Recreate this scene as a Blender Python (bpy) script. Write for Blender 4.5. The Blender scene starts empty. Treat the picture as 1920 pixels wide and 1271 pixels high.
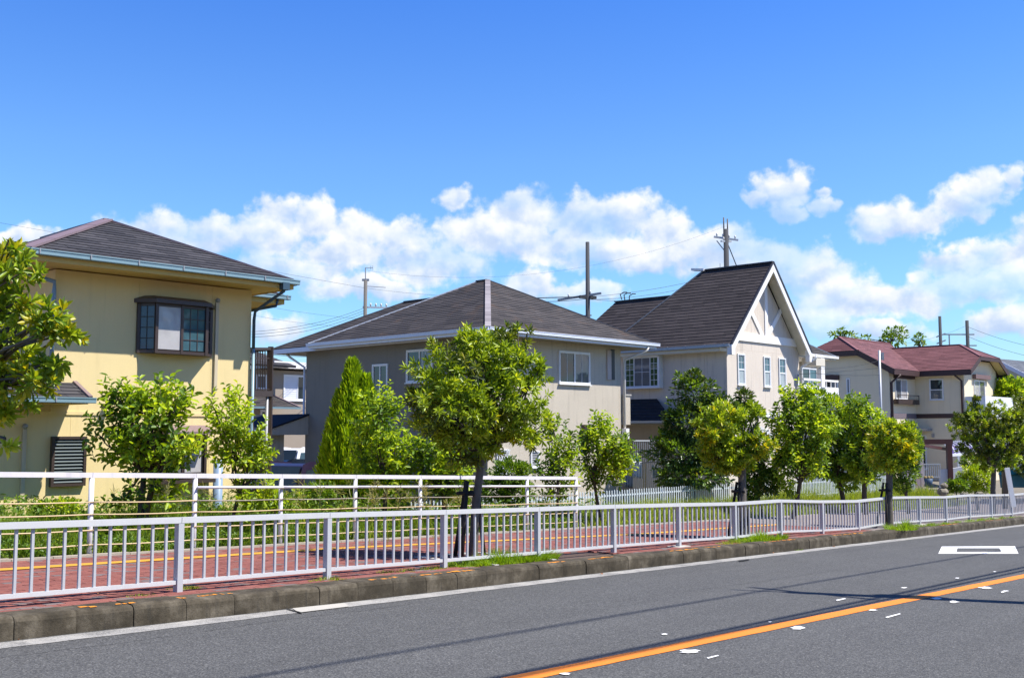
import bpy, math, random
import numpy as np
from mathutils import Vector, Matrix, Quaternion

# ---------------------------------------------------------------- scene, camera, light
sc = bpy.context.scene
col = sc.collection
R = math.radians
F_PX = 2000.0                       # focal length in pixels of a 1920-wide frame
PITCH = math.atan((808 - 635.5) / F_PX)
CZ = 1.70
cam_d = bpy.data.cameras.new("camera"); cam = bpy.data.objects.new("camera", cam_d); col.objects.link(cam)
cam_d.sensor_width = 36.0; cam_d.lens = 36.0 * F_PX / 1920.0
cam_d.clip_start = 0.1; cam_d.clip_end = 6000
cam.location = (0, 0, CZ); cam.rotation_euler = (R(90) + PITCH, 0, 0)
sc.camera = cam

SUN_AZ = R(-11)      # direction towards the sun, measured from +X to +Y
SUN_EL = R(57)
sun_dir = Vector((math.cos(SUN_AZ) * math.cos(SUN_EL), math.sin(SUN_AZ) * math.cos(SUN_EL), math.sin(SUN_EL)))
sd = bpy.data.lights.new("sun", 'SUN'); sun = bpy.data.objects.new("sun", sd); col.objects.link(sun)
sd.energy = 5.0; sd.angle = R(0.53); sd.color = (1.0, 0.955, 0.87)
sun.rotation_euler = sun_dir.to_track_quat('Z', 'Y').to_euler()
sun.location = (30, -10, 60)
sc.view_settings.view_transform = 'Standard'; sc.view_settings.look = 'None'
sc.view_settings.exposure = 0.72; sc.view_settings.gamma = 1.0
sc.view_settings.use_curve_mapping = False

def ray(px, py):
    c, s = math.cos(PITCH), math.sin(PITCH)
    dx = (px - 960) / F_PX; dy = (635.5 - py) / F_PX
    return (dx, c - dy * s, s + dy * c)

# ---------------------------------------------------------------- sky
world = bpy.data.worlds.new("World"); sc.world = world; world.use_nodes = True
nt = world.node_tree; nt.nodes.clear()
class NB:
    """small helper to wire math nodes"""
    def __init__(s, tree): s.t = tree
    def n(s, typ, **kw):
        o = s.t.nodes.new(typ)
        for k, v in kw.items(): setattr(o, k, v)
        return o
    def set(s, sock, v):
        if isinstance(v, bpy.types.NodeSocket): s.t.links.new(v, sock)
        else: sock.default_value = v
    def m(s, op, a, b=0.0, c=None, clamp=False):
        o = s.n('ShaderNodeMath', operation=op, use_clamp=clamp)
        s.set(o.inputs[0], a); s.set(o.inputs[1], b)
        if c is not None: s.set(o.inputs[2], c)
        return o.outputs[0]
    def v(s, op, a, b=(0, 0, 0)):
        o = s.n('ShaderNodeVectorMath', operation=op)
        s.set(o.inputs[0], a); s.set(o.inputs[1], b)
        return o.outputs[1] if op in ('LENGTH', 'DISTANCE', 'DOT_PRODUCT') else o.outputs[0]
    def noise(s, vec, scale, detail=2, rough=0.5, dist=0.0):
        o = s.n('ShaderNodeTexNoise'); s.set(o.inputs['Vector'], vec)
        o.inputs['Scale'].default_value = scale; o.inputs['Detail'].default_value = detail
        o.inputs['Roughness'].default_value = rough; o.inputs['Distortion'].default_value = dist
        return o.outputs[0]
    def ramp(s, f, stops, interp='LINEAR'):
        o = s.n('ShaderNodeValToRGB'); s.set(o.inputs[0], f); e = o.color_ramp
        e.interpolation = interp
        while len(e.elements) < len(stops): e.elements.new(0.5)
        for k, (p, c) in enumerate(stops):
            e.elements[k].position = p
            e.elements[k].color = c if len(c) == 4 else (*c, 1)
        return o.outputs[0]
    def sm(s, f, a, b):
        o = s.n('ShaderNodeMapRange', interpolation_type='SMOOTHSTEP'); s.set(o.inputs[0], f)
        o.inputs[1].default_value = a; o.inputs[2].default_value = b
        return o.outputs[0]
    def mix(s, f, a, b, typ='MIX'):
        o = s.n('ShaderNodeMix', data_type='RGBA', blend_type=typ)
        s.set(o.inputs[0], f)
        for k, v in ((6, a), (7, b)):
            s.set(o.inputs[k], v if isinstance(v, bpy.types.NodeSocket) else ((*v, 1) if len(v) == 3 else v))
        return o.outputs[2]
    def comb(s, x, y, z=0.0):
        o = s.n('ShaderNodeCombineXYZ')
        for k, q in enumerate((x, y, z)): s.set(o.inputs[k], q)
        return o.outputs[0]

B = NB(nt)
sky = B.n('ShaderNodeTexSky', sky_type='NISHITA'); sky.sun_disc = False
sky.sun_elevation = SUN_EL; sky.sun_rotation = math.pi / 2 - SUN_AZ
sky.air_density = 1.0; sky.dust_density = 0.4; sky.ozone_density = 2.6; sky.altitude = 0
tc = B.n('ShaderNodeTexCoord')
sep = B.n('ShaderNodeSeparateXYZ'); B.set(sep.inputs[0], tc.outputs['Generated'])
DEG = 57.29578
az = B.m('MULTIPLY', B.m('ARCTAN2', sep.outputs[0], sep.outputs[1]), DEG)
el = B.m('MULTIPLY', B.m('ARCSINE', sep.outputs[2]), DEG)
P = B.comb(az, el)
# cumulus: one puff per entry, given where it stands over the houses (pixel centre and radii)
PUFFS = [(300, 436, 78, 36), (395, 440, 62, 34), (235, 455, 60, 26), (525, 402, 48, 34), (590, 412, 46, 34), (500, 440, 70, 34),
         (668, 432, 62, 34), (752, 446, 62, 36), (640, 470, 100, 36), (560, 500, 130, 30), (800, 490, 120, 40), (880, 430, 62, 44),
         (850, 368, 34, 22), (985, 402, 78, 44), (1085, 412, 90, 46), (1180, 404, 74, 40), (1235, 432, 62, 44),
         (1000, 455, 150, 44), (1170, 470, 120, 36), (990, 533, 62, 24), (690, 540, 120, 22), (520, 610, 60, 30), (1090, 545, 70, 20),
         (1468, 356, 52, 36), (1420, 375, 26, 20), (1475, 402, 34, 22), (1545, 388, 28, 18), (1548, 360, 18, 14),
         (1330, 470, 90, 44), (1420, 500, 84, 46), (1520, 520, 76, 46), (1560, 560, 84, 40), (1230, 480, 90, 26),
         (1665, 412, 62, 42), (1730, 420, 60, 30), (1795, 385, 50, 34), (1835, 358, 52, 34), (1838, 395, 34, 18), (1898, 342, 18, 24),
         (1660, 560, 84, 32), (1725, 562, 60, 30), (1885, 480, 92, 28), (1800, 494, 66, 24), (1815, 535, 110, 26), (1920, 530, 90, 34),
         (1895, 605, 80, 30), (1545, 602, 62, 26), (1660, 620, 70, 20), (1990, 440, 90, 50), (2090, 520, 120, 50), (-60, 470, 110, 30), (-190, 440, 110, 46), (60, 450, 70, 20)]
def azel(px, py):
    x, y, z = ray(px, py)
    return math.degrees(math.atan2(x, y)), math.degrees(math.atan2(z, math.hypot(x, y)))
def wnoise(vec, sc_, det, amp):
    o = B.n('ShaderNodeTexNoise'); B.set(o.inputs['Vector'], vec); o.inputs['Scale'].default_value = sc_; o.inputs['Detail'].default_value = det
    o.inputs['Roughness'].default_value = 0.55
    return B.v('MULTIPLY', B.v('SUBTRACT', o.outputs[1], (0.5, 0.5, 0.5)), (amp, amp, 0))
def field(Pv):
    Pw = B.v('ADD', B.v('ADD', Pv, wnoise(Pv, 0.40, 3, 1.8)), wnoise(Pv, 1.6, 3, 0.6))
    f = None; g2 = None
    for (cx, cy, rx, ry) in PUFFS:
        a, e = azel(cx, cy); q = 180 / math.pi / F_PX
        rel_ = B.v('MULTIPLY', B.v('SUBTRACT', Pw, (a, e, 0)), (1 / (rx * q * 1.24), 1 / (ry * q * 1.26), 0))
        g = B.m('SUBTRACT', 1.0, B.v('LENGTH', rel_))
        h = B.m('ADD', g, B.v('DOT_PRODUCT', rel_, (0.18, 0.5, 0)))
        f = g if f is None else B.m('SMOOTH_MAX', f, g, 0.12)
        g2 = h if g2 is None else B.m('SMOOTH_MAX', g2, h, 0.12)
    return f, B.m('SUBTRACT', g2, f)
f0, lit = field(P)
# the rest of the sky, outside this view: scattered cumulus in the same low band
gen = B.noise(B.v('MULTIPLY', P, (0.085, 0.17, 0)), 1.0, 6, 0.55)
band = B.m('MULTIPLY', B.sm(el, 24, 9), B.sm(B.m('ABSOLUTE', az), 29, 36))
f1 = B.m('MULTIPLY', B.m('SUBTRACT', gen, 0.5), 5.0)
f1 = B.m('ADD', B.m('MULTIPLY', f1, band), B.m('MULTIPLY', B.m('SUBTRACT', band, 1.0), 2.0))
f0 = B.m('MAXIMUM', f0, f1)
fb = B.noise(P, 0.62, 9, 0.55)
fb2 = B.noise(B.v('ADD', P, (0.35, 0.75, 0)), 0.62, 6, 0.5)
wisp = B.noise(B.v('MULTIPLY', P, (0.5, 1.0, 0)), 0.34, 4, 0.5)
dens = B.m('ADD', f0, B.m('MULTIPLY', B.m('SUBTRACT', fb, 0.5), 1.5))
alpha = B.m('MULTIPLY', B.sm(dens, 0.0, 0.50), B.m('ADD', 0.50, B.m('MULTIPLY', B.sm(wisp, 0.36, 0.56), 0.49)))
# sunlit relief of the puffs (sun high, to the right)
rel = B.m('MULTIPLY', B.m('SUBTRACT', fb, fb2), 2.6)
thick = B.sm(f0, 0.05, 0.75)
lum = B.m('ADD', B.m('ADD', 0.60, B.m('MULTIPLY', lit, 0.85)), B.m('MULTIPLY', rel, 0.50), clamp=True)
cloud_c = B.ramp(lum, [(0.0, (3.3, 4.4, 6.6)), (0.42, (4.5, 5.4, 6.9)), (0.70, (6.2, 6.6, 7.3)), (1.0, (7.6, 7.6, 7.7))])
tint = B.ramp(B.m('DIVIDE', el, 90.0), [(0.0, (0.80, 1.02, 1.25)), (0.07, (0.76, 1.10, 1.38)), (0.16, (0.68, 1.05, 1.50)), (0.27, (0.40, 0.86, 1.65)), (0.45, (0.20, 0.50, 1.15)), (1.0, (0.16, 0.36, 0.75))])
skyc = B.mix(1.0, sky.outputs[0], tint, 'MULTIPLY')
final = B.mix(alpha, skyc, cloud_c)
bg = B.n('ShaderNodeBackground'); B.set(bg.inputs[0], final); bg.inputs[1].default_value = 0.087
wo = B.n('ShaderNodeOutputWorld'); nt.links.new(bg.outputs[0], wo.inputs[0])

# ---------------------------------------------------------------- geometry of the place
RX, RY = 0.6285, 0.7778             # direction of the road
NX, NY = -RY, RX                    # across it, away from the camera
GR = 0.0375                         # the road drops 3.75 % towards the right
S_END = 46.0
KT, RAIL_T, FENCE_T = 9.68, 10.30, 14.78
WALK_T = 14.62
def grade(s):
    return -GR * (s if s < S_END else S_END + 4 * (1 - math.exp(-(s - S_END) / 4)))
def st(s, t, off=0.0):
    return (s * RX + t * NX, s * RY + t * NY, grade(s) + off)
def to_st(x, y):
    return x * RX + y * RY, x * NX + y * NY
PLOT = -1.20
def zter(x, y):
    s, t = to_st(x, y)
    zs = grade(s) + 0.20
    if t <= WALK_T: return zs
    q = min(1.0, max(0.0, (19.0 - s) / 6.0)); q = q * q * (3 - 2 * q)
    k = min(1.0, max(0.0, (t - WALK_T - 0.3 - 3.2 * q) / (4.2 + 4 * q))); k = k * k * (3 - 2 * k)
    return zs * (1 - k) + PLOT * k
def at(px, py, z):
    d = ray(px, py); k = (z - CZ) / d[2]
    return Vector((d[0] * k, d[1] * k, z))
def atY(px, py, Y):
    d = ray(px, py); k = Y / d[1]
    return Vector((d[0] * k, Y, CZ + d[2] * k))
def gnd(px, py, off=0.0):           # on the sloping road plane
    d = ray(px, py); k = (off - CZ) / (d[2] + GR * (d[0] * RX + d[1] * RY))
    return Vector((d[0] * k, d[1] * k, CZ + d[2] * k))

# ---------------------------------------------------------------- objects
def thing(name, label, cat, loc=(0, 0, 0), group=None):
    o = bpy.data.objects.new(name, None); col.objects.link(o); o.location = loc
    o.empty_display_size = 0.3
    o['label'] = label; o['category'] = cat
    if group: o['group'] = group
    return o
def tag(o, label=None, cat=None, group=None, kind=None):
    for k, v in (('label', label), ('category', cat), ('group', group), ('kind', kind)):
        if v: o[k] = v
    return o
def wloc(o):
    v = Vector((0, 0, 0))
    while o is not None: v += o.location; o = o.parent
    return v
def link(name, me, parent=None, mat=None, kind=None, label=None):
    o = bpy.data.objects.new(name, me); col.objects.link(o)
    if mat is not None and not me.materials:
        for m_ in (mat if isinstance(mat, (list, tuple)) else [mat]): me.materials.append(m_)
    if parent is not None:
        o.parent = parent; o.location = -wloc(parent)
    if kind: o['kind'] = kind
    if label: o['label'] = label
    return o

class MB:
    def __init__(s): s.v = []; s.f = []; s.mi = []
    def add(s, vs, fs, mi=0):
        n = len(s.v); s.v += [tuple(p) for p in vs]; s.f += [tuple(i + n for i in q) for q in fs]; s.mi += [mi] * len(fs); return s
    def hexa(s, p, mi=0):      # 8 corners: bottom 0-3 counter-clockwise, top 4-7
        return s.add(p, [(0, 3, 2, 1), (4, 5, 6, 7), (0, 1, 5, 4), (1, 2, 6, 5), (2, 3, 7, 6), (3, 0, 4, 7)], mi)
    def box(s, x0, x1, y0, y1, z0, z1, fr=None, mi=0):
        fr = fr or (lambda a, b, z: (a, b, z))
        return s.hexa([fr(x0, y0, z0), fr(x1, y0, z0), fr(x1, y1, z0), fr(x0, y1, z0), fr(x0, y0, z1), fr(x1, y0, z1), fr(x1, y1, z1), fr(x0, y1, z1)], mi)
    def bar(s, p, q, w, h, up=(0, 0, 1), mi=0):
        p, q = Vector(p), Vector(q); d = (q - p).normalized(); u = Vector(up)
        r = d.cross(u)
        if r.length < 1e-5: r = d.cross(Vector((1, 0, 0)))
        r.normalize(); u = r.cross(d).normalized(); r *= w / 2; u *= h / 2
        return s.hexa([p - r - u, q - r - u, q + r - u, p + r - u, p - r + u, q - r + u, q + r + u, p + r + u], mi)
    def tube(s, pts, rad, n=8, cap=True, mi=0):
        pts = [Vector(p) for p in pts]; N = len(pts)
        rad = rad if isinstance(rad, (list, tuple)) else [rad] * N
        base = len(s.v); ref = None
        for i, p in enumerate(pts):
            d = (pts[min(i + 1, N - 1)] - pts[max(i - 1, 0)]).normalized()
            if ref is None: ref = d.orthogonal().normalized()
            ref = (ref - d * ref.dot(d))
            ref = ref.normalized() if ref.length > 1e-5 else d.orthogonal().normalized()
            b = d.cross(ref)
            for k in range(n):
                a = 2 * math.pi * k / n
                s.v.append(tuple(p + (ref * math.cos(a) + b * math.sin(a)) * rad[i]))
        for i in range(N - 1):
            for k in range(n):
                k2 = (k + 1) % n
                s.f.append((base + i * n + k, base + i * n + k2, base + (i + 1) * n + k2, base + (i + 1) * n + k)); s.mi.append(mi)
        if cap:
            s.f.append(tuple(base + k for k in range(n))[::-1]); s.f.append(tuple(base + (N - 1) * n + k for k in range(n))); s.mi += [mi, mi]
        return s
    def prism(s, poly, d, mi=0):     # polygon extruded by vector d
        n = len(poly); poly = [Vector(p) for p in poly]; d = Vector(d)
        return s.add(poly + [p + d for p in poly], [tuple(range(n))[::-1], tuple(range(n, 2 * n))] + [(i, (i + 1) % n, (i + 1) % n + n, i + n) for i in range(n)], mi)
    def sphere(s, c, r, nu=10, nv=6, sq=(1, 1, 1)):
        n = len(s.v); c = Vector(c)
        for j in range(nv + 1):
            th = math.pi * j / nv
            for i in range(nu):
                ph = 2 * math.pi * i / nu
                s.v.append((c.x + r * sq[0] * math.sin(th) * math.cos(ph), c.y + r * sq[1] * math.sin(th) * math.sin(ph), c.z + r * sq[2] * math.cos(th)))
        for j in range(nv):
            for i in range(nu):
                s.f.append((n + j * nu + i, n + (j + 1) * nu + i, n + (j + 1) * nu + (i + 1) % nu, n + j * nu + (i + 1) % nu)); s.mi.append(0)
        return s
    def mesh(s, name, smooth=False, mats=None):
        me = bpy.data.meshes.new(name); me.from_pydata(s.v, [], s.f)
        if smooth: me.polygons.foreach_set('use_smooth', [True] * len(me.polygons))
        if mats:
            for m_ in mats: me.materials.append(m_)
            me.polygons.foreach_set('material_index', s.mi)
        me.update(); return me
    def part(s, name, mat, parent=None, smooth=False, kind=None, label=None):
        if isinstance(mat, (list, tuple)): me = s.mesh(name, smooth, mat)
        else: me = s.mesh(name, smooth); me.materials.append(mat)
        return link(name, me, parent, kind=kind, label=label)

# ---------------------------------------------------------------- materials
MATS = {}
def mat(name, c, rough=0.7, metal=0.0, var=0.12, vs=3.0, bump=0.0, bs=60.0, spec=0.5, streak=0.0, fine=0.0, fs=90.0, coat=0.0):
    """procedural painted / mineral surface: large mottling, fine grain, rain streaks, bump"""
    if name in MATS: return MATS[name]
    m = bpy.data.materials.new(name); m.use_nodes = True; t = m.node_tree; b = NB(t)
    bs_ = t.nodes['Principled BSDF']; tcn = b.n('ShaderNodeTexCoord'); ob = tcn.outputs['Object']
    geo = b.n('ShaderNodeNewGeometry'); pos = geo.outputs['Position']
    n1 = b.noise(pos, vs, 5, 0.6)
    f = b.m('ADD', 1 - var, b.m('MULTIPLY', n1, 2 * var))
    if fine:
        n2 = b.noise(pos, fs, 2, 0.6); f = b.m('MULTIPLY', f, b.m('ADD', 1 - fine, b.m('MULTIPLY', n2, 2 * fine)))
    if streak:
        n3 = b.noise(b.v('MULTIPLY', pos, (7, 7, 0.5)), 1.0, 5, 0.6)
        f = b.m('MULTIPLY', f, b.m('SUBTRACT', 1.0, b.m('MULTIPLY', b.sm(n3, 0.5, 0.8), streak)))
    cc = b.v('MULTIPLY', (c[0], c[1], c[2]), b.comb(f, f, f))
    b.set(bs_.inputs['Base Color'], cc)
    bs_.inputs['Roughness'].default_value = rough; bs_.inputs['Metallic'].default_value = metal
    bs_.inputs['Specular IOR Level'].default_value = spec
    bs_.inputs['Coat Weight'].default_value = coat
    if bump:
        bp = b.n('ShaderNodeBump'); bp.inputs['Strength'].default_value = bump; bp.inputs['Distance'].default_value = 0.01
        b.set(bp.inputs['Height'], b.noise(pos, bs, 4, 0.6)); b.set(bs_.inputs['Normal'], bp.outputs[0])
    MATS[name] = m; return m

def leafmat(name, stops, trans=0.35, rough=0.45, spec=0.4):
    """leaf colour chosen per leaf, with light coming through the blade"""
    if name in MATS: return MATS[name]
    m = bpy.data.materials.new(name); m.use_nodes = True; t = m.node_tree; b = NB(t)
    p = t.nodes['Principled BSDF']; geo = b.n('ShaderNodeNewGeometry'); oi = b.n('ShaderNodeObjectInfo')
    rnd = b.m('FRACT', b.m('ADD', geo.outputs['Random Per Island'], oi.outputs['Random']))
    big = b.noise(geo.outputs['Position'], 1.6, 2, 0.5)
    f = b.m('ADD', b.m('MULTIPLY', rnd, 0.7), b.m('MULTIPLY', b.sm(big, 0.3, 0.7), 0.3))
    c = b.ramp(f, stops)
    b.set(p.inputs['Base Color'], c); p.inputs['Roughness'].default_value = rough
    p.inputs['Specular IOR Level'].default_value = spec
    tr = b.n('ShaderNodeBsdfTranslucent'); b.set(tr.inputs[0], b.mix(1.0, c, (1.7, 1.6, 0.5), 'MULTIPLY'))
    mx = b.n('ShaderNodeMixShader'); mx.inputs[0].default_value = trans
    t.links.new(p.outputs[0], mx.inputs[1]); t.links.new(tr.outputs[0], mx.inputs[2])
    t.links.new(mx.outputs[0], t.nodes['Material Output'].inputs[0])
    MATS[name] = m; return m

def islandmat(name, stops, rough=0.75, bump=0.3, bs=80, streak=(0.0,), big=0.12, bigs=0.8, spec=0.4, stain=None):
    """pieces that differ one from another: bricks, slates, stones"""
    if name in MATS: return MATS[name]
    m = bpy.data.materials.new(name); m.use_nodes = True; t = m.node_tree; b = NB(t)
    p = t.nodes['Principled BSDF']; geo = b.n('ShaderNodeNewGeometry'); oi = b.n('ShaderNodeObjectInfo'); pos = geo.outputs['Position']
    rnd = b.m('FRACT', b.m('ADD', geo.outputs['Random Per Island'], b.m('MULTIPLY', oi.outputs['Random'], 7.3)))
    c = b.ramp(rnd, stops)
    n1 = b.noise(pos, bigs, 5, 0.65); n2 = b.noise(pos, 45, 3, 0.6)
    f = b.m('MULTIPLY', b.m('ADD', 1 - big, b.m('MULTIPLY', n1, 2 * big)), b.m('ADD', 0.86, b.m('MULTIPLY', n2, 0.28)))
    cc = b.v('MULTIPLY', c, b.comb(f, f, f))
    if stain:
        cc = b.mix(b.m('MULTIPLY', b.sm(b.noise(pos, stain[3], 4, 0.6), 0.55, 0.72), stain[4]), cc, stain[:3])
    b.set(p.inputs['Base Color'], cc); p.inputs['Roughness'].default_value = rough; p.inputs['Specular IOR Level'].default_value = spec
    bp = b.n('ShaderNodeBump'); bp.inputs['Strength'].default_value = bump; bp.inputs['Distance'].default_value = 0.006
    b.set(bp.inputs['Height'], b.noise(pos, bs, 4, 0.6)); b.set(p.inputs['Normal'], bp.outputs[0])
    MATS[name] = m; return m

# ================================================================= ground, road, pavement
def asphalt():
    m = bpy.data.materials.new("asphalt"); m.use_nodes = True; b = NB(m.node_tree); p = m.node_tree.nodes['Principled BSDF']
    pos = b.n('ShaderNodeNewGeometry').outputs['Position']
    vo = b.n('ShaderNodeTexVoronoi'); b.set(vo.inputs['Vector'], pos); vo.inputs['Scale'].default_value = 78
    n1 = b.noise(pos, 60, 3, 0.75); n2 = b.noise(pos, 0.7, 5, 0.6); n3 = b.noise(pos, 6, 4, 0.6)
    g = b.ramp(b.m('ADD', b.m('MULTIPLY', n1, 0.55), b.m('MULTIPLY', vo.outputs['Color'], 0.45)), [(0.24, (0.032, 0.032, 0.033)), (0.48, (0.066, 0.066, 0.066)), (0.64, (0.105, 0.105, 0.103)), (0.82, (0.23, 0.225, 0.215))])
    # wheel tracks slightly polished, along the road
    tt = b.v('DOT_PRODUCT', pos, (NX, NY, 0)); ss = b.v('DOT_PRODUCT', pos, (RX, RY, 0))
    tr = b.noise(b.comb(b.m('MULTIPLY', ss, 0.06), b.m('MULTIPLY', tt, 1.2), 0.0), 1.0, 4, 0.6)
    f = b.m('ADD', 0.60, b.m('ADD', b.m('MULTIPLY', n2, 0.3), b.m('ADD', b.m('MULTIPLY', n3, 0.12), b.m('MULTIPLY', tr, 0.55))))
    b.set(p.inputs['Base Color'], b.v('MULTIPLY', g, b.comb(f, f, f)))
    p.inputs['Roughness'].default_value = 0.85; p.inputs['Specular IOR Level'].default_value = 0.3
    bp = b.n('ShaderNodeBump'); bp.inputs['Strength'].default_value = 0.5; bp.inputs['Distance'].default_value = 0.006
    b.set(bp.inputs['Height'], b.m('ADD', n1, vo.outputs['Distance'])); b.set(p.inputs['Normal'], bp.outputs[0])
    return m
M_ASPH = asphalt()
def roadpaint(name, c, wear=0.5):
    m = bpy.data.materials.new(name); m.use_nodes = True; b = NB(m.node_tree); p = m.node_tree.nodes['Principled BSDF']
    pos = b.n('ShaderNodeNewGeometry').outputs['Position']
    n1 = b.noise(pos, 60, 4, 0.7); n2 = b.noise(pos, 2.5, 5, 0.65)
    w = b.sm(b.m('ADD', b.m('MULTIPLY', n1, 0.6), b.m('MULTIPLY', n2, 0.4)), 0.62 - wear * 0.14, 0.66)
    f = b.m('ADD', 0.85, b.m('MULTIPLY', n2, 0.3))
    b.set(p.inputs['Base Color'], b.mix(w, b.v('MULTIPLY', c, b.comb(f, f, f)), (0.10, 0.10, 0.10)))
    p.inputs['Roughness'].default_value = 0.75
    return m
M_LINE = roadpaint("white_road_paint", (0.39, 0.375, 0.35), 1.6)
M_WHITE = roadpaint("fresh_white_road_paint", (0.80, 0.80, 0.80), 0.1)
M_ORANGE = roadpaint("orange_road_paint", (0.74, 0.205, 0.012), 0.25)
M_ORANGE2 = roadpaint("worn_orange_kerb_paint", (0.76, 0.27, 0.012), 0.6)
M_YELLOW = roadpaint("yellow_paving_line_paint", (0.56, 0.28, 0.025), 0.3)
M_SOIL = mat("soil", (0.085, 0.066, 0.042), 0.95, var=0.35, vs=2, bump=0.6, bs=25, fine=0.3)
M_DIRT = mat("plot_ground", (0.16, 0.14, 0.11), 0.95, var=0.3, vs=1.2, bump=0.4, bs=20, fine=0.25)
M_KERB = None
def kerbmat():
    m = bpy.data.materials.new("kerb_concrete"); m.use_nodes = True; b = NB(m.node_tree); p = m.node_tree.nodes['Principled BSDF']
    geo = b.n('ShaderNodeNewGeometry'); pos = geo.outputs['Position']; oi = b.n('ShaderNodeObjectInfo')
    n1 = b.noise(pos, 3.0, 6, 0.7); n2 = b.noise(pos, 60, 3, 0.7); n3 = b.noise(b.v('MULTIPLY', pos, (16, 16, 1.5)), 1.0, 5, 0.65)
    base = b.ramp(n1, [(0.34, (0.034, 0.028, 0.019)), (0.5, (0.064, 0.053, 0.037)), (0.66, (0.125, 0.107, 0.080))])
    f = b.m('MULTIPLY', b.m('ADD', 0.72, b.m('MULTIPLY', n2, 0.56)), b.m('ADD', 0.85, b.m('MULTIPLY', oi.outputs['Random'], 0.3)))
    c = b.v('MULTIPLY', base, b.comb(f, f, f))
    c = b.mix(b.m('MULTIPLY', b.sm(n3, 0.52, 0.72), 0.55), c, (0.035, 0.032, 0.027))
    b.set(p.inputs['Base Color'], c); p.inputs['Roughness'].default_value = 0.92; p.inputs['Specular IOR Level'].default_value = 0.25
    bp = b.n('ShaderNodeBump'); bp.inputs['Strength'].default_value = 0.6; bp.inputs['Distance'].default_value = 0.008
    b.set(bp.inputs['Height'], b.m('ADD', n2, n1)); b.set(p.inputs['Normal'], bp.outputs[0])
    return m
M_KERB = kerbmat()

def strip(t0, t1, s0, s1, off, ds=1.0, jag=0.0, rnd=None):
    mb = MB(); n = max(1, int(round((s1 - s0) / ds)))
    for i in range(n + 1):
        s = s0 + (s1 - s0) * i / n
        a = t0(s) if callable(t0) else t0; b_ = t1(s) if callable(t1) else t1
        if jag: a += rnd.uniform(-jag, jag); b_ += rnd.uniform(-jag, jag)
        mb.v += [st(s, a, off), st(s, b_, off)]
    mb.f = [(2 * i, 2 * i + 2, 2 * i + 3, 2 * i + 1) for i in range(n)]; mb.mi = [0] * n
    return mb
rk = random.Random(4)
# road
road = strip(0.95, KT + 0.06, -30, 150, 0.0, 2.0).part("road", M_ASPH); tag(road, "grey asphalt road sloping down to the right", kind='structure')
# terrain: one sheet to the horizon, following the bank behind the pavement
mb = MB(); tt_ = [-400, -60, -8, 0.9] ; ss_ = [-60, -30, -15] + [k * 1.5 for k in range(-6, 41)] + [70, 90, 130, 200, 500, 1500]
tl = [WALK_T + 0.02, WALK_T + 0.3] + [WALK_T + 0.3 + 0.42 * k for k in range(1, 11)] + [22, 30, 50, 90, 180, 500, 1600]
rz = random.Random(9)
for t in tl:
    for s in ss_:
        x, y, _ = st(s, t)
        z = zter(x, y)
        if t > WALK_T + 0.3: z += rz.uniform(-0.03, 0.03)
        if t > 50: z = PLOT - 0.0004 * (t - 50)
        mb.v.append((x, y, z))
ns = len(ss_)
for j in range(len(tl) - 1):
    for i in range(ns - 1): mb.f.append((j * ns + i, j * ns + i + 1, (j + 1) * ns + i + 1, (j + 1) * ns + i))
mb.mi = [0] * len(mb.f)
ter = mb.part("ground", M_DIRT, smooth=True); tag(ter, "bare earth of the verge and the house plots", kind='structure')
# far side of the world behind the camera: pavement on the near side of the road and flat land
near = strip(-2.4, 0.75, -30, 150, 0.16, 4.0).part("near_pavement", M_KERB); tag(near, kind='structure')
nk = MB()
nk2 = strip(0.75, 0.95, -30, 150, 0.165, 4.0); nk2.part("near_kerb", M_KERB)["kind"] = 'structure'
e = strip(0.95, 0.951, -30, 150, 0.165, 4.0)
mbn = MB(); n_ = 46
for i in range(n_):
    s = -30 + 4 * i; mbn.v += [st(s, 0.95, 0.0), st(s, 0.95, 0.165)]
mbn.f = [(2 * i, 2 * i + 1, 2 * i + 3, 2 * i + 2) for i in range(n_ - 1)]; mbn.mi = [0] * (n_ - 1)
tag(mbn.part("near_kerb_face", M_KERB), kind='structure')
tag(strip(-700, -2.4, -200, 500, 0.10, 10.0).part("near_ground", M_SOIL), kind='structure')

# painted lines
edge = strip(lambda s: KT - 0.34, lambda s: KT - 0.05, -10, 100, 0.004, 0.3, 0.012, rk).part("edge_line", M_LINE, road); edge['label'] = 'worn white edge line along the kerb'
def cl(s): return 5.36 - 0.049 * (min(s, 21) - 7.5)
cen = strip(lambda s: cl(s) - 0.105, lambda s: cl(s) + 0.105, -10, 100, 0.005, 0.25, 0.006, rk).part("centre_line", M_ORANGE, road); cen['label'] = 'orange centre line'
def gpoly(pxs, name, m, off=0.006, jag=0, parent=None, n=0):
    pts = [gnd(*q, off) for q in pxs]
    mb = MB(); mb.add(pts, [tuple(range(len(pts)))]); return mb.part(name, m, parent)
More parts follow.
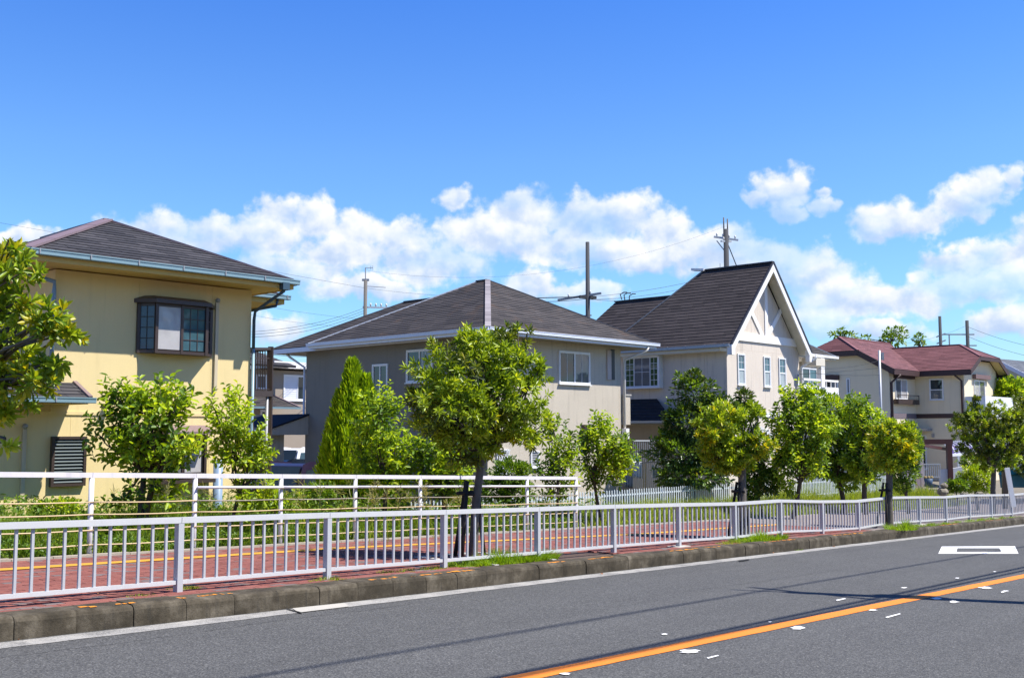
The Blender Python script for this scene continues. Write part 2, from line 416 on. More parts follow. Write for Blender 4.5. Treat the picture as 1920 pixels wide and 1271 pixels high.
# white marking box of the diamond painted on the carriageway
O4 = [(1765.7, 1024.1), (1903, 1023.5), (1909.5, 1037.4), (1759.4, 1037.4)]; I4 = [(1795, 1027), (1874, 1027), (1877.5, 1034), (1793, 1034.4)]
pts = [gnd(*q, 0.006) for q in O4 + I4]
mb = MB(); mb.add(pts, [(3, 2, 6, 7), (2, 1, 5, 6), (1, 0, 4, 5), (0, 3, 7, 4)])
mb.part("road_marking", M_WHITE, road)['label'] = 'white outlined marking painted on the lane'
def blotch(px, py, rx, ry, name="paint_mark"):
    n = 18; pts = [gnd(px + rx * math.cos(2 * math.pi * k / n) * rk.uniform(0.45, 1.25), py + ry * math.sin(2 * math.pi * k / n) * rk.uniform(0.7, 1.15), 0.009) for k in range(n)][::-1]
    mb = MB(); mb.add(pts, [tuple(range(n))]); return mb.part(name, M_WHITE, road)
for q in [(1292, 1220, 26, 4.5), (1495, 1176, 18, 5), (1637, 1143, 10, 2), (1848, 1101, 15, 3.2), (1756, 1121, 14, 3), (1788, 1127.5, 13, 3), (1695, 1101, 8, 1.4), (1795, 1083, 6, 1.2), (1886, 1107, 7, 1.5),
          (1444, 1165, 5, 1.2), (1246, 1188, 8, 2.0), (1865, 1071, 4, 1), (1060, 1262, 12, 3)]: blotch(q[0], q[1], q[2] * .8, q[3] * .75)
for (x0, y0, x1, y1) in [(1660, 1156, 1689, 1149), (1325, 1232, 1348, 1227), (1876, 1109, 1889, 1106), (1567, 1124, 1586, 1120.5)]:
    gpoly([(x0, y0), (x0 + 3, y0 + 1.8), (x1, y1 + 1.4), (x1 - 2, y1)], "paint_mark", M_WHITE, 0.009, parent=road)

# kerb of separate stones
kerb = thing("kerb", "weathered concrete kerb of separate stones with patches of orange paint", "kerb", st(12, KT, 0)); kerb.pop('category'); kerb['kind'] = 'structure'
KW, KH, KL = 0.34, 0.215, 0.60
prof = [(0.0, -0.15), (0.0, KH - 0.055), (0.012, KH - 0.025), (0.035, KH - 0.006), (0.07, KH), (KW, KH), (KW, -0.15)]
def kerb_mesh(v):
    r = random.Random(v); mb = MB(); n = len(prof)
    for k, s in enumerate((0.003, 0.02, KL / 2, KL - 0.02, KL - 0.003)):
        for j, (t, z) in enumerate(prof):
            inset = (0.002 if v % 2 else 0.006) if k in (0, 4) and 0 < j < 5 else 0
            t2 = t + inset + r.uniform(-.002, .002); z2 = z - inset + r.uniform(-.002, .002)
            mb.v.append((s * RX + t2 * NX, s * RY + t2 * NY, -GR * s + z2))
    for k in range(4):
        for j in range(n - 1): mb.f.append((k * n + j, (k + 1) * n + j, (k + 1) * n + j + 1, k * n + j + 1))
    mb.f.append(tuple(range(n))); mb.f.append(tuple(range(4 * n, 5 * n))[::-1]); mb.mi = [0] * len(mb.f)
    me = mb.mesh("kerb_stone"); me.materials.append(M_KERB); return me
kms = [kerb_mesh(v) for v in range(5)]
S0 = 5.42 - KL * 14
ks = []
for i in range(84):
    s = S0 + i * KL
    o = bpy.data.objects.new("kerb_stone", kms[rk.randrange(5)]); col.objects.link(o); o.parent = kerb
    x, y, z = st(s, KT + rk.uniform(-0.006, 0.006), rk.uniform(-0.006, 0.004)); o.location = Vector((x, y, z)) - kerb.location
    ks.append(o)
# orange paint left on the kerb edge
def kpaint(px0, px1, py):
    a = gnd(px0, py, KH); b_ = gnd(px1, py - (px1 - px0) * 0.075, KH)
    s0, _ = to_st(a.x, a.y); s1, _ = to_st(b_.x, b_.y)
    mb = MB()
    s = s0
    while s < s1:
        l = rk.uniform(0.02, 0.09); t0 = KT + rk.uniform(0.062, 0.12); t1 = t0 + rk.uniform(0.02, 0.09)
        mb.add([st(s, t0, KH + 0.004), st(min(s + l, s1), t0 + rk.uniform(-.012, .012), KH + 0.004), st(min(s + l, s1), t1 + rk.uniform(-.012, .012), KH + 0.004), st(s + rk.uniform(0, .02), t1, KH + 0.004)], [(0, 1, 2, 3)])
        s += l + (rk.uniform(0.0, 0.06) if rk.random() < 0.5 else -0.01)
    mb.part("orange_paint_patch", M_ORANGE2, kerb)
for q in [(152, 182, 1139), (205, 245, 1131), (268, 318, 1128), (330, 344, 1121), (372, 440, 1118), (700, 760, 1088), (765, 835, 1080), (836, 892, 1073), (1048, 1082, 1057), (1120, 1178, 1050), (1290, 1352, 1036), (1352, 1384, 1029), (1467, 1535, 1019), (1600, 1665, 1006), (1715, 1760, 995), (1806, 1845, 987), (1884, 1918, 978)]: kpaint(*q)

# pavement: slab under the bricks, bricks one by one where they can be told apart
M_BED = mat("joint_sand", (0.10, 0.065, 0.05), 0.95, var=0.2, vs=3, bump=0.3, fine=0.2)
BR_STOPS = [(0.0, (0.165, 0.058, 0.048)), (0.3, (0.205, 0.072, 0.060)), (0.6, (0.24, 0.088, 0.072)), (0.86, (0.20, 0.078, 0.066)), (0.88, (0.135, 0.11, 0.108)), (1.0, (0.165, 0.13, 0.128))]
M_BRICK = islandmat("red_paving_brick", BR_STOPS, 0.85, 0.35, 90, big=0.14, bigs=1.1, spec=0.25)
S_GREY = 27.0
pav = strip(KT + KW - 0.02, WALK_T + 0.02, -20, 150, 0.186, 1.0).part("pavement", M_BED); tag(pav, "pavement of small red and grey bricks behind the guard rail", kind='structure')
BL, BW = 0.20, 0.10
def brick_mesh(v):
    r = random.Random(v); g = 0.003; h = 0.018; mb = MB(); top = []
    for (s, t) in ((g, g), (BL - g, g), (BL - g, BW - g), (g, BW - g)): top.append((s, t))
    def P_(s, t, z): return (s * RX + t * NX, s * RY + t * NY, -GR * s + z)
    mb.v = [P_(s, t, -0.01) for s, t in top] + [P_(s, t, h - 0.003) for s, t in top]
    mb.v += [P_(BL / 2 + (s - BL / 2) * 0.965, BW / 2 + (t - BW / 2) * 0.93, h + r.uniform(-.001, .001)) for s, t in top]
    mb.f = [(8, 9, 10, 11)] + [(i, (i + 1) % 4, (i + 1) % 4 + 4, i + 4) for i in range(4)] + [(i + 4, (i + 1) % 4 + 4, (i + 1) % 4 + 8, i + 8) for i in range(4)]
    mb.mi = [0] * 9
    me = mb.mesh("brick"); me.materials.append(M_BRICK); return me
bms = [brick_mesh(v) for v in range(6)]
cells = []
for j in range(int((WALK_T - KT - KW) / BW)):
    t = KT + KW + 0.004 + j * BW
    for i in range(int((S_GREY - 2.0) / BL)):
        s = 2.0 + i * BL + (BL / 2 if j % 2 else 0)
        x, y, z = st(s, t, 0.19)
        if y < 5 or abs(x / y) > 0.53: continue
        if t < 10.75 and s > 13.05 and s < 15.35: continue      # planting hole of the street tree
        cells.append((y, s, t))
cells.sort()
bp_s = {}
bt, bi = np.array([]), None
mv, mf = [], []
for k, (y, s, t) in enumerate(cells):
    zo = 0.19 + rk.uniform(-0.0025, 0.003); p = Vector(st(s, t, zo)); me = bms[rk.randrange(6)]
    if k < 300:
        o = bpy.data.objects.new("brick", me); col.objects.link(o); o.parent = pav; o.location = p
        o.rotation_euler = (rk.uniform(-.006, .006), rk.uniform(-.006, .006), rk.uniform(-.008, .008))
    else:
        n = len(mv)
        if me.name not in bp_s: bp_s[me.name] = ([v.co.copy() for v in me.vertices], [tuple(q.vertices) for q in me.polygons])
        vs_, fs_ = bp_s[me.name]
        mv += [tuple(v + p) for v in vs_]; mf += [tuple(i + n for i in q) for q in fs_]
mb = MB(); mb.v = mv; mb.f = mf; mb.mi = [0] * len(mf)
mb.part("brick_paving", M_BRICK, pav, kind='stuff')
# beyond the bricks: grey asphalt surface
M_GREYP = mat("grey_pavement_surface", (0.20, 0.165, 0.155), 0.9, var=0.12, vs=1.0, bump=0.3, bs=70, fine=0.2)
strip(KT + KW, WALK_T - 0.02, S_GREY, 150, 0.212, 1.0).part("grey_paving", M_GREYP, pav)
ya = gnd(0, 1068, 0.21); yb = gnd(640, 1027.5, 0.21); yc = gnd(1200, 1001, 0.21)
YT = [to_st(q.x, q.y)[1] for q in (ya, yb, yc)]
YS = [to_st(q.x, q.y)[0] for q in (ya, yb, yc)]
def yl(s): return float(np.interp(s, YS, YT))
strip(lambda s: yl(s) - 0.13, lambda s: yl(s) + 0.13, 1.0, 27.2, 0.2165, 0.11, 0.012, rk).part("yellow_line", M_YELLOW, pav)
# back edging of the pavement
M_EDGE = mat("edging_concrete", (0.36, 0.31, 0.25), 0.9, var=0.2, vs=2, bump=0.4, bs=50, fine=0.2)
for i in range(-2, 60):
    mb = MB(); s = i * 0.6
    a = [st(s + .004, WALK_T, 0.10), st(s + .596, WALK_T, 0.10), st(s + .596, WALK_T + 0.11, 0.10), st(s + .004, WALK_T + 0.11, 0.10)]
    mb.hexa(a + [(p[0], p[1], p[2] + 0.125 + 0.004 * (i % 3)) for p in a]); mb.part("edging_stone", M_EDGE, pav)
# concrete surround of the tree holes
M_PALE = mat("pale_concrete", (0.42, 0.40, 0.36), 0.9, var=0.15, vs=3, bump=0.3, bs=50, fine=0.15)
def pit(s0, s1, t0, t1):
    for (a, b_, c, d) in ((s0, s1, t1, t1 + .1), (s0, s0 + .1, t0, t1), (s1 - .1, s1, t0, t1)):
        mb = MB(); q = [st(a, c, 0.1), st(b_, c, 0.1), st(b_, d, 0.1), st(a, d, 0.1)]
        mb.hexa(q + [(p[0], p[1], p[2] + 0.125) for p in q]); mb.part("tree_pit_edging", M_PALE, pav)
    mb = MB(); q = [st(s0, t0, 0.205), st(s1, t0, 0.205), st(s1, t1, 0.205), st(s0, t1, 0.205)]; mb.add(q, [(0, 1, 2, 3)]); mb.part("planting_soil", M_SOIL, pav)

# ================================================================= guard rail
M_ALU = mat("silver_grey_paint", (0.46, 0.47, 0.50), 0.5, 0.05, var=0.06, vs=2, fine=0.05, streak=0.15)
M_ALU2 = mat("pale_rail_paint", (0.57, 0.575, 0.59), 0.32, 0.05, var=0.05, vs=2, fine=0.04, streak=0.1)
RS_LIST = [0.45, 2.62, 4.78, 6.93, 9.07, 11.22, 13.38, 15.52, 17.72, 19.97, 22.12, 24.38, 26.64, 28.92, 31.24, 33.65, 36.04, 38.53, 41.09, 43.7, 46.3, 48.9, 51.5]
rail = thing("guard_rail", "low silver pedestrian guard rail with thin upright bars along the kerb", "guard rail", st(14, RAIL_T, 0.2))
def railp(s, z, t=RAIL_T):
    # the rail wavers a little where the ground has settled
    w = 0.02 * math.sin(s * 0.9) * (1 if s > 18 else 0.2) + (0.05 * math.exp(-((s - 25.5) / 1.6) ** 2) * -1)
    return Vector(st(s, t, 0.21 + z + w))
posts = RS_LIST
pm = MB()
for k, s in enumerate(posts):
    mb = MB(); f = lambda a, b_, z, s=s: (railp(s, 0)[0] + a * RX + b_ * NX, railp(s, 0)[1] + a * RY + b_ * NY, railp(s, 0)[2] + z)
    mb.box(-.035, .035, -.04, .04, -0.12, 0.745, f); o = mb.part("post", M_ALU, rail)
    mb = MB(); mb.box(-.2, .2, -.14, .14, -0.1, 0.012, f)
    if k in (8, 9, 11, 13, 14, 15, 17): mb.part("post_footing", M_PALE, rail)
    if k == len(posts) - 1: break
    s2 = posts[k + 1]; a, b_ = railp(s + .004, .775), railp(s2 - .004, .775)
    mb = MB(); mb.bar(a, b_, 0.085, 0.062); mb.part("top_rail", M_ALU2, rail)
    mb = MB(); mb.bar(railp(s + .036, .105), railp(s2 - .036, .105), 0.045, 0.042); mb.part("bottom_rail", M_ALU2, rail)
bal = MB(); bal.box(-.0135, .0135, -.0135, .0135, .124, .747, lambda a, b_, z: (a * RX + b_ * NX, a * RY + b_ * NY, z)); bme = bal.mesh("baluster"); bme.materials.append(M_ALU)
far_b = MB(); cnt = 0
for k in range(len(posts) - 1):
    for j in range(12):
        p = railp(posts[k], 0) * (1 - (j + 1) / 13) + railp(posts[k + 1], 0) * ((j + 1) / 13)
        o = bpy.data.objects.new("baluster", bme); col.objects.link(o); o.parent = rail; o.location = p - rail.location

# ================================================================= white fence with cables
M_WF = mat("white_fence_paint", (0.66, 0.66, 0.70), 0.38, 0.0, var=0.06, vs=2, streak=0.15, fine=0.04)
M_CABLE = mat("buff_cable", (0.62, 0.47, 0.28), 0.6, 0.0, var=0.15, vs=1)
M_CABLED = mat("dull_cable", (0.30, 0.26, 0.22), 0.6, 0.0, var=0.15, vs=1)
M_DARKM = mat("rusty_dark_fitting", (0.09, 0.05, 0.035), 0.6, 0.4)
fen = thing("cable_fence", "white tubular fall-protection fence with buff cables behind the brick pavement", "fence", st(14, FENCE_T, 0.2))
fs = [3.1, 4.88, 6.66, 8.43, 10.21, 11.94, 13.67, 15.4, 17.1, 18.82, 20.69]
HF = 1.17
def fp(s, z): return Vector(st(s, FENCE_T, 0.2 + z))
for k, s in enumerate(fs):
    mb = MB(); mb.tube([fp(s, -0.25), fp(s, HF - 0.04)], 0.039, 12); po = mb.part("post", M_WF, fen, smooth=True)
    for h in (0.78, 0.60, 0.37, 0.16):
        mb = MB(); p = fp(s, h); mb.tube([p + Vector((-RX * .055, -RY * .055, 0)), p + Vector((RX * .055, RY * .055, 0))], 0.014, 8); mb.part("clamp", M_DARKM, po, smooth=True)
for k in range(len(fs) - 1):
    a, b_ = fs[k], fs[k + 1]
    mb = MB(); mb.bar(fp(a + .003, HF), fp(b_ - .003 + (0.03 if k == len(fs) - 2 else 0), HF), 0.062, 0.072); mb.part("top_rail", M_WF, fen)
    if k >= 4:
        mb = MB(); mb.tube([fp(a, 0.985) + Vector((-NX * .06, -NY * .06, 0)), fp(b_ + (.09 if k == len(fs) - 2 else 0), 0.985) + Vector((-NX * .06, -NY * .06, 0))], 0.024, 10); mb.part("handrail", M_WF, fen, smooth=True)
    for h in (0.78, 0.60, 0.37, 0.16):
        m_ = M_CABLE if not (k >= 4 and h == 0.78) else M_CABLED
        pts = [fp(a + (b_ - a) * i / 6, h - 0.012 * math.sin(math.pi * i / 6)) + Vector((-NX * .045, -NY * .045, 0)) for i in range(7)]
        mb = MB(); mb.tube(pts, 0.0095, 6); mb.part("cable", m_, fen, smooth=True)

# concrete apron of the drain inlet in the gutter, with its dark slot
ap = gpoly([(548, 1139.5), (560, 1147.5), (655, 1136), (646, 1129.5)], "drain_apron", M_PALE, 0.010, parent=road)
gpoly([(536, 1139.2), (538, 1141.2), (566, 1148.8), (568, 1147.6)], "drain_slot", mat("dark_gap", (.01, .01, .01), .9), 0.013, parent=road)
gpoly([(1402, 1047.5), (1406, 1049), (1388, 1052), (1384, 1050.5)], "drain_slot", MATS["dark_gap"], 0.013, parent=road)

rc = random.Random(12)
def crack(px0, py0, px1, py1, w=.006, n=46, wob=.05):
    a, b_ = gnd(px0, py0, .0035), gnd(px1, py1, .0035); d = (b_ - a); nr = Vector((-d.y, d.x, 0)).normalized(); mb = MB(); off = 0.0
    for i in range(n + 1):
        off += rc.uniform(-wob, wob) * .5; off *= .93; p = a + d * (i / n) + nr * off; ww = w * rc.uniform(.3, 1.2)
        mb.v += [tuple(p - nr * ww), tuple(p + nr * ww)]
    mb.f = [(2 * i, 2 * i + 2, 2 * i + 3, 2 * i + 1) for i in range(n)]; mb.mi = [0] * n
    mb.part("crack", M_CRACK, road)
M_CRACK = mat("tar_crack", (.028, .028, .028), .8)
crack(0, 1232, 760, 1130, .004); crack(1150, 1126, 1700, 1052, .0035)

# ================================================================= houses
class Frame:
    """plan frame of a house: a runs along the street front (to the right and away), b runs back from it"""
    def __init__(s, ox, oy, ang=43.6):
        s.o = Vector((ox, oy)); a = R(ang); s.u = Vector((math.sin(a), math.cos(a))); s.v = Vector((-math.cos(a), math.sin(a)))
    def __call__(s, a, b, z): return Vector((s.o.x + s.u.x * a + s.v.x * b, s.o.y + s.u.y * a + s.v.y * b, z))
    def front(s, px, py, b=0.0):          # point seen at a pixel, on the plane b = const -> (a, z)
        d = ray(px, py); n = s.v; k = (s.o.dot(n) + b) / (d[0] * n.x + d[1] * n.y)
        p = Vector((d[0] * k, d[1] * k)); return (p - s.o).dot(s.u), CZ + d[2] * k
    def side(s, px, py, a=0.0):           # on the plane a = const -> (b, z)
        d = ray(px, py); n = s.u; k = (s.o.dot(n) + a) / (d[0] * n.x + d[1] * n.y)
        p = Vector((d[0] * k, d[1] * k)); return (p - s.o).dot(s.v), CZ + d[2] * k

class Face:
    """a wall face: x to the right seen from outside, z up, d outwards"""
    def __init__(s, fr, kind, k=0.0):
        s.fr, s.kind, s.k = fr, kind, k
    def p(s, x, d, z):
        if s.kind == 'front': return s.fr(x, s.k - d, z)
        if s.kind == 'left': return s.fr(s.k - d, -x, z)        # x = -b
        if s.kind == 'right': return s.fr(s.k + d, x, z)
        return s.fr(-x, s.k + d, z)                             # back
    def px(s, px, py):
        if s.kind == 'front': return s.fr.front(px, py, s.k)
        b, z = s.fr.side(px, py, s.k); return -b, z
    def rect(s, x0, y0, x1, y1):     # pixel rectangle -> wall rectangle (mid heights)
        ym, xm = (y0 + y1) / 2, (x0 + x1) / 2
        a0 = s.px(x0, ym)[0]; a1 = s.px(x1, ym)[0]; z0 = s.px(xm, y1)[1]; z1 = s.px(xm, y0)[1]
        return a0, a1, z0, z1
    def box(s, mb, x0, x1, z0, z1, d0, d1, mi=0):
        P_ = s.p
        return mb.hexa([P_(x0, d0, z0), P_(x0, d1, z0), P_(x1, d1, z0), P_(x1, d0, z0), P_(x0, d0, z1), P_(x0, d1, z1), P_(x1, d1, z1), P_(x1, d0, z1)], mi)

def glass(name, c=(0.02, 0.03, 0.035), rough=0.04):
    if name in MATS: return MATS[name]
    m = bpy.data.materials.new(name); m.use_nodes = True; p = m.node_tree.nodes['Principled BSDF']; b = NB(m.node_tree)
    pos = b.n('ShaderNodeNewGeometry').outputs['Position']
    f = b.m('ADD', 0.7, b.m('MULTIPLY', b.noise(pos, 2.2, 3, 0.6), 0.6))
    b.set(p.inputs['Base Color'], b.v('MULTIPLY', c, b.comb(f, f, f)))
    p.inputs['Roughness'].default_value = rough; p.inputs['Specular IOR Level'].default_value = 0.5; p.inputs['Coat Weight'].default_value = 0.35; p.inputs['Coat Roughness'].default_value = 0.02
    bp = b.n('ShaderNodeBump'); bp.inputs['Strength'].default_value = 0.12; bp.inputs['Distance'].default_value = 0.02
    b.set(bp.inputs['Height'], b.noise(pos, 1.3, 1, 0.5)); b.set(p.inputs['Normal'], bp.outputs[0])
    MATS[name] = m; return m
G_DARK = glass("dark_glass"); G_CURT = glass("glass_over_pale_curtain", (0.42, 0.41, 0.42)); G_GREY = glass("glass_over_grey_curtain", (0.13, 0.14, 0.15))
G_BLUE = glass("bluish_glass", (0.05, 0.11, 0.14)); G_FROST = glass("frosted_glass", (0.32, 0.36, 0.38), 0.25); G_GREEN = glass("green_reflection_glass", (0.04, 0.09, 0.035))  # the green pane has the reflection of trees painted into its colour
M_WHITEM = mat("white_window_metal", (0.72, 0.73, 0.75), 0.4, 0.0, var=0.05, fine=0.04)
M_BROWN = mat("dark_brown_metal", (0.060, 0.042, 0.038), 0.4, 0.2, var=0.12, fine=0.08)
M_BROWN2 = mat("brown_eave_board", (0.055, 0.028, 0.026), 0.6, var=0.15)
M_BLACK = mat("black_metal", (0.03, 0.03, 0.032), 0.5)

def window(face, r, parent, frame_m, panes, fw=0.04, muntin=None, name="window", label=None, depth=0.05, sill=True, d0=0.0):
    """frame proud of the wall; panes = list of (x0, x1, z0, z1, material, nx, nz) in fractions"""
    x0, x1, z0, z1 = r; mb = MB(); face.box(mb, x0, x0 + fw, z0, z1, d0, d0 + depth); face.box(mb, x1 - fw, x1, z0, z1, d0, d0 + depth)
    face.box(mb, x0 + fw, x1 - fw, z0, z0 + fw, d0, d0 + depth); face.box(mb, x0 + fw, x1 - fw, z1 - fw, z1, d0, d0 + depth)
    if sill: face.box(mb, x0 - 0.03, x1 + 0.03, z0 - 0.03, z0 - 0.002, d0, d0 + depth + 0.04)
    w = mb.part(name, frame_m, parent, label=label)
    X0, X1, Z0, Z1 = x0 + fw, x1 - fw, z0 + fw, z1 - fw
    for i, (a, b_, c, d, m_, nx, nz) in enumerate(panes):
        xa, xb, za, zb = X0 + (X1 - X0) * a, X0 + (X1 - X0) * b_, Z0 + (Z1 - Z0) * c, Z0 + (Z1 - Z0) * d
        off = d0 + 0.012 + 0.006 * (i % 2)
        mb = MB(); face.box(mb, xa + .002, xb - .002, za + .002, zb - .002, d0 + 0.002, off); mb.part("pane", m_, w)
        mb = MB(); t = 0.013
        if nx > 1 or nz > 1:
            for k in range(1, nx): xx = xa + (xb - xa) * k / nx; face.box(mb, xx - t / 2, xx + t / 2, za, zb, off, off + 0.008)
            for k in range(1, nz): zz = za + (zb - za) * k / nz; face.box(mb, xa, xb, zz - t / 2, zz + t / 2, off + .0005, off + 0.0095)
            mb.part("muntin", frame_m, w)
        mb = MB(); s_ = 0.028      # sash round the pane
        face.box(mb, xa, xa + s_, za, zb, off + .001, off + .022); face.box(mb, xb - s_, xb, za, zb, off + .001, off + .022)
        face.box(mb, xa + s_, xb - s_, za, za + s_, off + .001, off + .022); face.box(mb, xa + s_, xb - s_, zb - s_, zb, off + .001, off + .022)
        mb.part("sash", frame_m, w)
    return w

def shingles(poly, parent, m, exp=0.182, wid=0.60, name="shingles", rnd=None, thick=0.010, jit=0.05):
    """slates laid in courses over a convex roof plane; poly[0]-poly[1] is the eave"""
    poly = [Vector(p) for p in poly]; e = (poly[1] - poly[0]).normalized()
    n = None
    for i in range(2, len(poly)):
        n = (poly[1] - poly[0]).cross(poly[i] - poly[0])
        if n.length > 1e-4: break
    n.normalize()
    if n.z < 0: n = -n
    up = n.cross(e)
    if up.z < 0: up = -up
    O = poly[0]; q = [((p - O).dot(e), (p - O).dot(up)) for p in poly]
    H = max(y for x, y in q)
    def ext(y):
        xs = []
        for i in range(len(q)):
            (xa, ya), (xb, yb) = q[i], q[(i + 1) % len(q)]
            if abs(ya - yb) < 1e-9:
                if abs(y - ya) < 1e-6: xs += [xa, xb]
            elif min(ya, yb) - 1e-9 <= y <= max(ya, yb) + 1e-9: xs.append(xa + (xb - xa) * (y - ya) / (yb - ya))
        return (min(xs), max(xs)) if xs else (0, 0)
    mb = MB(); j = 0; y = 0.0
    rnd = rnd or random.Random(int(abs(O.x * 100)) + 3)
    while y < H - 0.01:
        y1 = min(y + exp, H); (l0, r0), (l1, r1) = ext(y + 1e-4), ext(y1 - 1e-4)
        x = min(l0, l1) - (wid * (0.5 if j % 2 else 0)) - rnd.uniform(0, 0.05)
        while x < max(r0, r1):
            g = 0.004; a, b_ = x + g, x + wid - g
            A, B_ = max(a, l0), min(b_, r0); C_, D = max(a, l1), min(b_, r1)
            if max(B_ - A, D - C_) > 0.02:
                if B_ < A: A = B_ = min(max(A, l0), r0)
                if D < C_: C_ = D = min(max(C_, l1), r1)
                t0 = thick + rnd.uniform(0, .004); dn = rnd.uniform(-0.004, 0.004)
                def W(xx, yy, h): return O + e * xx + up * yy + n * h
                mb.add([W(A, y + dn, 0), W(B_, y + dn, 0), W(A, y + dn, t0 + .006), W(B_, y + dn, t0 + .006), W(D, y1, .004), W(C_, y1, .004)], [(0, 1, 3, 2), (2, 3, 4, 5), (0, 2, 5), (1, 4, 3)])
            x += wid
        y += exp; j += 1
    return mb.part(name, m, parent, kind='stuff')

def slab(poly, parent, m, th=0.05, name="roof", off=0.0):
    poly = [Vector(p) for p in poly]; n = (poly[1] - poly[0]).cross(poly[2] - poly[0]).normalized()
    if n.z < 0: poly = poly[::-1]; n = -n
    mb = MB(); mb.prism([p - n * (th + 0.002) for p in poly], n * th); return mb.part(name, m, parent)

def gutter(p, q, parent, m, w=0.11, h=0.09, out=None, brackets=True, name="gutter", bm=None):
    """open half-box gutter from p to q; out = outward direction"""
    p, q, out = Vector(p), Vector(q), Vector(out).normalized(); mb = MB(); d = (q - p).normalized(); Z = Vector((0, 0, 1))
    mb.bar(p + out * .01 - Z * h / 2, q + out * .01 - Z * h / 2, 0.012, h)
    mb.bar(p + out * (w / 2) - Z * h, q + out * (w / 2) - Z * h, w, 0.012)
    mb.bar(p + out * w - Z * h / 2 - d * .002, q + out * w - Z * h / 2 + d * .002, 0.012, h - .004)
    mb.bar(p + out * (w + .004) - Z * .008 - d * .003, q + out * (w + .004) - Z * .008 + d * .003, 0.026, 0.02)
    g = mb.part(name, m, parent)
    if brackets:
        L = (q - p).length; k = 0.3
        while k < L:
            c = p + d * k; mb = MB(); mb.bar(c - out * .01 + Z * .006, c + out * (w + .02) + Z * .006, 0.022, 0.006)
            mb.bar(c + out * (w + .019) + Z * .008, c + out * (w + .019) - Z * h * .9, 0.022, 0.006, up=out); mb.part("bracket", bm or m, g); k += 0.9
    return g

def cap_line(p, q, parent, m, w=0.12, h=0.04, name="ridge_cap", n=0, lift=0.02):
    p, q = Vector(p), Vector(q); L = (q - p).length; n = n or max(1, int(L / 0.9)); mb = MB()
    for i in range(n):
        a = p + (q - p) * (i / n); b_ = p + (q - p) * ((i + 1) / n - 0.004 / max(L, .1))
        mb.bar(a + Vector((0, 0, lift + .003 * (i % 2))), b_ + Vector((0, 0, lift + .003 * (i % 2))), w, h)
    return mb.part(name, m, parent)

M_RIDGET = islandmat("weathered_ridge_tile", [(0, (.20, .18, .19)), (1, (.34, .31, .32))], .7, .3, 40)
def hip(fr, a0, a1, b0, b1, ze, sl, parent, m_s, m_cap, m_fas, m_soff, fas=0.16, wa=None, near_hip=None, name="roof", sides='FLRB', exp=0.182, m_deck=None, g=None, capw=0.12, ncap=0, left_cap=None):
    """hipped roof with courses of slates, fascia, soffit, hip and ridge caps; returns the roof part and its apexes"""
    A, B_ = a1 - a0, b1 - b0; h = min(A, B_) / 2; zr = ze + h * sl
    if B_ >= A: r0, r1 = (a0 + h, b0 + h), (a0 + h, b1 - h)
    else: r0, r1 = (a0 + h, b0 + h), (a1 - h, b0 + h)
    c = dict(fl=fr(a0, b0, ze), frr=fr(a1, b0, ze), bl=fr(a0, b1, ze), br=fr(a1, b1, ze)); P0, P1 = fr(*r0, zr), fr(*r1, zr)
    if B_ >= A: planes = dict(F=[c['fl'], c['frr'], P0], R=[c['frr'], c['br'], P1, P0], B=[c['br'], c['bl'], P1], L=[c['bl'], c['fl'], P0, P1])
    else: planes = dict(F=[c['fl'], c['frr'], P1, P0], R=[c['frr'], c['br'], P1], B=[c['br'], c['bl'], P0, P1], L=[c['bl'], c['fl'], P0])
    # body: closed attic volume under the slates
    mb = MB(); mb.add([c['fl'] - Vector((0, 0, .02)), c['frr'] - Vector((0, 0, .02)), c['br'] - Vector((0, 0, .02)), c['bl'] - Vector((0, 0, .02)), P0 - Vector((0, 0, .012)), P1 - Vector((0, 0, .012))],
        ([(0, 1, 4), (1, 2, 5, 4), (2, 3, 5), (3, 0, 4, 5)] if B_ >= A else [(0, 1, 5, 4), (1, 2, 5), (2, 3, 4, 5), (3, 0, 4)]))
    rf = mb.part(name, m_deck or m_cap, parent)
    for k, pl in planes.items():
        if k in sides: shingles(pl, rf, m_s, exp)
    z0 = ze - 0.02 - fas
    for p, q, o in ((c['fl'], c['frr'], -fr.v), (c['frr'], c['br'], fr.u), (c['br'], c['bl'], fr.v), (c['bl'], c['fl'], -fr.u)):
        o3 = Vector((o.x, o.y, 0)); d = (q - p).normalized(); mb = MB(); zz = Vector((0, 0, -0.02 - fas / 2))
        mb.bar(p + zz - o3 * .012 + d * .0, q + zz - o3 * .012 - d * .024, 0.024, fas); mb.part("fascia", m_fas, rf)
    mb = MB(); mb.box(a0 + .03, a1 - .03, b0 + .03, b1 - .03, z0 + 0.02, z0 + 0.04, fr); mb.part("soffit", m_soff, rf)
    cap_line(c['fl'], P0, rf, near_hip or m_cap, capw, name="hip_cap", n=ncap); cap_line(c['frr'], P1 if B_ < A else P0, rf, m_cap, .10, name="hip_cap")
    cap_line(c['br'], P1, rf, m_cap, .10, name="hip_cap"); cap_line(c['bl'], P0 if B_ < A else P1, rf, left_cap or m_cap, .05 if left_cap else .10, name="hip_cap")
    if (P0 - P1).length > 0.05: cap_line(P0, P1, rf, m_cap, 0.16, lift=.03)
    return rf, P0, P1

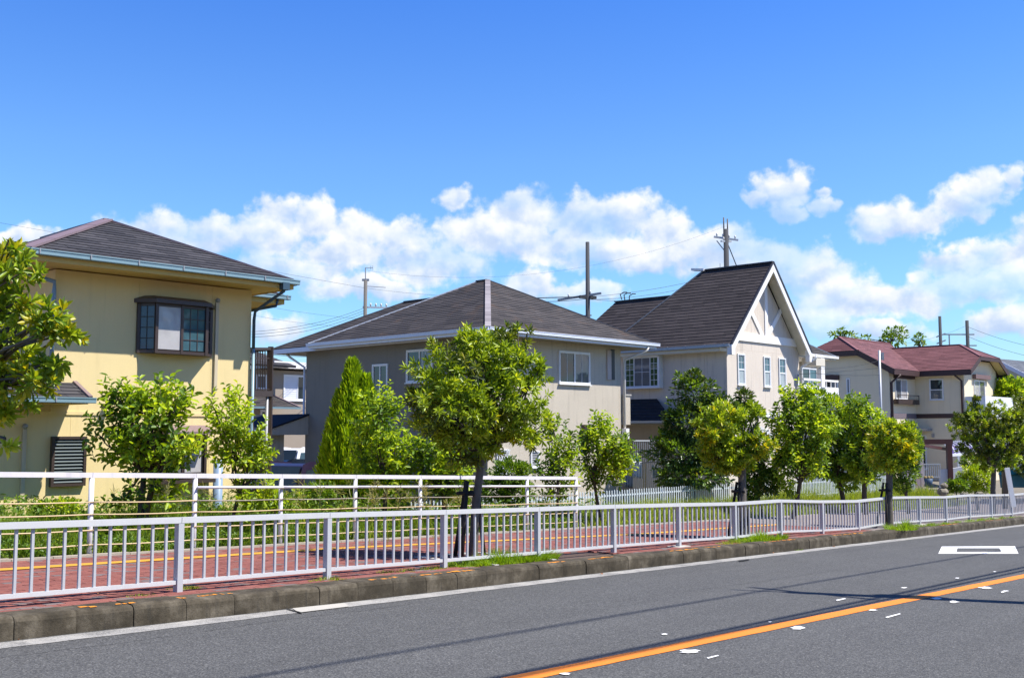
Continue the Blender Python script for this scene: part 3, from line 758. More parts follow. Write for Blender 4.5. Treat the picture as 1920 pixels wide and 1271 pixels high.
def walls(fr, a0, a1, b0, b1, z0, z1, parent, m, seams_f=(), seams_l=(), name="wall", band=None, skip='', mside=None):
    mside = mside or m
    """hollow-looking shell: one backing body; front and left faces clad with separate panels between seams"""
    mb = MB(); mb.box(a0 + .012, a1 - .012, b0 + .012, b1 - .012, z0, z1 - .01, fr); w = mb.part(name, m, parent)
    F_, L_ = Face(fr, 'front', b0), Face(fr, 'left', a0)
    if 'F' not in skip:
        xs = [a0] + sorted(seams_f) + [a1]
        zs = [z0] + sorted(band or []) + [z1]
        for i in range(len(xs) - 1):
            for j in range(len(zs) - 1):
                mb = MB(); F_.box(mb, xs[i] + (.0018 if i else 0), xs[i + 1] - (.0018 if i < len(xs) - 2 else 0), zs[j] + .003, zs[j + 1] - .003, -0.03, 0.0); mb.part("wall_panel", m, w)
    if 'L' not in skip:
        xs = [-b1] + sorted(-s for s in seams_l) + [-b0 - 0.031]
        zs = [z0] + sorted(band or []) + [z1]
        for i in range(len(xs) - 1):
            for j in range(len(zs) - 1):
                mb = MB(); L_.box(mb, xs[i] + .004, xs[i + 1] - (.004 if i < len(xs) - 2 else 0), zs[j] + .003, zs[j + 1] - .003, -0.03, 0.0); mb.part("wall_panel", mside, w)
    return w, F_, L_

SLATE = islandmat("dark_roof_slate", [(0, (0.026, 0.025, 0.030)), (0.5, (0.040, 0.038, 0.043)), (1, (0.062, 0.058, 0.064))], 0.78, 0.35, 60, big=0.28, bigs=1.6)
SLATE_B = islandmat("brownish_grey_slate", [(0, (0.030, 0.026, 0.026)), (0.5, (0.044, 0.038, 0.037)), (1, (0.064, 0.055, 0.053))], 0.8, 0.35, 60, big=0.26, bigs=0.9, stain=(0.10, 0.06, 0.036, 1.1, 0.5))
SLATE_C = islandmat("dark_brown_slate", [(0, (0.034, 0.027, 0.027)), (0.5, (0.045, 0.036, 0.036)), (1, (0.060, 0.048, 0.047))], 0.8, 0.35, 60, big=0.28, bigs=0.9)
SLATE_P = islandmat("maroon_roof_shingle", [(0, (0.120, 0.044, 0.047)), (0.5, (0.150, 0.056, 0.059)), (1, (0.185, 0.073, 0.076))], 0.75, 0.3, 60, big=0.15, bigs=0.8)
M_YEL = mat("yellow_render", (0.72, 0.575, 0.29), 0.9, var=0.05, vs=1.3, bump=0.35, bs=160, fine=0.06, fs=70, streak=0.10)
M_SOFY = mat("yellow_soffit", (0.60, 0.43, 0.15), 0.85, var=0.08, vs=3, fine=0.05)
M_TEAL = mat("grey_teal_gutter", (0.20, 0.31, 0.35), 0.4, 0.1, var=0.10, fine=0.05)
M_TEALD = mat("dark_teal_pipe", (0.045, 0.085, 0.12), 0.4, 0.1, var=0.15)
M_BLUEPIPE = mat("blue_grey_pipe", (0.17, 0.26, 0.35), 0.45, 0.1, var=0.12)
M_PINKCAP = mat("pinkish_ridge_metal", (0.22, 0.155, 0.16), 0.5, 0.1, var=0.12, fine=0.06)
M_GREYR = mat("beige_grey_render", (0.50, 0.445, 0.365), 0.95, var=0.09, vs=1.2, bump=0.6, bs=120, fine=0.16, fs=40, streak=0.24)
M_GREYD = mat("dark_grey_side_wall", (0.215, 0.20, 0.175), 0.95, var=0.08, vs=1.2, bump=0.5, bs=120, fine=0.12, fs=40, streak=0.12)  # darker tone than the front render, set on the left faces only
M_LILAC = mat("pale_fascia_paint", (0.62, 0.66, 0.76), 0.45, var=0.06, streak=0.12)
M_SOFG = mat("grey_soffit", (0.30, 0.27, 0.225), 0.85, var=0.08)
M_PINKR = mat("pinkish_beige_render", (0.62, 0.545, 0.465), 0.92, var=0.08, vs=1.3, bump=0.4, bs=140, fine=0.07, streak=0.28)
M_TRIM = mat("white_trim_paint", (0.80, 0.785, 0.78), 0.6, var=0.05, streak=0.08, fine=0.04)
M_CREAM = mat("cream_siding", (0.74, 0.645, 0.475), 0.9, var=0.05, vs=1.5, bump=0.3, bs=100, fine=0.05, streak=0.10)
M_DUCT = mat("pale_duct_cover", (0.55, 0.47, 0.32), 0.6, var=0.08, streak=0.3)
M_GREYM = mat("grey_metal", (0.30, 0.31, 0.33), 0.5, 0.3)

def pipe(pts, r, parent, m, name="downpipe", clips=True):
    mb = MB(); mb.tube(pts, r, 10); o = mb.part(name, m, parent, smooth=True)
    return o

# ---------------------------------------------------------------- house 1: yellow house at the left
F1 = Frame(-8.26, 19.13)
h1 = thing("yellow_house", "yellow rendered house with dark slate hipped roof and brown bay window at the left", "house", F1(2, 2, PLOT))
ZE1 = 4.80
ff = Face(F1, 'front', 0.0); A1 = 4.10
band_z = ff.px(250, 776)[1]
seam1 = ff.px(261, 560)[0]; seam2 = ff.px(398, 560)[0]; seam0 = ff.px(132, 800)[0]
w1, _, fl1 = walls(F1, 0, A1, 0, 7.5, band_z, ZE1 - .18, h1, M_YEL, [seam1, seam2], [2.0, 4.0])
w1b, _, _ = walls(F1, -5.0, A1, 0.0, 7.5, PLOT - .3, band_z - .004, h1, M_YEL, [-3, -1.3, seam0, seam1, seam2], [])
mb = MB(); ff.box(mb, -5.0, A1 + .01, band_z - .03, band_z + .03, 0.0, 0.022); mb.part("storey_band", M_YEL, h1)
rf, P0, P1 = hip(F1, -0.85, 4.62, -0.75, 7.9, ZE1, 0.455, h1, SLATE, M_PINKCAP, M_SOFY, M_SOFY, fas=0.16, capw=0.22)
uu, vv = Vector((F1.u.x, F1.u.y, 0)), Vector((F1.v.x, F1.v.y, 0))
gutter(F1(-0.95, -0.75, ZE1 + .01), F1(4.70, -0.75, ZE1 + .01), rf, M_TEAL, out=-vv, bm=M_GREYM)
gutter(F1(-0.85, 7.8, ZE1 + .01), F1(-0.85, -0.7, ZE1 + .01), rf, M_TEALD, out=-uu, brackets=False)
gutter(F1(4.62, -0.7, ZE1 + .01), F1(4.62, 7.8, ZE1 + .01), rf, M_TEALD, out=uu, brackets=False)
# right-hand downpipe
g0 = F1(4.35, -0.80, ZE1 - .08)
mb = MB(); mb.box(4.27, 4.43, -0.89, -0.75, ZE1 - .22, ZE1 - .07, F1); mb.part("gutter_outlet", M_TEALD, h1)
pipe([g0, g0 - Vector((0, 0, .16)), F1(A1 + .03, -0.10, ZE1 - .62), F1(A1 + .03, -0.06, ZE1 - .8), F1(A1 + .03, -0.06, 3.4)], 0.033, h1, M_TEALD)
pipe([F1(A1 + .03, -0.06, 3.4), F1(A1 + .03, -0.06, PLOT)], 0.033, h1, M_TEAL)
pipe([F1(-.86, -0.3, ZE1 - .1), F1(-.5, -0.05, ZE1 - .32), F1(-0.04, -0.06, ZE1 - .42), F1(-0.04, -0.06, ZE1 - .6), F1(-0.04, -0.06, 2.6)], 0.04, h1, M_BLUEPIPE)
# back wing
w1c = walls(F1, 1.0, 5.2, 2.0, 9.0, PLOT, ZE1 - .18, h1, M_YEL, [], [], skip='FL')[0]
rf2, _, _ = hip(F1, 0.4, 5.9, 1.45, 9.6, ZE1 - .02, 0.455, h1, SLATE, M_PINKCAP, M_SOFY, M_SOFY, fas=0.16)
gutter(F1(4.7, 1.45, ZE1), F1(6.0, 1.45, ZE1), rf2, M_TEAL, out=-vv, bm=M_GREYM)
mb = MB(); mb.tube([F1(5.7, 1.42, ZE1 - .1), F1(5.68, 1.45, ZE1 - .25), F1(5.2, 1.9, ZE1 - .38)], 0.032, 8); mb.part("downpipe", M_TEALD, h1, smooth=True)
# bay window
r = ff.rect(258, 570, 394, 660); x0, x1, z0, z1 = r[0], r[1], r[2] , r[3]
z1 = ff.px(262, 568)[1]; z0 = ff.px(262, 662)[1]
D, IN = 0.27, 0.24
bay = MB(); bp_ = [(x0, 0), (x0 + IN, D), (x1 - IN, D), (x1, 0)]
def poly_at(z, e=0.0):
    return [ff.p(x0 - e, 0.001, z), ff.p(x0 + IN - e * .6, D + e, z), ff.p(x1 - IN + e * .6, D + e, z), ff.p(x1 + e, 0.001, z)]
bay.prism(poly_at(z0 - .0, 0.015), (0, 0, 0.06)); bay.prism(poly_at(z1 - .06, 0.01), (0, 0, 0.06))
for (x, d) in bp_: bay.bar(ff.p(x, max(d, .02), z0), ff.p(x, max(d, .02), z1), 0.06, 0.06, up=ff.p(0, 1, 0) - ff.p(0, 0, 0))
xm = (x0 + x1) / 2
bay.bar(ff.p(xm, D, z0), ff.p(xm, D, z1), 0.05, 0.05, up=ff.p(0, 1, 0) - ff.p(0, 0, 0))
bw = bay.part("bay_window", M_BROWN, h1)
mb = MB(); top = [ff.p(x0 + .12, 0.001, z1 + .15), ff.p(x0 + IN, D * .6, z1 + .15), ff.p(x1 - IN, D * .6, z1 + .15), ff.p(x1 - .12, 0.001, z1 + .15)]
lo = poly_at(z1 + .0, 0.09); lo2 = poly_at(z1 + .075, 0.09)
mb.add(lo + lo2 + top, [(3, 2, 1, 0), (0, 1, 5, 4), (1, 2, 6, 5), (2, 3, 7, 6), (4, 5, 9, 8), (5, 6, 10, 9), (6, 7, 11, 10), (8, 9, 10, 11), (0, 4, 8, 11, 7, 3)]); mb.part("bay_roof", M_BROWN, bw)
def quadpane(p, q, za, zb, m_, nx, nz, fm=M_BROWN):
    p, q = Vector(p), Vector(q); n = (q - p).cross(Vector((0, 0, 1))).normalized(); mb = MB()
    a, b_ = Vector((p.x, p.y, za)), Vector((q.x, q.y, za)); h = Vector((0, 0, zb - za))
    mb.prism([a, b_, b_ + h, a + h], -n * 0.012); pn = mb.part("pane", m_, bw)
    mb = MB()
    for k in range(1, nx): c = a + (b_ - a) * k / nx + n * .004; mb.bar(c, c + h, 0.016, 0.010, up=n)
    for k in range(1, nz): c = a + h * k / nz + n * .005; mb.bar(c, c + (b_ - a), 0.010, 0.016)
    if mb.v: mb.part("muntin", fm, pn)
G_BAYL = glass("blue_curtained_glass", (0.018, 0.04, 0.085))
e_ = .035
quadpane(ff.p(x0 + .02, .02, 0), ff.p(x0 + IN - .02, D - .02, 0), z0 + .08, z1 - .06, G_BAYL, 2, 4, M_BLACK)
quadpane(ff.p(x0 + IN + e_, D, 0), ff.p(xm - .02, D, 0), z0 + .08, z1 - .06, G_CURT, 1, 1)
quadpane(ff.p(xm + .03, D - .01, 0), ff.p(x1 - IN - e_, D - .01, 0), z0 + .08, z1 - .06, G_BLUE, 3, 4)
quadpane(ff.p(x1 - IN + .02, D - .02, 0), ff.p(x1 - .02, .02, 0), z0 + .08, z1 - .06, G_BAYL, 3, 4)
# lean-to roof at the left over the ground floor
zl = ff.px(140, 718)[1]; al = ff.px(140, 718)[0]; g_a, g_z = Face(F1, 'front', -0.80).px(170, 747)
lt = [F1(-6.0, -0.80, g_z), F1(g_a, -0.80, g_z), F1(al, 0.0, zl), F1(-6.0, 0.0, zl)]
lr = slab(lt, h1, M_PINKCAP, 0.05, "lean_to_roof"); shingles(lt, lr, SLATE); cap_line(lt[1], lt[2], lr, M_PINKCAP, 0.07, 0.05, name="verge_trim")
mb = MB(); mb.box(-6.0, g_a - .05, -0.76, -0.03, g_z - .10, g_z - .075, F1); mb.part("soffit", M_SOFY, lr)
mb = MB(); mb.prism([F1(g_a - .04, -.76, g_z - .1), F1(g_a - .04, -.02, g_z - .1), F1(al - .02, -.02, zl - .03), F1(g_a - .04, -.76, g_z - .03)], uu * .02); mb.part("verge_board", M_YEL, lr)
gutter(F1(-6.0, -0.80, g_z + .01), F1(g_a + .05, -0.80, g_z + .01), lr, M_TEAL, out=-vv, bm=M_GREYM)
mb = MB(); mb.box(-5.0, -0.002, 0.012, 6.0, band_z - .003, zl - .02, F1); mb.part("wing_wall", M_YEL, h1)
mb = MB(); mb.box(-5.9, -0.002, -.01, 6.2, zl - .018, zl + .03, F1); mb.part("wing_roof", M_PINKCAP, h1)
# louvred window
r = ff.rect(93, 818, 158, 911)
mb = MB(); x0_, x1_, z0_, z1_ = r; f_ = 0.05
ff.box(mb, x0_, x0_ + f_, z0_, z1_, 0, .09); ff.box(mb, x1_ - f_, x1_, z0_, z1_, 0, .09); ff.box(mb, x0_ + f_, x1_ - f_, z0_, z0_ + f_, 0, .09); ff.box(mb, x0_ + f_, x1_ - f_, z1_ - f_, z1_, 0, .09)
lw = mb.part("louvre_window", M_BROWN, h1)
mb = MB(); ff.box(mb, x0_ + f_, x1_ - f_, z0_ + f_, z1_ - f_, .003, .015); mb.part("pane", G_GREY, lw)
M_SLAT = mat("grey_green_slat", (0.10, 0.125, 0.13), 0.4, 0.1)
for k in range(13):
    z = z0_ + f_ + (z1_ - z0_ - 2 * f_) * (k + .5) / 13; mb = MB()
    a, b_ = ff.p(x0_ + f_, .05, z), ff.p(x1_ - f_, .05, z); mb.hexa([ff.p(x0_ + f_, .03, z + .028), ff.p(x0_ + f_, .075, z - .018), ff.p(x1_ - f_, .075, z - .018), ff.p(x1_ - f_, .03, z + .028),
        ff.p(x0_ + f_, .03, z + .034), ff.p(x0_ + f_, .08, z - .012), ff.p(x1_ - f_, .08, z - .012), ff.p(x1_ - f_, .03, z + .034)]); mb.part("slat", M_SLAT, lw)
# lower window behind the shrubs, with a small canopy
r = ff.rect(300, 815, 384, 893)
window(ff, r, h1, M_BROWN, [(0, .5, 0, 1, G_GREY, 1, 1), (.5, 1, 0, 1, G_CURT, 1, 1)], 0.05, label="brown framed ground-floor window behind the shrubs", depth=.08)
mb = MB(); ff.box(mb, r[0] - .1, r[1] + .1, r[2] - .12, r[2] - .05, 0, .3); mb.part("window_shelf", M_BROWN, h1)
mb = MB(); rr = ff.rect(296, 797, 386, 812); mb.hexa([ff.p(rr[0], 0, rr[2]), ff.p(rr[0], .38, rr[2] - .02), ff.p(rr[1], .38, rr[2] - .02), ff.p(rr[1], 0, rr[2]), ff.p(rr[0], 0, rr[3]), ff.p(rr[0], .38, rr[2] + .03), ff.p(rr[1], .38, rr[2] + .03), ff.p(rr[1], 0, rr[3])]); mb.part("window_canopy", M_PINKCAP, h1)
# duct covers, lamp
for (xa, ya, xb, yb, m_) in ((406, 562, 404, 735, M_DUCT), (45, 797, 42, 955, M_DUCT)):
    a, za = ff.px(xa, ya); b_, zb = ff.px(xb, yb); mb = MB(); ff.box(mb, a - .035, a + .035, zb, za, 0.0, .05); o = mb.part("duct_cover", m_, h1)
    mb = MB(); mb.sphere(ff.p(a, .05, za - .02), .05, 10, 6); mb.part("duct_cap", M_GREYM, o, smooth=True)
a, z = ff.px(200, 756); mb = MB(); mb.tube([ff.p(a, 0, z - .04), ff.p(a, .1, z - .04)], .03, 8); lp = mb.part("wall_lamp", M_BLACK, h1)
mb = MB(); mb.sphere(ff.p(a, .13, z), .075, 12, 8, (1, 1, .6)); mb.part("lamp_shade", M_TRIM, lp, smooth=True)
# standing grey-blue pipe in front of the wall
c = ff.p(ff.px(396, 900)[0], .25, 0); mb = MB(); zt = ff.px(396, 862)[1]
mb.tube([(c.x, c.y, PLOT - .2), (c.x, c.y, zt)], 0.095, 16)
M_TANK = mat("grey_blue_plastic", (0.22, 0.30, 0.42), 0.4, var=0.1, streak=0.4)
tp = mb.part("vent_pipe", M_TANK, None, smooth=True); tag(tp, "thick grey-blue vertical pipe standing by the yellow wall", "pipe")
# brown balcony screen to the right of the yellow house
bz0, bz1 = None, None
bp0 = atY(473, 655, 24.6); bp1 = atY(508, 655, 25.2)
bal_ = thing("balcony_frame", "dark brown metal balcony with vertical bars on tall posts beside the yellow house", "balcony", (bp1.x, bp1.y, PLOT))
def bpt(px, py): k = (px - 473) / 35.0; return atY(px, py, 24.6 + .6 * k)
mb = MB(); q0 = bpt(508, 650); mb.bar((q0.x, q0.y, PLOT - .1), q0, .11, .11, up=(1, 0, 0)); mb.part("post", M_BROWN, bal_)
q0 = bpt(501, 735); mb = MB(); mb.tube([(q0.x, q0.y, PLOT - .1), q0], .035, 8); mb.part("drain_pipe", M_GREYM, bal_, smooth=True)
mb = MB(); mb.bar(bpt(468, 654), bpt(508, 654), .09, .06); mb.part("top_beam", M_BROWN, bal_)
mb = MB(); mb.bar(bpt(468, 738), bpt(508, 738), .14, .13); mb.part("bottom_beam", M_BROWN, bal_)
for x in (474, 479, 483.5, 488, 492.5, 497, 501.5):
    mb = MB(); mb.bar(bpt(x, 657), bpt(x, 732), .022, .022, up=(1, 0, 0)); mb.part("bar", M_BROWN, bal_)
for y in (672, 730): mb = MB(); mb.bar(bpt(470, y), bpt(506, y), .02, .025); mb.part("crossbar", M_BROWN, bal_)
mb = MB(); k0 = bpt(508, 738); k1 = k0 + vv * 2.5; mb.bar(k0, k1, .1, .12); mb.part("side_beam", M_BROWN, bal_)
mb = MB(); k0 = bpt(508, 655); k1 = k0 + vv * 2.5; mb.bar(k0, k1, .06, .06); mb.part("side_rail", M_BROWN, bal_)

# ---------------------------------------------------------------- house 2: grey house in the middle
c2 = at(915, 617, 4.80)
F2 = Frame(c2.x, c2.y)
h2 = thing("grey_house", "beige-grey rendered house with low hipped slate roof and white fascia in the middle", "house", F2(4, 4, PLOT))
ZE2 = 4.86; OV = 0.70; A2 = F2.front(1231, 650, 0.0)[0]; WA2 = F2.front(1165, 800, OV)[0]; B2 = F2.side(578, 643, 0.0)[0]; AW2 = 0.95; BW2 = F2.side(573, 760, AW2)[0]; BL2 = F2.side(511, 655, 0.33)[0]; pass
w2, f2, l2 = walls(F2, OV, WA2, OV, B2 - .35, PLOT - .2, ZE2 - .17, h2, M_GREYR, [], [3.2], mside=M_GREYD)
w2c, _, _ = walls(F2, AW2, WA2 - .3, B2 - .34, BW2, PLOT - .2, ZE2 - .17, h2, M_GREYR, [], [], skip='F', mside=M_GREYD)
f2 = Face(F2, 'front', OV); l2 = Face(F2, 'left', OV)
rf, P0, P1 = hip(F2, 0, A2, 0, B2, ZE2, 0.53, h2, SLATE_B, mat("grey_ridge_cap", (0.12, 0.11, 0.115), .6), M_LILAC, M_SOFG, fas=0.17, near_hip=M_RIDGET, capw=0.19, ncap=26, left_cap=M_TRIM)
rf2, Q0, Q1 = hip(F2, 0.33, A2 - 1.2, 3.0, BL2, ZE2 - .03, 0.51, h2, SLATE_B, mat("grey_ridge_cap", (0.12, 0.11, 0.115), .6), M_LILAC, M_SOFG, fas=0.17)
u2, v2 = Vector((F2.u.x, F2.u.y, 0)), Vector((F2.v.x, F2.v.y, 0))
gutter(F2(-.02, 0, ZE2 + .01), F2(A2 + .08, 0, ZE2 + .01), rf, M_LILAC, w=.1, h=.1, out=-v2, brackets=False)
gutter(F2(0, B2, ZE2 + .01), F2(0, 0, ZE2 + .01), rf, M_LILAC, w=.1, h=.1, out=-u2, brackets=False)
PN = [(0, .5, 0, 1, G_DARK, 2, 1), (.5, 1, 0, 1, G_GREY, 2, 1)]
window(f2, f2.rect(1047, 659.5, 1105, 720.5), h2, M_WHITEM, PN, 0.045, label="white sliding window on the sunlit front")
window(l2, l2.rect(763, 655, 812.5, 717), h2, M_WHITEM, [(0, .5, 0, 1, G_DARK, 1, 1), (.5, 1, 0, 1, G_GREY, 4, 1)], 0.05, label="white sliding window on the shaded side")
window(l2, l2.rect(699, 682.5, 728, 745), h2, M_WHITEM, [(0, .5, 0, 1, G_DARK, 1, 1), (.5, 1, 0, 1, G_DARK, 1, 1)], 0.05, label="narrow tall window on the shaded side")
lw = window(f2, f2.rect(994, 845, 1010, 876), h2, M_WHITEM, [(0, 1, 0, 1, G_GREY, 1, 6)], 0.04, label="small louvred window low on the front")
# lattice grille over the ground-floor window
r = f2.rect(930, 842, 953, 888)
gw = window(f2, r, h2, M_WHITEM, [(0, 1, 0, 1, G_GREY, 1, 1)], 0.04, label="ground-floor window behind a white lattice")
mb = MB(); n = 5; W_, H_ = r[1] - r[0], r[3] - r[2]
for k in range(-6, 7):
    for sgn in (1, -1):
        x0g = r[0] + W_ * k / n; pa = (x0g, r[2]); pb = (x0g + sgn * H_ * .55, r[3])
        # clip to the frame
        (ax, az_), (bx, bz_) = pa, pb
        def cl_(ax, az_, bx, bz_):
            t0, t1 = 0.0, 1.0; dx_ = bx - ax
            for lim, sg in ((r[0], 1), (r[1], -1)):
                qa = (ax - lim) * sg; qb = (bx - lim) * sg
                if qa < 0 and qb < 0: return None
                if qa < 0: t0 = max(t0, qa / (qa - qb))
                if qb < 0: t1 = min(t1, qa / (qa - qb))
            return None if t0 >= t1 else (ax + dx_ * t0, az_ + (bz_ - az_) * t0, ax + dx_ * t1, az_ + (bz_ - az_) * t1)
        q = cl_(ax, az_, bx, bz_)
        if q: mb.bar(f2.p(q[0], .10 + .012 * (sgn > 0), q[1]), f2.p(q[2], .10 + .012 * (sgn > 0), q[3]), .012, .03, up=v2)
mb.part("lattice", M_WHITEM, gw)
# recess by the corner and fin wall
r = f2.rect(1145, 655, 1152, 712); mb = MB(); f2.box(mb, r[0], r[1], r[2], r[3], .002, .02); mb.part("wall_slot", M_BLACK, h2)
r = f2.rect(1137, 656, 1144.5, 712); mb = MB(); f2.box(mb, r[0], r[1], r[2], r[3] - .02, .0, .05); mb.part("pipe_cover", mat("pinkish_cover", (0.45, .38, .36), .7), h2)
r = f2.rect(1090, 796, 1101, 832); mb = MB(); f2.box(mb, r[0], r[1], r[2], r[3], 0, .16); mb.part("vent_hood", M_BROWN, h2)
aw = f2.px(1166, 760)[0]; az0 = f2.px(1180, 796)[1]; az1 = f2.px(1180, 742)[1]; a1w = f2.px(1180.5, 760)[0]
mb = MB(); mb.box(aw, a1w, OV - .03, OV + .12, az0, az1, F2); mb.part("fin_wall", M_GREYR, h2)
mb = MB(); mb.box(aw - .0, a1w + .04, OV - .06, OV + .15, az1, az1 + .05, F2); mb.part("fin_cap", M_PALE, h2)
# downpipe at the right corner
mb = MB(); ac = WA2 + .16
M_PIPEW = mat("off_white_pipe", (0.62, 0.58, 0.52), 0.5, var=0.08)
pipe([F2(A2 - .55, -.03, ZE2 - .16), F2(A2 - .6, -.01, ZE2 - .28), F2(ac - .08, OV - .12, ZE2 - .62), F2(ac - .08, OV - .09, ZE2 - .8), F2(ac - .08, OV - .09, PLOT)], .045, h2, M_PIPEW)
r = Face(F2, 'front', OV - .1).px(1172, 812); mb = MB(); mb.box(r[0] - .07, r[0] + .12, OV - .2, OV - .02, r[1] - .2, r[1] + .17, F2); mb.part("meter_box", M_TRIM, h2)
# downpipe and side porch at the far left
bl = BW2
pipe([F2(.6, BL2 - .5, ZE2 - .2), F2(.65, BL2 - .7, ZE2 - .35), F2(AW2 - .02, bl + .08, ZE2 - .75), F2(AW2 - .02, bl + .08, 2.3), F2(AW2 - .7, bl + .3, 1.95), F2(AW2 - 1.5, bl + .4, 1.72)], .045, h2, M_LILAC)
pz0 = 1.62; py0 = l2.px(573, 765)[1]
OP = AW2
pr = [F2(-.9, bl + 3.6, 1.78), F2(-.9, bl - .25, 1.78), F2(OP, bl - .25, 2.35), F2(OP, bl + 3.6, 2.35)]
M_NAVY = mat("dark_blue_roof_sheet", (0.020, 0.022, 0.034), .85, 0, var=.15, spec=.15)
prf = slab(pr, h2, M_NAVY, .06, "porch_roof")
mb = MB(); mb.box(-.93, -.88, bl - .25, bl + 3.6, 1.58, 1.76, F2); mb.part("fascia", M_LILAC, prf)
mb = MB(); mb.box(-.3, .25, bl + .35, bl + .9, PLOT, 1.7, F2); mb.part("porch_pillar", M_GREYR, h2)
mb = MB(); mb.prism([F2(-.86, bl - .2, 1.56), F2(OP, bl - .2, 1.56), F2(OP, bl - .2, 2.30), F2(-.86, bl - .2, 1.74)], -v2 * -.06); mb.part("porch_gable", M_GREYR, prf)

# ---------------------------------------------------------------- house 3: steep gable with white half-timber trim
ZE3 = 5.10
c3 = at(1372, 645, ZE3)
F3 = Frame(c3.x, c3.y)
h3 = thing("gabled_house", "pinkish-beige house with steep dark roof and white half-timbered gable", "house", F3(4, 4, PLOT))
gA = 6.35; OVF, OVS = 0.55, 0.42
f3v = Face(F3, 'front', 0.0)
aR = f3v.px(1521, 665)[0]; aP, zP = f3v.px(1449, 492); gA = aR
A_l, A_r = OVS, f3v.px(1500, 700)[0]
f3 = Face(F3, 'front', OVF)
A_l = f3.px(1363.5, 720)[0]; A_r = f3.px(1499, 720)[0]
sl3 = (zP - ZE3) / aP
zband3 = f3.px(1415, 777)[1]
seams = [f3.px(x, 740)[0] for x in (1413, 1432, 1450, 1476)]
w3, _, l3 = walls(F3, A_l, A_r, OVF, 9.0, PLOT - .2, ZE3 - .12, h3, M_PINKR, seams, [1.6, 3.1, 4.6, 6.1, 7.6], band=[zband3])
l3 = Face(F3, 'left', A_l)
# gable wall triangle with panels
gz0 = ZE3 - .12
def rake_z(a): return ZE3 + min(a, gA - a) * sl3 - .10
for (xa, xb) in zip([A_l] + [aP - .9, aP, aP + .9], [aP - .9, aP, aP + .9] + [A_r]):
    pts = [(xa, gz0), (xb, gz0), (xb, rake_z(xb))] + ([(aP, rake_z(aP))] if xa < aP < xb else []) + [(xa, rake_z(xa))]
    mb = MB(); mb.prism([f3.p(x + (.004 if k in (0, len(pts) - 1) else -.004), -.06, z) for k, (x, z) in enumerate(pts)], f3.p(0, .06, 0) - f3.p(0, 0, 0)); mb.part("wall_panel", M_PINKR, w3)
# main roof
RL = 3.4; EL = 6.7
bE, bR = EL, RL
Lp = [F3(0, EL, ZE3), F3(0, 0, ZE3), F3(aP, 0, zP), F3(aP, RL, zP)]
Rp = [F3(gA, 0, ZE3), F3(gA, EL, ZE3), F3(aP, RL, zP), F3(aP, 0, zP)]
Bp = [F3(gA, EL, ZE3), F3(0, EL, ZE3), F3(aP, RL, zP)]
r3 = slab(Lp, h3, SLATE_C, .06, "roof"); shingles(Lp, r3, SLATE_C, exp=.19)
r3b = slab(Rp, h3, SLATE_C, .06, "roof"); shingles(Rp, r3b, SLATE_C, exp=.19)
r3c = slab(Bp, h3, SLATE_C, .06, "roof"); shingles(Bp, r3c, SLATE_C, exp=.19)
M_CAPD = mat("dark_ridge_metal", (0.045, 0.042, 0.05), .45, .3)
M_CAPG = mat("grey_hip_metal", (0.18, 0.17, 0.18), .45, .3)
cap_line(F3(aP, -.02, zP), F3(aP, RL, zP), r3, M_CAPD, .2, .06, lift=.02); cap_line(F3(0, EL, ZE3), F3(aP, RL, zP), r3, M_CAPG, .14, .06, name="hip_cap")
cap_line(F3(-.02, -.02, ZE3), F3(aP, -.02, zP), r3, M_CAPD, .07, .07, name="verge_trim"); cap_line(F3(gA + .02, -.02, ZE3), F3(aP, -.02, zP), r3, M_CAPD, .07, .07, name="verge_trim")
# barge boards
def rake(a0, z0, a1, z1, w, b0, d, name, m, par):
    p, q = Vector((a0, z0)), Vector((a1, z1)); mb = MB()
    mb.prism([F3(a0, b0, z0), F3(a1, b0, z1), F3(a1, b0, z1 - w), F3(a0, b0, z0 - w)], Vector((F3.v.x, F3.v.y, 0)) * d); return mb.part(name, m, par)
bw_ = 0.36
rake(-.05, ZE3 - .05, aP, zP - .03, bw_, -.03, .05, "barge_board", M_TRIM, r3); rake(gA + .05, ZE3 - .05, aP + .002, zP - .03, bw_, -.03, .05, "barge_board", M_TRIM, r3)
mb = MB(); mb.prism([F3(-.05, -.028, ZE3 - .05 - bw_), F3(.2, -.028, ZE3 - .05 - bw_), F3(.2, -.028, ZE3 + .1), F3(-.05, -.028, ZE3 - .05)], Vector((F3.v.x, F3.v.y, 0)) * .2); mb.part("eave_return", M_TRIM, r3)
mb = MB(); mb.prism([F3(gA - .2, -.028, ZE3 - .05 - bw_), F3(gA + .05, -.028, ZE3 - .05 - bw_), F3(gA + .05, -.028, ZE3 - .05), F3(gA - .2, -.028, ZE3 + .1)], Vector((F3.v.x, F3.v.y, 0)) * .2); mb.part("eave_return", M_TRIM, r3)
M_SOFP = mat("cream_soffit", (0.62, 0.57, 0.48), .8)
for sg in (0, 1):
    a_ = (lambda k: k) if sg == 0 else (lambda k: gA - k)
    pts = [F3(a_(0), 0, ZE3 - .10), F3(a_(aP - .02), 0, zP - .12), F3(a_(aP - .02), OVF, zP - .12), F3(a_(0), OVF, ZE3 - .10)]
    if sg: pts = [F3(gA, 0, ZE3 - .10), F3(aP + .02, 0, zP - .12), F3(aP + .02, OVF, zP - .12), F3(gA, OVF, ZE3 - .10)]
    mb = MB(); mb.add(pts, [(0, 1, 2, 3)]); mb.part("soffit", M_SOFP, r3)
mb = MB(); mb.box(0.02, A_l + .05, OVF, EL, ZE3 - .24, ZE3 - .10, F3); mb.part("eave_box", M_SOFP, r3)
u3, v3 = Vector((F3.u.x, F3.u.y, 0)), Vector((F3.v.x, F3.v.y, 0))
M_GUTP = mat("pale_grey_gutter", (0.40, 0.43, 0.46), .45, .1)
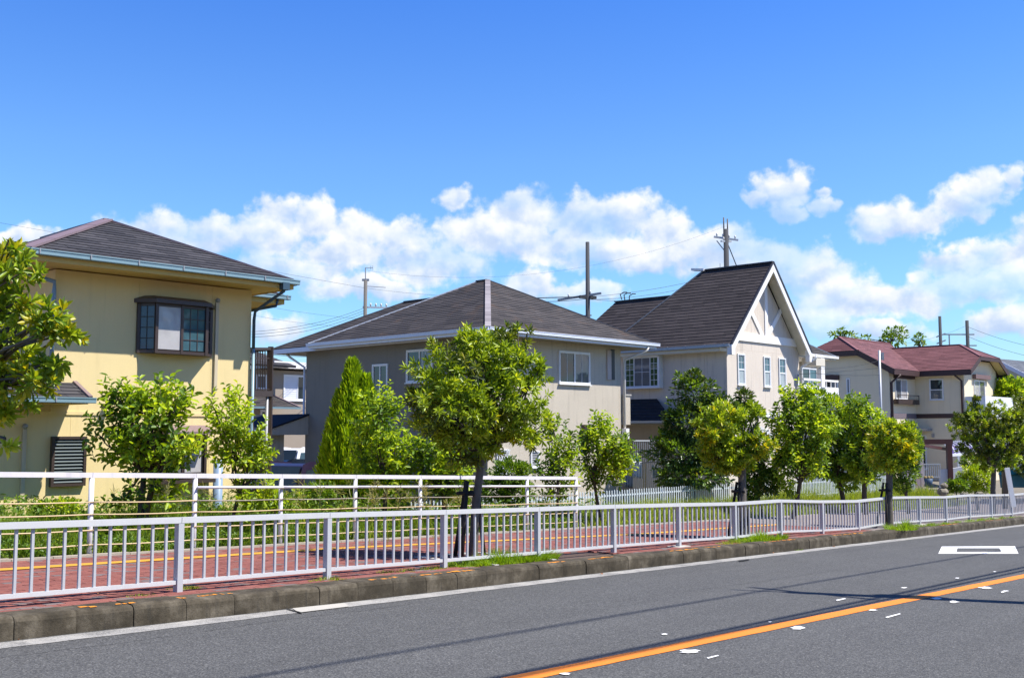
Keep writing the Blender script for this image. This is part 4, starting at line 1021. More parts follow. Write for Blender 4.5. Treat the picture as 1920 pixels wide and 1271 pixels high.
gutter(F3(0, EL + .2, ZE3 + .02), F3(0, 0.06, ZE3 + .02), r3, M_GUTP, w=.11, h=.11, out=-u3, brackets=True)
# white band and timbers on the gable
zb0, zb1 = f3.px(1440, 644.5)[1], f3.px(1440, 630)[1]
mb = MB(); f3.box(mb, A_l + .02, A_r + .1, zb0, zb1, 0, .06); mb.part("gable_band", M_TRIM, h3)
mb = MB(); ak = f3.px(1435.5, 600)[0]; f3.box(mb, ak - .11, ak + .11, zb1 + .002, rake_z(ak) - .25, 0, .05); mb.part("king_post", M_TRIM, h3)
def diag(px0, py0, px1, py1, w=.2):
    a0, z0 = f3.px(px0, py0); a1, z1 = f3.px(px1, py1); mb = MB(); mb.bar(f3.p(a0, .022, z0), f3.p(a1, .022, z1), .044, w, up=Vector((0, 0, 1)))
    mb.part("brace", M_TRIM, h3)
diag(1429, 630, 1407, 583, .2); diag(1438, 631, 1464, 581, .2)
mb = MB(); f3.box(mb, A_l - .01, A_r, zband3 - .09, zband3 + .09, 0, .035); mb.part("storey_band", M_TRIM, h3)
# three narrow windows
for i, (x0, y0, x1, y1) in enumerate(((1382.3, 663.5, 1396, 722), (1431.2, 668.5, 1443.6, 725.5), (1459.6, 671.5, 1472.6, 728))):
    window(f3, f3.rect(x0, y0, x1, y1), h3, M_WHITEM, [(0, 1, .5, 1, G_BLUE, 2, 2), (0, 1, 0, .5, G_FROST, 1, 1)], .05, label=("left narrow sash window", "middle narrow sash window", "right narrow sash window")[i])
window(f3, f3.rect(1433, 805, 1441, 835), h3, M_WHITEM, [(0, 1, 0, 1, G_DARK, 1, 1)], .04, label="ground-floor window half behind the leaves")
r = f3.rect(1404, 808, 1428, 815); mb = MB(); mb.hexa([f3.p(r[0], 0, r[2]), f3.p(r[0], .5, r[2] - .05), f3.p(r[1], .5, r[2] - .05), f3.p(r[1], 0, r[2]), f3.p(r[0], 0, r[3] + .2), f3.p(r[0], .5, r[2]), f3.p(r[1], .5, r[2]), f3.p(r[1], 0, r[3] + .2)]); mb.part("door_canopy", M_GREYM, h3)
# white box window on the shaded side
r = l3.rect(1176, 670, 1243, 726)
mb = MB(); l3.box(mb, r[0], r[1], r[2] - .06, r[2], 0, .3); l3.box(mb, r[0], r[1], r[3], r[3] + .07, 0, .34); l3.box(mb, r[0], r[0] + .05, r[2] + .001, r[3] - .001, 0, .27); l3.box(mb, r[1] - .05, r[1], r[2] + .001, r[3] - .001, 0, .27)
bx = mb.part("box_window", M_WHITEM, h3)
window(l3, (r[0] + .05, r[1] - .05, r[2] + .0, r[3]), bx, M_WHITEM, [], .05, name="window_frame", d0=.2, depth=.06, sill=False)
xa, xb = r[0] + .1, r[1] - .1
for (p_, q_, m_, nx, nz) in ((0, .26, G_GREEN, 2, 5), (.27, .76, G_GREY, 2, 2), (.77, 1, G_GREEN, 2, 5)):
    mb = MB(); X0, X1 = xa + (xb - xa) * p_, xa + (xb - xa) * q_; l3.box(mb, X0, X1, r[2] + .05, r[3] - .05, .2, .225); pn = mb.part("pane", m_, bx)
    mb = MB()
    for k in range(0, nx + 1): xx = X0 + (X1 - X0) * k / nx; tk = .035 if k in (0, nx) else .016; l3.box(mb, xx - tk / 2, xx + tk / 2, r[2] + .05, r[3] - .05, .2255, .238)
    for k in range(1, nz): zz = r[2] + .05 + (r[3] - r[2] - .1) * k / nz; l3.box(mb, X0, X1, zz - .008, zz + .008, .226, .2385)
    mb.part("muntin", M_WHITEM, pn)
# dark lean-to roof below
D3 = 1.1
lf = Face(F3, 'left', A_l - D3); x0l, zl0 = lf.px(1179, 790); x1l, _ = lf.px(1262, 792); zt = l3.px(1215, 748)[1]; xt1 = l3.px(1232, 748)[0]
pl = [lf.p(x0l - 2, 0, zl0), lf.p(x1l, 0, zl0), l3.p(xt1, 0, zt), l3.p(x0l - 2, 0, zt)]
M_BLKROOF = islandmat("black_roof_slate", [(0, (0.016, 0.016, 0.02)), (1, (0.026, 0.026, 0.032))], .8, .3, 60)
rl = slab(pl, h3, M_BLACK, .05, "lean_to_roof"); shingles(pl, rl, M_BLKROOF, exp=.2)
gutter(lf.p(x0l - 2, 0, zl0 + .02), lf.p(x1l + .1, 0, zl0 + .02), rl, M_GUTP, out=-u3, brackets=False)
mb = MB(); l3.box(mb, x0l - 2, x1l - .1, zl0 - .14, zl0 - .1, 0.02, D3 - .03); mb.part("soffit", M_SOFG, rl)
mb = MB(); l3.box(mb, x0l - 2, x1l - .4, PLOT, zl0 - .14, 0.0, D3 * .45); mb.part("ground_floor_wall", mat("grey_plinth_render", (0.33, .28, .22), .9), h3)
# back wing with the lower ridge
zW = 7.6
pl = [F3(.15, 9.2, ZE3), F3(.15, 6.85, ZE3), F3(2.4, 4.25, zW), F3(2.4, 7.6, zW)]
rb = slab(pl, h3, SLATE_C, .06, "rear_roof"); shingles(pl, rb, SLATE_C, exp=.19)
pl3 = [F3(4.65, 9.2, ZE3), F3(.15, 9.2, ZE3), F3(2.4, 7.6, zW)]; rb3 = slab(pl3, h3, SLATE_C, .06, "rear_roof"); shingles(pl3, rb3, SLATE_C, exp=.19)
pl2 = [F3(4.65, 4.4, ZE3), F3(4.65, 9.2, ZE3), F3(2.4, 7.6, zW), F3(2.4, 4.25, zW)]; slab(pl2, h3, SLATE_C, .06, "rear_roof")
cap_line(F3(2.4, 4.4, zW), F3(2.4, 7.65, zW), rb, M_CAPD, .16, .05)
# small projecting ridge at the top and aerial
tp_ = at(1305, 502, zP + .12); mb = MB(); mb.bar(F3(aP, RL - .1, zP + .02), F3(aP, RL + .55, zP + .10), .35, .10); mb.part("ridge_vent", M_TRIM, r3)
mb = MB(); mb.tube([F3(aP - .1, RL - .9, zP), F3(aP - .1, RL - .9, zP + .22)], .012, 5); mb.part("aerial", M_GREYM, r3)
# right side: balcony under a lower hipped roof
aB = Face(F3, 'front', .60).px(1567, 664)[0]
rs, _, _ = hip(F3, gA - 2.2, aB, 0.60, 6.2, ZE3 + .02, 0.62, h3, SLATE_B, M_GUTP, M_GUTP, M_SOFP, fas=.14, name="side_roof")
gutter(F3(gA + .02, 0.58, ZE3 + .03), F3(aB + .05, 0.58, ZE3 + .03), rs, M_TRIM, w=.1, h=.11, out=-v3, brackets=False)
pipe([F3(gA + .12, -.18, ZE3 - .08), F3(gA + .1, -.16, ZE3 - .25), F3(A_r + .02, OVF - .1, ZE3 - .62), F3(A_r + .02, OVF - .1, ZE3 - .75)], .05, h3, M_TRIM)
pipe([F3(A_r - .28, OVF - .1, ZE3 - .95), F3(A_r - .28, OVF - .1, PLOT)], .04, h3, M_GREYM)
fb3 = Face(F3, 'front', .35)
x0, x1 = A_r + .02, fb3.px(1572, 712)[0]; zs0 = fb3.px(1530, 738)[1]; zr1 = fb3.px(1530, 714)[1]; xp0, xp1 = fb3.px(1539, 700)[0], fb3.px(1545.5, 700)[0]
mb = MB(); mb.box(x0, x1, .35, 3.6, zs0 - .25, zs0 - .02, F3); mb.part("balcony_slab", M_TRIM, h3)
bl_ = MB(); bl_.box(x0, x1, .35, .41, zr1, zr1 + .09, F3); bl_.box(x0, x1, .35, .41, zs0 + .0, zs0 + .32, F3)
bo = bl_.part("balcony_parapet", M_TRIM, h3)
k = x0
while k < x1: mb = MB(); mb.box(k, k + .03, .36, .39, zs0 + .32, zr1, F3); mb.part("baluster", M_TRIM, bo); k += .42
mb = MB(); mb.box(xp0, xp1, .32, .55, zs0 + .3, ZE3 - .14, F3); mb.part("balcony_pillar", M_TRIM, h3)
mb = MB(); mb.box(xp0 - .5, xp1, .30, 1.0, ZE3 - .5, ZE3 - .16, F3); mb.part("balcony_beam", M_SOFP, h3)
fbk = Face(F3, 'front', 3.2); mb = MB(); mb.box(A_r, x1 + 1.5, 3.25, 6.8, PLOT, ZE3 - .15, F3); mb.part("rear_wing_wall", M_CREAM, h3)
r = fbk.rect(1503, 690, 1531, 725); window(fbk, r, h3, M_WHITEM, [(0, .5, 0, 1, G_DARK, 1, 1), (.5, 1, 0, 1, G_BLUE, 1, 1)], .05, label="balcony door")

# ---------------------------------------------------------------- house 4: cream house with maroon roof
ZE4 = 5.25
c4 = at(1724, 696, ZE4)                    # inner eave corner
F4 = Frame(c4.x, c4.y)
h4 = thing("cream_house", "cream sided house with maroon shingled roof and dark brown eaves at the right", "house", F4(4, -1, PLOT))
u4, v4 = Vector((F4.u.x, F4.u.y, 0)), Vector((F4.v.x, F4.v.y, 0))
# right block: ridge runs along v, eave faces left-front at a=0, front at b=-L
Lb = -F4.side(1821, 692, 0.0)[0]
a_w = 0.5                                  # left wall of the right block
zr4 = None
rb_, zr4 = F4.side(1800, 646.6, 3.0)
aw2 = 6.2
HR = 3.1; zr4 = F4.side(1800, 646.6, HR)[1]; bR4 = F4.side(1800, 646.6, HR)[0]
bF = -Lb; wR = 2 * HR
zc = Face(F4, 'front', bF).px(1838, 668)[1]    # height of the clipped edge
kf = (zc - ZE4) / (zr4 - ZE4)
ac0 = HR * kf; ac1 = wR - HR * kf
bB = 6.0
Lp = [F4(0, bB, ZE4), F4(0, bF, ZE4), F4(ac0, bF, zc), F4(HR, bR4, zr4), F4(HR, bB, zr4)]
Rp = [F4(wR, bF, ZE4), F4(wR, bB, ZE4), F4(HR, bB, zr4), F4(HR, bR4, zr4), F4(ac1, bF, zc)]
Jp = [F4(ac0, bF, zc), F4(ac1, bF, zc), F4(HR, bR4, zr4)]
r4 = slab(Lp, h4, M_BROWN2, .07, "roof"); shingles(Lp, r4, SLATE_P, exp=.2)
for pl in (Rp, Jp): q = slab(pl, h4, M_BROWN2, .07, "roof"); shingles(pl, q, SLATE_P, exp=.2)
M_MARC = mat("maroon_ridge_metal", (0.22, 0.085, 0.09), .6)
cap_line(F4(HR, bR4, zr4), F4(HR, bB, zr4), r4, M_MARC, .16, .05); cap_line(F4(ac0, bF, zc), F4(HR, bR4, zr4), r4, M_MARC, .12, .05, name="hip_cap"); cap_line(F4(ac1, bF, zc), F4(HR, bR4, zr4), r4, M_MARC, .12, .05, name="hip_cap")
def fas4(p, q, h=.3, w=.06, zo=-.17): mb = MB(); mb.bar(Vector(p) + Vector((0, 0, zo)), Vector(q) + Vector((0, 0, zo)), w, h); mb.part("fascia", M_BROWN2, r4)
fas4(F4(0, bB, ZE4), F4(0, bF, ZE4)); fas4(F4(.0, bF + .02, ZE4), F4(ac0, bF + .02, zc), .26, .06, -.14); fas4(F4(ac0, bF + .02, zc), F4(ac1, bF + .02, zc), .2, .06, -.12); fas4(F4(ac1, bF + .02, zc), F4(wR, bF + .02, ZE4), .26, .06, -.14); fas4(F4(wR, bF, ZE4), F4(wR, bB, ZE4))
BW0 = bF + .62
f4 = Face(F4, 'front', BW0); l4 = Face(F4, 'left', a_w)
w4, _, _ = walls(F4, a_w, wR - .5, BW0, 7.0, PLOT - .2, ZE4 - .2, h4, M_CREAM, [], [], skip='')
def tri_wall(fr, face, xa, xb, z0, prof, par, m):
    mb = MB(); mb.prism([face.p(x, -.05, z) for x, z in prof], face.p(0, .05, 0) - face.p(0, 0, 0)); return mb.part("gable_wall", m, par)
s4 = (zr4 - ZE4) / HR
tri_wall(F4, f4, 0, 0, 0, [(a_w, ZE4 - .2), (wR - .5, ZE4 - .2), (wR - .5, ZE4 + .5 * s4 - .2), (ac1, zc - .2), (ac0, zc - .2), (a_w, ZE4 + .5 * s4 - .2)], w4, M_CREAM)
mb = MB(); mb.add([F4(0, bF, ZE4 - .1), F4(ac0, bF, zc - .1), F4(ac0, BW0, zc - .1), F4(0, BW0, ZE4 - .1), F4(wR, bF, ZE4 - .1), F4(ac1, bF, zc - .1), F4(ac1, BW0, zc - .1), F4(wR, BW0, ZE4 - .1)], [(0, 1, 2, 3), (4, 5, 6, 7), (1, 2, 6, 5)]); mb.part("soffit", M_YEL, r4)
mb = MB(); mb.box(.04, a_w, BW0, 6, ZE4 - .30, ZE4 - .27, F4); mb.part("soffit", M_SOFP, r4)
# horizontal siding boards on the shaded side of the right block
def siding(face, x0, x1, z0, z1, par, step=.23):
    z = z0
    while z < z1 - .05:
        zt_ = min(z + step - .006, z1)
        mb = MB(); mb.hexa([face.p(x0, 0, z), face.p(x0, .012, z), face.p(x1, .012, z), face.p(x1, 0, z), face.p(x0, 0, zt_), face.p(x0, .005, zt_), face.p(x1, .005, zt_), face.p(x1, 0, zt_)]); mb.part("siding_board", M_CREAM, par); z += step
zb4 = l4.px(1760, 780)[1]
siding(l4, -1.2, -BW0 - .002, zb4 + .15, ZE4 - .2, w4); siding(l4, -1.2, -BW0 - .002, PLOT, zb4 - .13, w4)
mb = MB(); l4.box(mb, -1.2, -BW0, zb4 - .12, zb4 + .14, 0.0, .03); mb.part("storey_band", M_BROWN2, h4)
M_BANDL = mat("dull_purple_band", (0.16, 0.13, 0.15), .6)
window(l4, l4.rect(1743, 710, 1769.5, 750), h4, M_WHITEM, [(0, 1, .48, 1, G_DARK, 1, 1), (0, 1, 0, .48, G_GREY, 1, 1)], .05, label="square sash window in the recess wall", d0=.013)
window(f4, f4.rect(1826, 713, 1846, 748), h4, M_WHITEM, [(0, .5, 0, 1, G_CURT, 1, 1), (.5, 1, 0, 1, G_GREY, 1, 1)], .05, label="balcony window on the sunlit gable end")
r = f4.rect(1823, 703, 1851, 711); mb = MB(); f4.box(mb, r[0], r[1], r[2], r[3], 0, .22); mb.part("shutter_box", mat("mauve_brown_box", (0.17, .10, .10), .5), h4)
pipe([F4(.1, bF + 1.0, ZE4 - .3), F4(a_w - .08, BW0 + .12, ZE4 - .62), F4(a_w - .08, BW0 + .12, PLOT)], .06, h4, M_BROWN2)
# balcony at the right
r = f4.rect(1809, 746, 1899, 770); b1x = f4.px(1820, 760)[0]
mb = MB(); mb.box(a_w + .05, a_w + 4.6, BW0 - 1.15, BW0 - 1.1, r[2] - .35, r[3], F4); bq = mb.part("balcony_front", mat("white_balcony_panel", (.72, .74, .76), .4), h4)
mb = MB(); mb.box(a_w + .05, a_w + .1, BW0 - 1.1, BW0 - .01, r[2] - .35, r[3], F4); mb.part("balcony_side", MATS["white_balcony_panel"], h4)
mb = MB(); mb.box(a_w + .05, a_w + 4.6, BW0 - 1.1, BW0 - .01, r[2] - .5, r[2] - .36, F4); mb.part("balcony_floor", M_PALE, h4)
# left block: ridge runs along u; jerkinhead end faces left-front
aL = -F4.u.dot(Vector((0, 0)))
bS = 0.0
clip_a = F4.front(1676, 693, bS)[0]; aA = clip_a + 1.1
HL, zrL = F4.side(1573, 632, aA); HL = HL - bS; zrL = min(zrL, zr4 + .6)
z_e = ZE4
ecl = F4.side(1611, 656.5, clip_a)
zcl = ecl[1]; kk = (zcl - z_e) / (zrL - z_e); bcl = bS + HL * kk; bcl2 = bS + 2 * HL - HL * kk
slL = (zrL - z_e) / HL
ridge_end = 4.5
front_pl = [F4(clip_a, bS, z_e), F4(1.5, bS, z_e), F4(HR + 1.5, bS + HL, zrL), F4(aA, bS + HL, zrL), F4(clip_a, bcl, zcl)]
back_pl = [F4(4.5, bS + 2 * HL, z_e), F4(clip_a, bS + 2 * HL, z_e), F4(clip_a, bcl2, zcl), F4(aA, bS + HL, zrL), F4(4.5, bS + HL, zrL)]
jk = [F4(clip_a, bcl2, zcl), F4(clip_a, bcl, zcl), F4(aA, bS + HL, zrL)]
for pl in (front_pl, back_pl, jk): q = slab(pl, h4, M_BROWN2, .07, "roof"); shingles(pl, q, SLATE_P, exp=.2)
cap_line(F4(aA, bS + HL, zrL), F4(HR + 1.5, bS + HL, zrL), r4, M_MARC, .16, .05)
cap_line(F4(clip_a, bcl, zcl), F4(aA, bS + HL, zrL), r4, M_MARC, .12, .05, name="hip_cap")
fas4(F4(clip_a, bcl, zcl), F4(clip_a, bcl2, zcl), .3, .06, -.16); fas4(F4(clip_a, bS, z_e), F4(clip_a, bcl, zcl), .32, .06, -.17); fas4(F4(clip_a, bS, z_e), F4(-.03, bS, z_e), .3, .06, -.17); fas4(F4(clip_a, bS + 2 * HL, z_e), F4(clip_a, bcl2, zcl), .3, .06, -.17)
wl = clip_a + .45; bw0 = bS + .5
lA = Face(F4, 'left', wl)
w4b, _, _ = walls(F4, wl, 4.0, bw0, bS + 2 * HL - .5, PLOT - .2, z_e - .2, h4, M_CREAM, [], [], skip='L')
mb = MB(); pr = [(-(bS + 2 * HL - .5), PLOT - .2), (-bw0 - .031, PLOT - .2), (-bw0 - .031, z_e + .5 * slL - .22), (-bcl, zcl - .22), (-bcl2, zcl - .22), (-(bS + 2 * HL - .5), z_e + .5 * slL - .22)]
mb.prism([lA.p(x, -.05, z) for x, z in pr], lA.p(0, .05, 0) - lA.p(0, 0, 0)); mb.part("gable_wall", M_CREAM, w4b)
fL = Face(F4, 'front', bw0)
window(lA, lA.rect(1587.5, 709, 1594, 738), h4, M_WHITEM, [(0, 1, 0, 1, G_BAYL, 1, 1)], .04, label="slim vertical window on the shaded gable end")
window(fL, fL.rect(1678, 710, 1700, 749), h4, M_WHITEM, [(0, .5, 0, 1, G_GREY, 1, 1), (.5, 1, 0, 1, G_CURT, 1, 1)], .05, label="window above the flower box")
r = fL.rect(1675, 700, 1708, 710); mb = MB(); fL.box(mb, r[0], r[1], r[2], r[3], 0, .25); mb.part("shutter_box", M_BROWN2, h4)
r = fL.rect(1675, 749, 1714, 758); mb = MB(); fL.box(mb, r[0], r[1], r[2], r[3], 0.02, .32); fbx = mb.part("flower_box", M_BROWN, h4)
mb = MB(); fL.box(mb, r[0], r[1], r[3] + .22, r[3] + .26, .28, .32); [fL.box(mb, x, x + .03, r[3], r[3] + .22, .285, .315) for x in (r[0], (r[0] + r[1]) / 2, r[1] - .03)]; mb.part("box_rail", M_BROWN, fbx)
r = fL.rect(1667, 775, 1712, 784); mb = MB(); fL.box(mb, wl, a_w - .02, r[2], r[3], 0.0, .03); mb.part("storey_band", M_BANDL, h4)
pipe([F4(wl + .35, bS - .05, z_e - .3), F4(wl + .12, bw0 - .08, z_e - .75), F4(wl + .12, bw0 - .08, PLOT)], .07, h4, M_BROWN2)
r = l4.rect(1709, 803, 1748, 808); mb = MB(); l4.box(mb, r[0], r[1], r[2], r[3], 0.01, .8); mb.part("door_canopy", M_GREYM, h4)
r = l4.rect(1717, 815, 1738, 880); window(l4, r, h4, M_WHITEM, [(0, 1, 0, 1, G_DARK, 1, 1)], .06, label="dark front door opening", d0=.013, name="door_frame")
r = l4.rect(1748, 813, 1752, 820); mb = MB(); l4.box(mb, r[0], r[1], r[2], r[3], .012, .12); mb.part("wall_lamp", M_GREYM, h4)
r = lA.rect(1545, 703, 1574, 712); mb = MB(); lA.box(mb, r[0], r[1], r[2], r[3], 0, .2); mb.part("shutter_box", M_BROWN2, h4)
window(lA, lA.rect(1546, 713, 1572, 745), h4, M_WHITEM, [(0, .5, 0, 1, G_DARK, 1, 1), (.5, 1, 0, 1, G_GREY, 1, 1)], .05, label="window seen past the neighbour's balcony")

# ---------------------------------------------------------------- far houses
# grey-brown house seen between the yellow and the grey house
F5 = Frame(*atY(575, 700, 58).xy)
h5 = thing("far_brown_house", "grey-brown house with white shuttered window seen between two nearer houses", "house", F5(0, 0, PLOT))
M_TAUPE = mat("taupe_render", (0.30, 0.25, 0.20), .9, var=.06)
l5 = Face(F5, 'front', 0)
def pxz(face, px, py): return face.px(px, py)[1]
xL, xR = l5.px(455, 720)[0], l5.px(640, 720)[0]; zt5 = pxz(l5, 550, 680); zu = pxz(l5, 550, 692)
mb = MB(); mb.box(xL, xR, 0, 6, PLOT, zu - .1, F5); mb.part("wall", M_TAUPE, h5)
mb = MB(); mb.box(xL + 1.5, xR, -.6, 6.4, zu, zt5, F5); mb.part("parapet", M_TRIM, h5)
x_, z_ = l5.px(480, 655); mb = MB(); pl = [F5(xL - 1, -1.0, zu + .1), F5(xL + 2.6, -1.0, zu + .1), F5(xL + .9, 1.8, zt5 + .9), F5(xL - 1, 1.8, zt5 + .9)]; q = slab(pl, h5, SLATE, .1, "roof"); shingles(pl, q, SLATE, exp=.25)
window(l5, l5.rect(531, 703, 571, 751), h5, M_WHITEM, [(0, .68, 0, 1, mat("white_shutter", (.66, .68, .74), .6), 1, 12), (.68, 1, 0, 1, G_DARK, 1, 1)], .07, label="window with half-drawn white shutter")
window(l5, l5.rect(480, 702, 500, 730), h5, M_WHITEM, [(0, 1, 0, 1, G_GREY, 1, 1)], .07, label="small window behind the balcony bars")
lo_ = Face(F5, 'front', -1.6); xg0, zg0 = lo_.px(440, 762); xg1 = lo_.px(562, 762)[0]; zt_ = pxz(l5, 520, 742); xt_ = l5.px(512, 742)[0]
pl = [F5(xg0, -1.6, zg0), F5(xg1, -1.6, zg0), F5(xt_, 0, zt_), F5(xg0, 0, zt_)]; q = slab(pl, h5, M_PINKCAP, .08, "lower_roof"); shingles(pl, q, SLATE_B, exp=.25); cap_line(pl[1], pl[2], q, M_PINKCAP, .15, .08, name="verge_trim")
gutter(F5(xg0, -1.6, zg0 + .02), F5(xg1, -1.6, zg0 + .02), q, M_TEAL, out=-Vector((F5.v.x, F5.v.y, 0)), brackets=False)
window(l5, l5.rect(487, 768, 499, 835), h5, M_WHITEM, [(0, 1, 0, 1, G_DARK, 1, 2)], .09, label="tall white framed door", name="door_frame")
# blue-grey roofed house at the far right edge
F6 = Frame(*at(1868, 700, 5.0).xy)
h6 = thing("far_grey_house", "pale house with blue-grey roof at the right edge beyond the cream house", "house", F6(3, 3, PLOT))
P_ = at(1866, 672, 6.6)
l6 = Face(F6, 'left', 0)
k6 = Frame(P_.x, P_.y, 50)
M_BLUSL = islandmat("blue_grey_slate", [(0, (.07, .08, .10)), (1, (.12, .13, .15))], .7, .2, 60)
pl = [k6(12, -3.4, 4.7), k6(-.2, -3.4, 4.7), k6(-.2, 0, 6.6), k6(12, 0, 6.6)]
pl = [k6(-.2, -3.4, 4.7), k6(12, -3.4, 4.7), k6(12, 0, 6.6), k6(-.2, 0, 6.6)]
q = slab(pl, h6, M_BLUSL, .1); shingles(pl, q, M_BLUSL, exp=.22); 
pl2 = [k6(12, 3.4, 4.7), k6(-.2, 3.4, 4.7), k6(-.2, 0, 6.6), k6(12, 0, 6.6)]; slab(pl2, h6, M_BLUSL, .1)
mb = MB(); mb.bar(k6(-.2, -3.4, 4.6), k6(12, -3.4, 4.6), .06, .25); mb.bar(k6(-.22, -3.4, 4.6), k6(-.22, 0, 6.5), .06, .25); mb.bar(k6(-.22, 3.4, 4.6), k6(-.22, 0, 6.5), .06, .25); mb.part("fascia", M_LILAC, h6)
mb = MB(); mb.prism([k6(.2, -2.8, PLOT), k6(.2, 2.8, PLOT), k6(.2, 2.8, 4.9), k6(.2, 0, 6.4), k6(.2, -2.8, 4.9)], Vector((k6.u.x, k6.u.y, 0)) * 11.5); mb.part("wall", mat("pale_green_grey_render", (.46, .50, .46), .9), h6)

# ================================================================= plants
rp = np.random.default_rng(7)
def unit(v): return v / np.maximum(np.linalg.norm(v, axis=1, keepdims=True), 1e-9)
def leaves(pos, d, L, W, roll=None, fold=0.25, droop=0.12):
    """one folded leaf per row: 7 vertices, 4 faces"""
    n = len(pos); d = unit(d); ref = rp.normal(size=(n, 3)) * 0.45 + np.array([0, 0, 1.0])
    side = unit(np.cross(d, ref)); up = np.cross(side, d)
    L = np.asarray(L).reshape(-1, 1) * np.ones((n, 1)); W = np.asarray(W).reshape(-1, 1) * np.ones((n, 1))
    f = W * fold
    b = pos
    l1 = pos + d * L * .32 - side * W * .42 + up * f; l2 = pos + d * L * .68 - side * W * .45 + up * (f - L * droop * .4)
    tip = pos + d * L - up * L * droop
    r2 = pos + d * L * .68 + side * W * .45 + up * (f - L * droop * .4); r1 = pos + d * L * .32 + side * W * .42 + up * f
    V = np.stack([b, l1, l2, tip, r2, r1], 1).reshape(-1, 3)
    i = (np.arange(n) * 6)[:, None]
    Fq = np.concatenate([i + np.array([[0, 3, 2, 1]]), i + np.array([[0, 5, 4, 3]])], 0)
    return V, Fq
def blades(pos, d, L, W, bend=0.3):
    """grass: quad + triangle"""
    n = len(pos); d = unit(d); a = rp.uniform(0, 2 * np.pi, n); side = np.stack([np.cos(a), np.sin(a), np.zeros(n)], 1)
    L = np.asarray(L).reshape(-1, 1) * np.ones((n, 1)); W = np.asarray(W).reshape(-1, 1) * np.ones((n, 1))
    h = np.stack([d[:, 0], d[:, 1], np.zeros(n)], 1)
    m = pos + d * L * .55; t = pos + d * L + h * L * bend - np.array([0, 0, 1]) * L * bend * .3
    V = np.stack([pos - side * W / 2, pos + side * W / 2, m + side * W * .4, m - side * W * .4, t], 1).reshape(-1, 3)
    i = (np.arange(n) * 5)[:, None]
    return V, (i + np.array([[0, 1, 2, 3]]), i + np.array([[3, 2, 4]]))
def npmesh(name, V, quads=None, tris=None, mats=(), mi=None, smooth=False):
    quads = np.zeros((0, 4), int) if quads is None else quads; tris = np.zeros((0, 3), int) if tris is None else tris
    me = bpy.data.meshes.new(name); me.vertices.add(len(V)); me.vertices.foreach_set('co', np.ascontiguousarray(V, dtype=np.float32).ravel())
    nl = quads.size + tris.size; me.loops.add(nl); me.loops.foreach_set('vertex_index', np.concatenate([quads.ravel(), tris.ravel()]).astype(np.int32))
    npoly = len(quads) + len(tris); me.polygons.add(npoly)
    st_ = np.concatenate([np.arange(len(quads)) * 4, quads.size + np.arange(len(tris)) * 3]).astype(np.int32)
    me.polygons.foreach_set('loop_start', st_)
    for m_ in mats: me.materials.append(m_)
    if mi is not None: me.polygons.foreach_set('material_index', mi.astype(np.int32))
    me.update(calc_edges=True)
    return me

G = lambda r, g, b: (r, g, b)
L_STREET = leafmat("street_tree_leaf", [(0, G(0.118, 0.182, 0.016)), (.35, G(0.222, 0.320, 0.022)), (.7, G(0.351, 0.450, 0.028)), (.9, G(0.515, 0.578, 0.039)), (1, G(0.750, 0.620, 0.046))], .34, .38, .5)
L_STREETD = leafmat("dark_street_tree_leaf", [(0, G(0.053, 0.081, 0.014)), (.5, G(0.105, 0.149, 0.019)), (.85, G(0.194, 0.223, 0.024)), (1, G(0.421, 0.342, 0.041))], .3, .4, .5)
L_YELLOW = leafmat("yellowing_leaf", [(0, G(0.080, 0.164, 0.012)), (.3, G(0.160, 0.273, 0.018)), (.55, G(0.343, 0.382, 0.020)), (.8, G(0.595, 0.490, 0.020)), (1, G(0.600, 0.543, 0.030))], .36, .4, .5)
L_LIGHT = leafmat("light_green_leaf", [(0, G(0.141, 0.229, 0.019)), (.4, G(0.268, 0.394, 0.026)), (.75, G(0.421, 0.530, 0.035)), (.97, G(0.613, 0.644, 0.064)), (1, G(0.750, 0.457, 0.064))], .42, .42, .4)
L_MID = leafmat("mid_green_leaf", [(0, G(0.064, 0.127, 0.021)), (.5, G(0.127, 0.227, 0.027)), (.9, G(0.224, 0.327, 0.033)), (1, G(0.468, 0.453, 0.060))], .36, .42, .4)
L_DARK = leafmat("dark_glossy_leaf", [(0, G(0.034, 0.076, 0.020)), (.5, G(0.070, 0.128, 0.028)), (.88, G(0.138, 0.196, 0.034)), (.95, G(0.294, 0.302, 0.041)), (1, G(0.507, 0.302, 0.041))], .22, .32, .6)
L_CON = leafmat("conifer_spray", [(0, G(0.160, 0.252, 0.011)), (.5, G(0.285, 0.415, 0.014)), (1, G(0.434, 0.555, 0.019))], .3, .55, .2)
L_GRASS = leafmat("grass_blade", [(0, G(0.078, 0.142, 0.019)), (.4, G(0.147, 0.248, 0.024)), (.8, G(0.248, 0.333, 0.038)), (1, G(0.528, 0.454, 0.135))], .42, .5, .3)
L_GRASSY = leafmat("yellow_green_grass_blade", [(0, G(0.127, 0.190, 0.021)), (.4, G(0.218, 0.287, 0.032)), (.8, G(0.310, 0.356, 0.052)), (1, G(0.460, 0.414, 0.149))], .42, .5, .3)  # lighter, yellower grass colour
L_DRY = leafmat("seed_head", [(0, G(.30, .30, .14)), (1, G(.46, .44, .26))], .3, .7, .2)
BARK = mat("grey_bark", (0.115, 0.10, 0.085), .95, var=.35, vs=5, bump=.9, bs=30, fine=.3, fs=50)
BARKD = mat("dark_bark", (0.075, 0.058, 0.045), .95, var=.3, vs=5, bump=.9, bs=30, fine=.3, fs=50)
TWIG = mat("twig", (0.13, 0.11, 0.075), .9, var=.2)
STAKE = mat("charred_stake", (0.022, 0.017, 0.015), .85, var=.3, bump=.5)

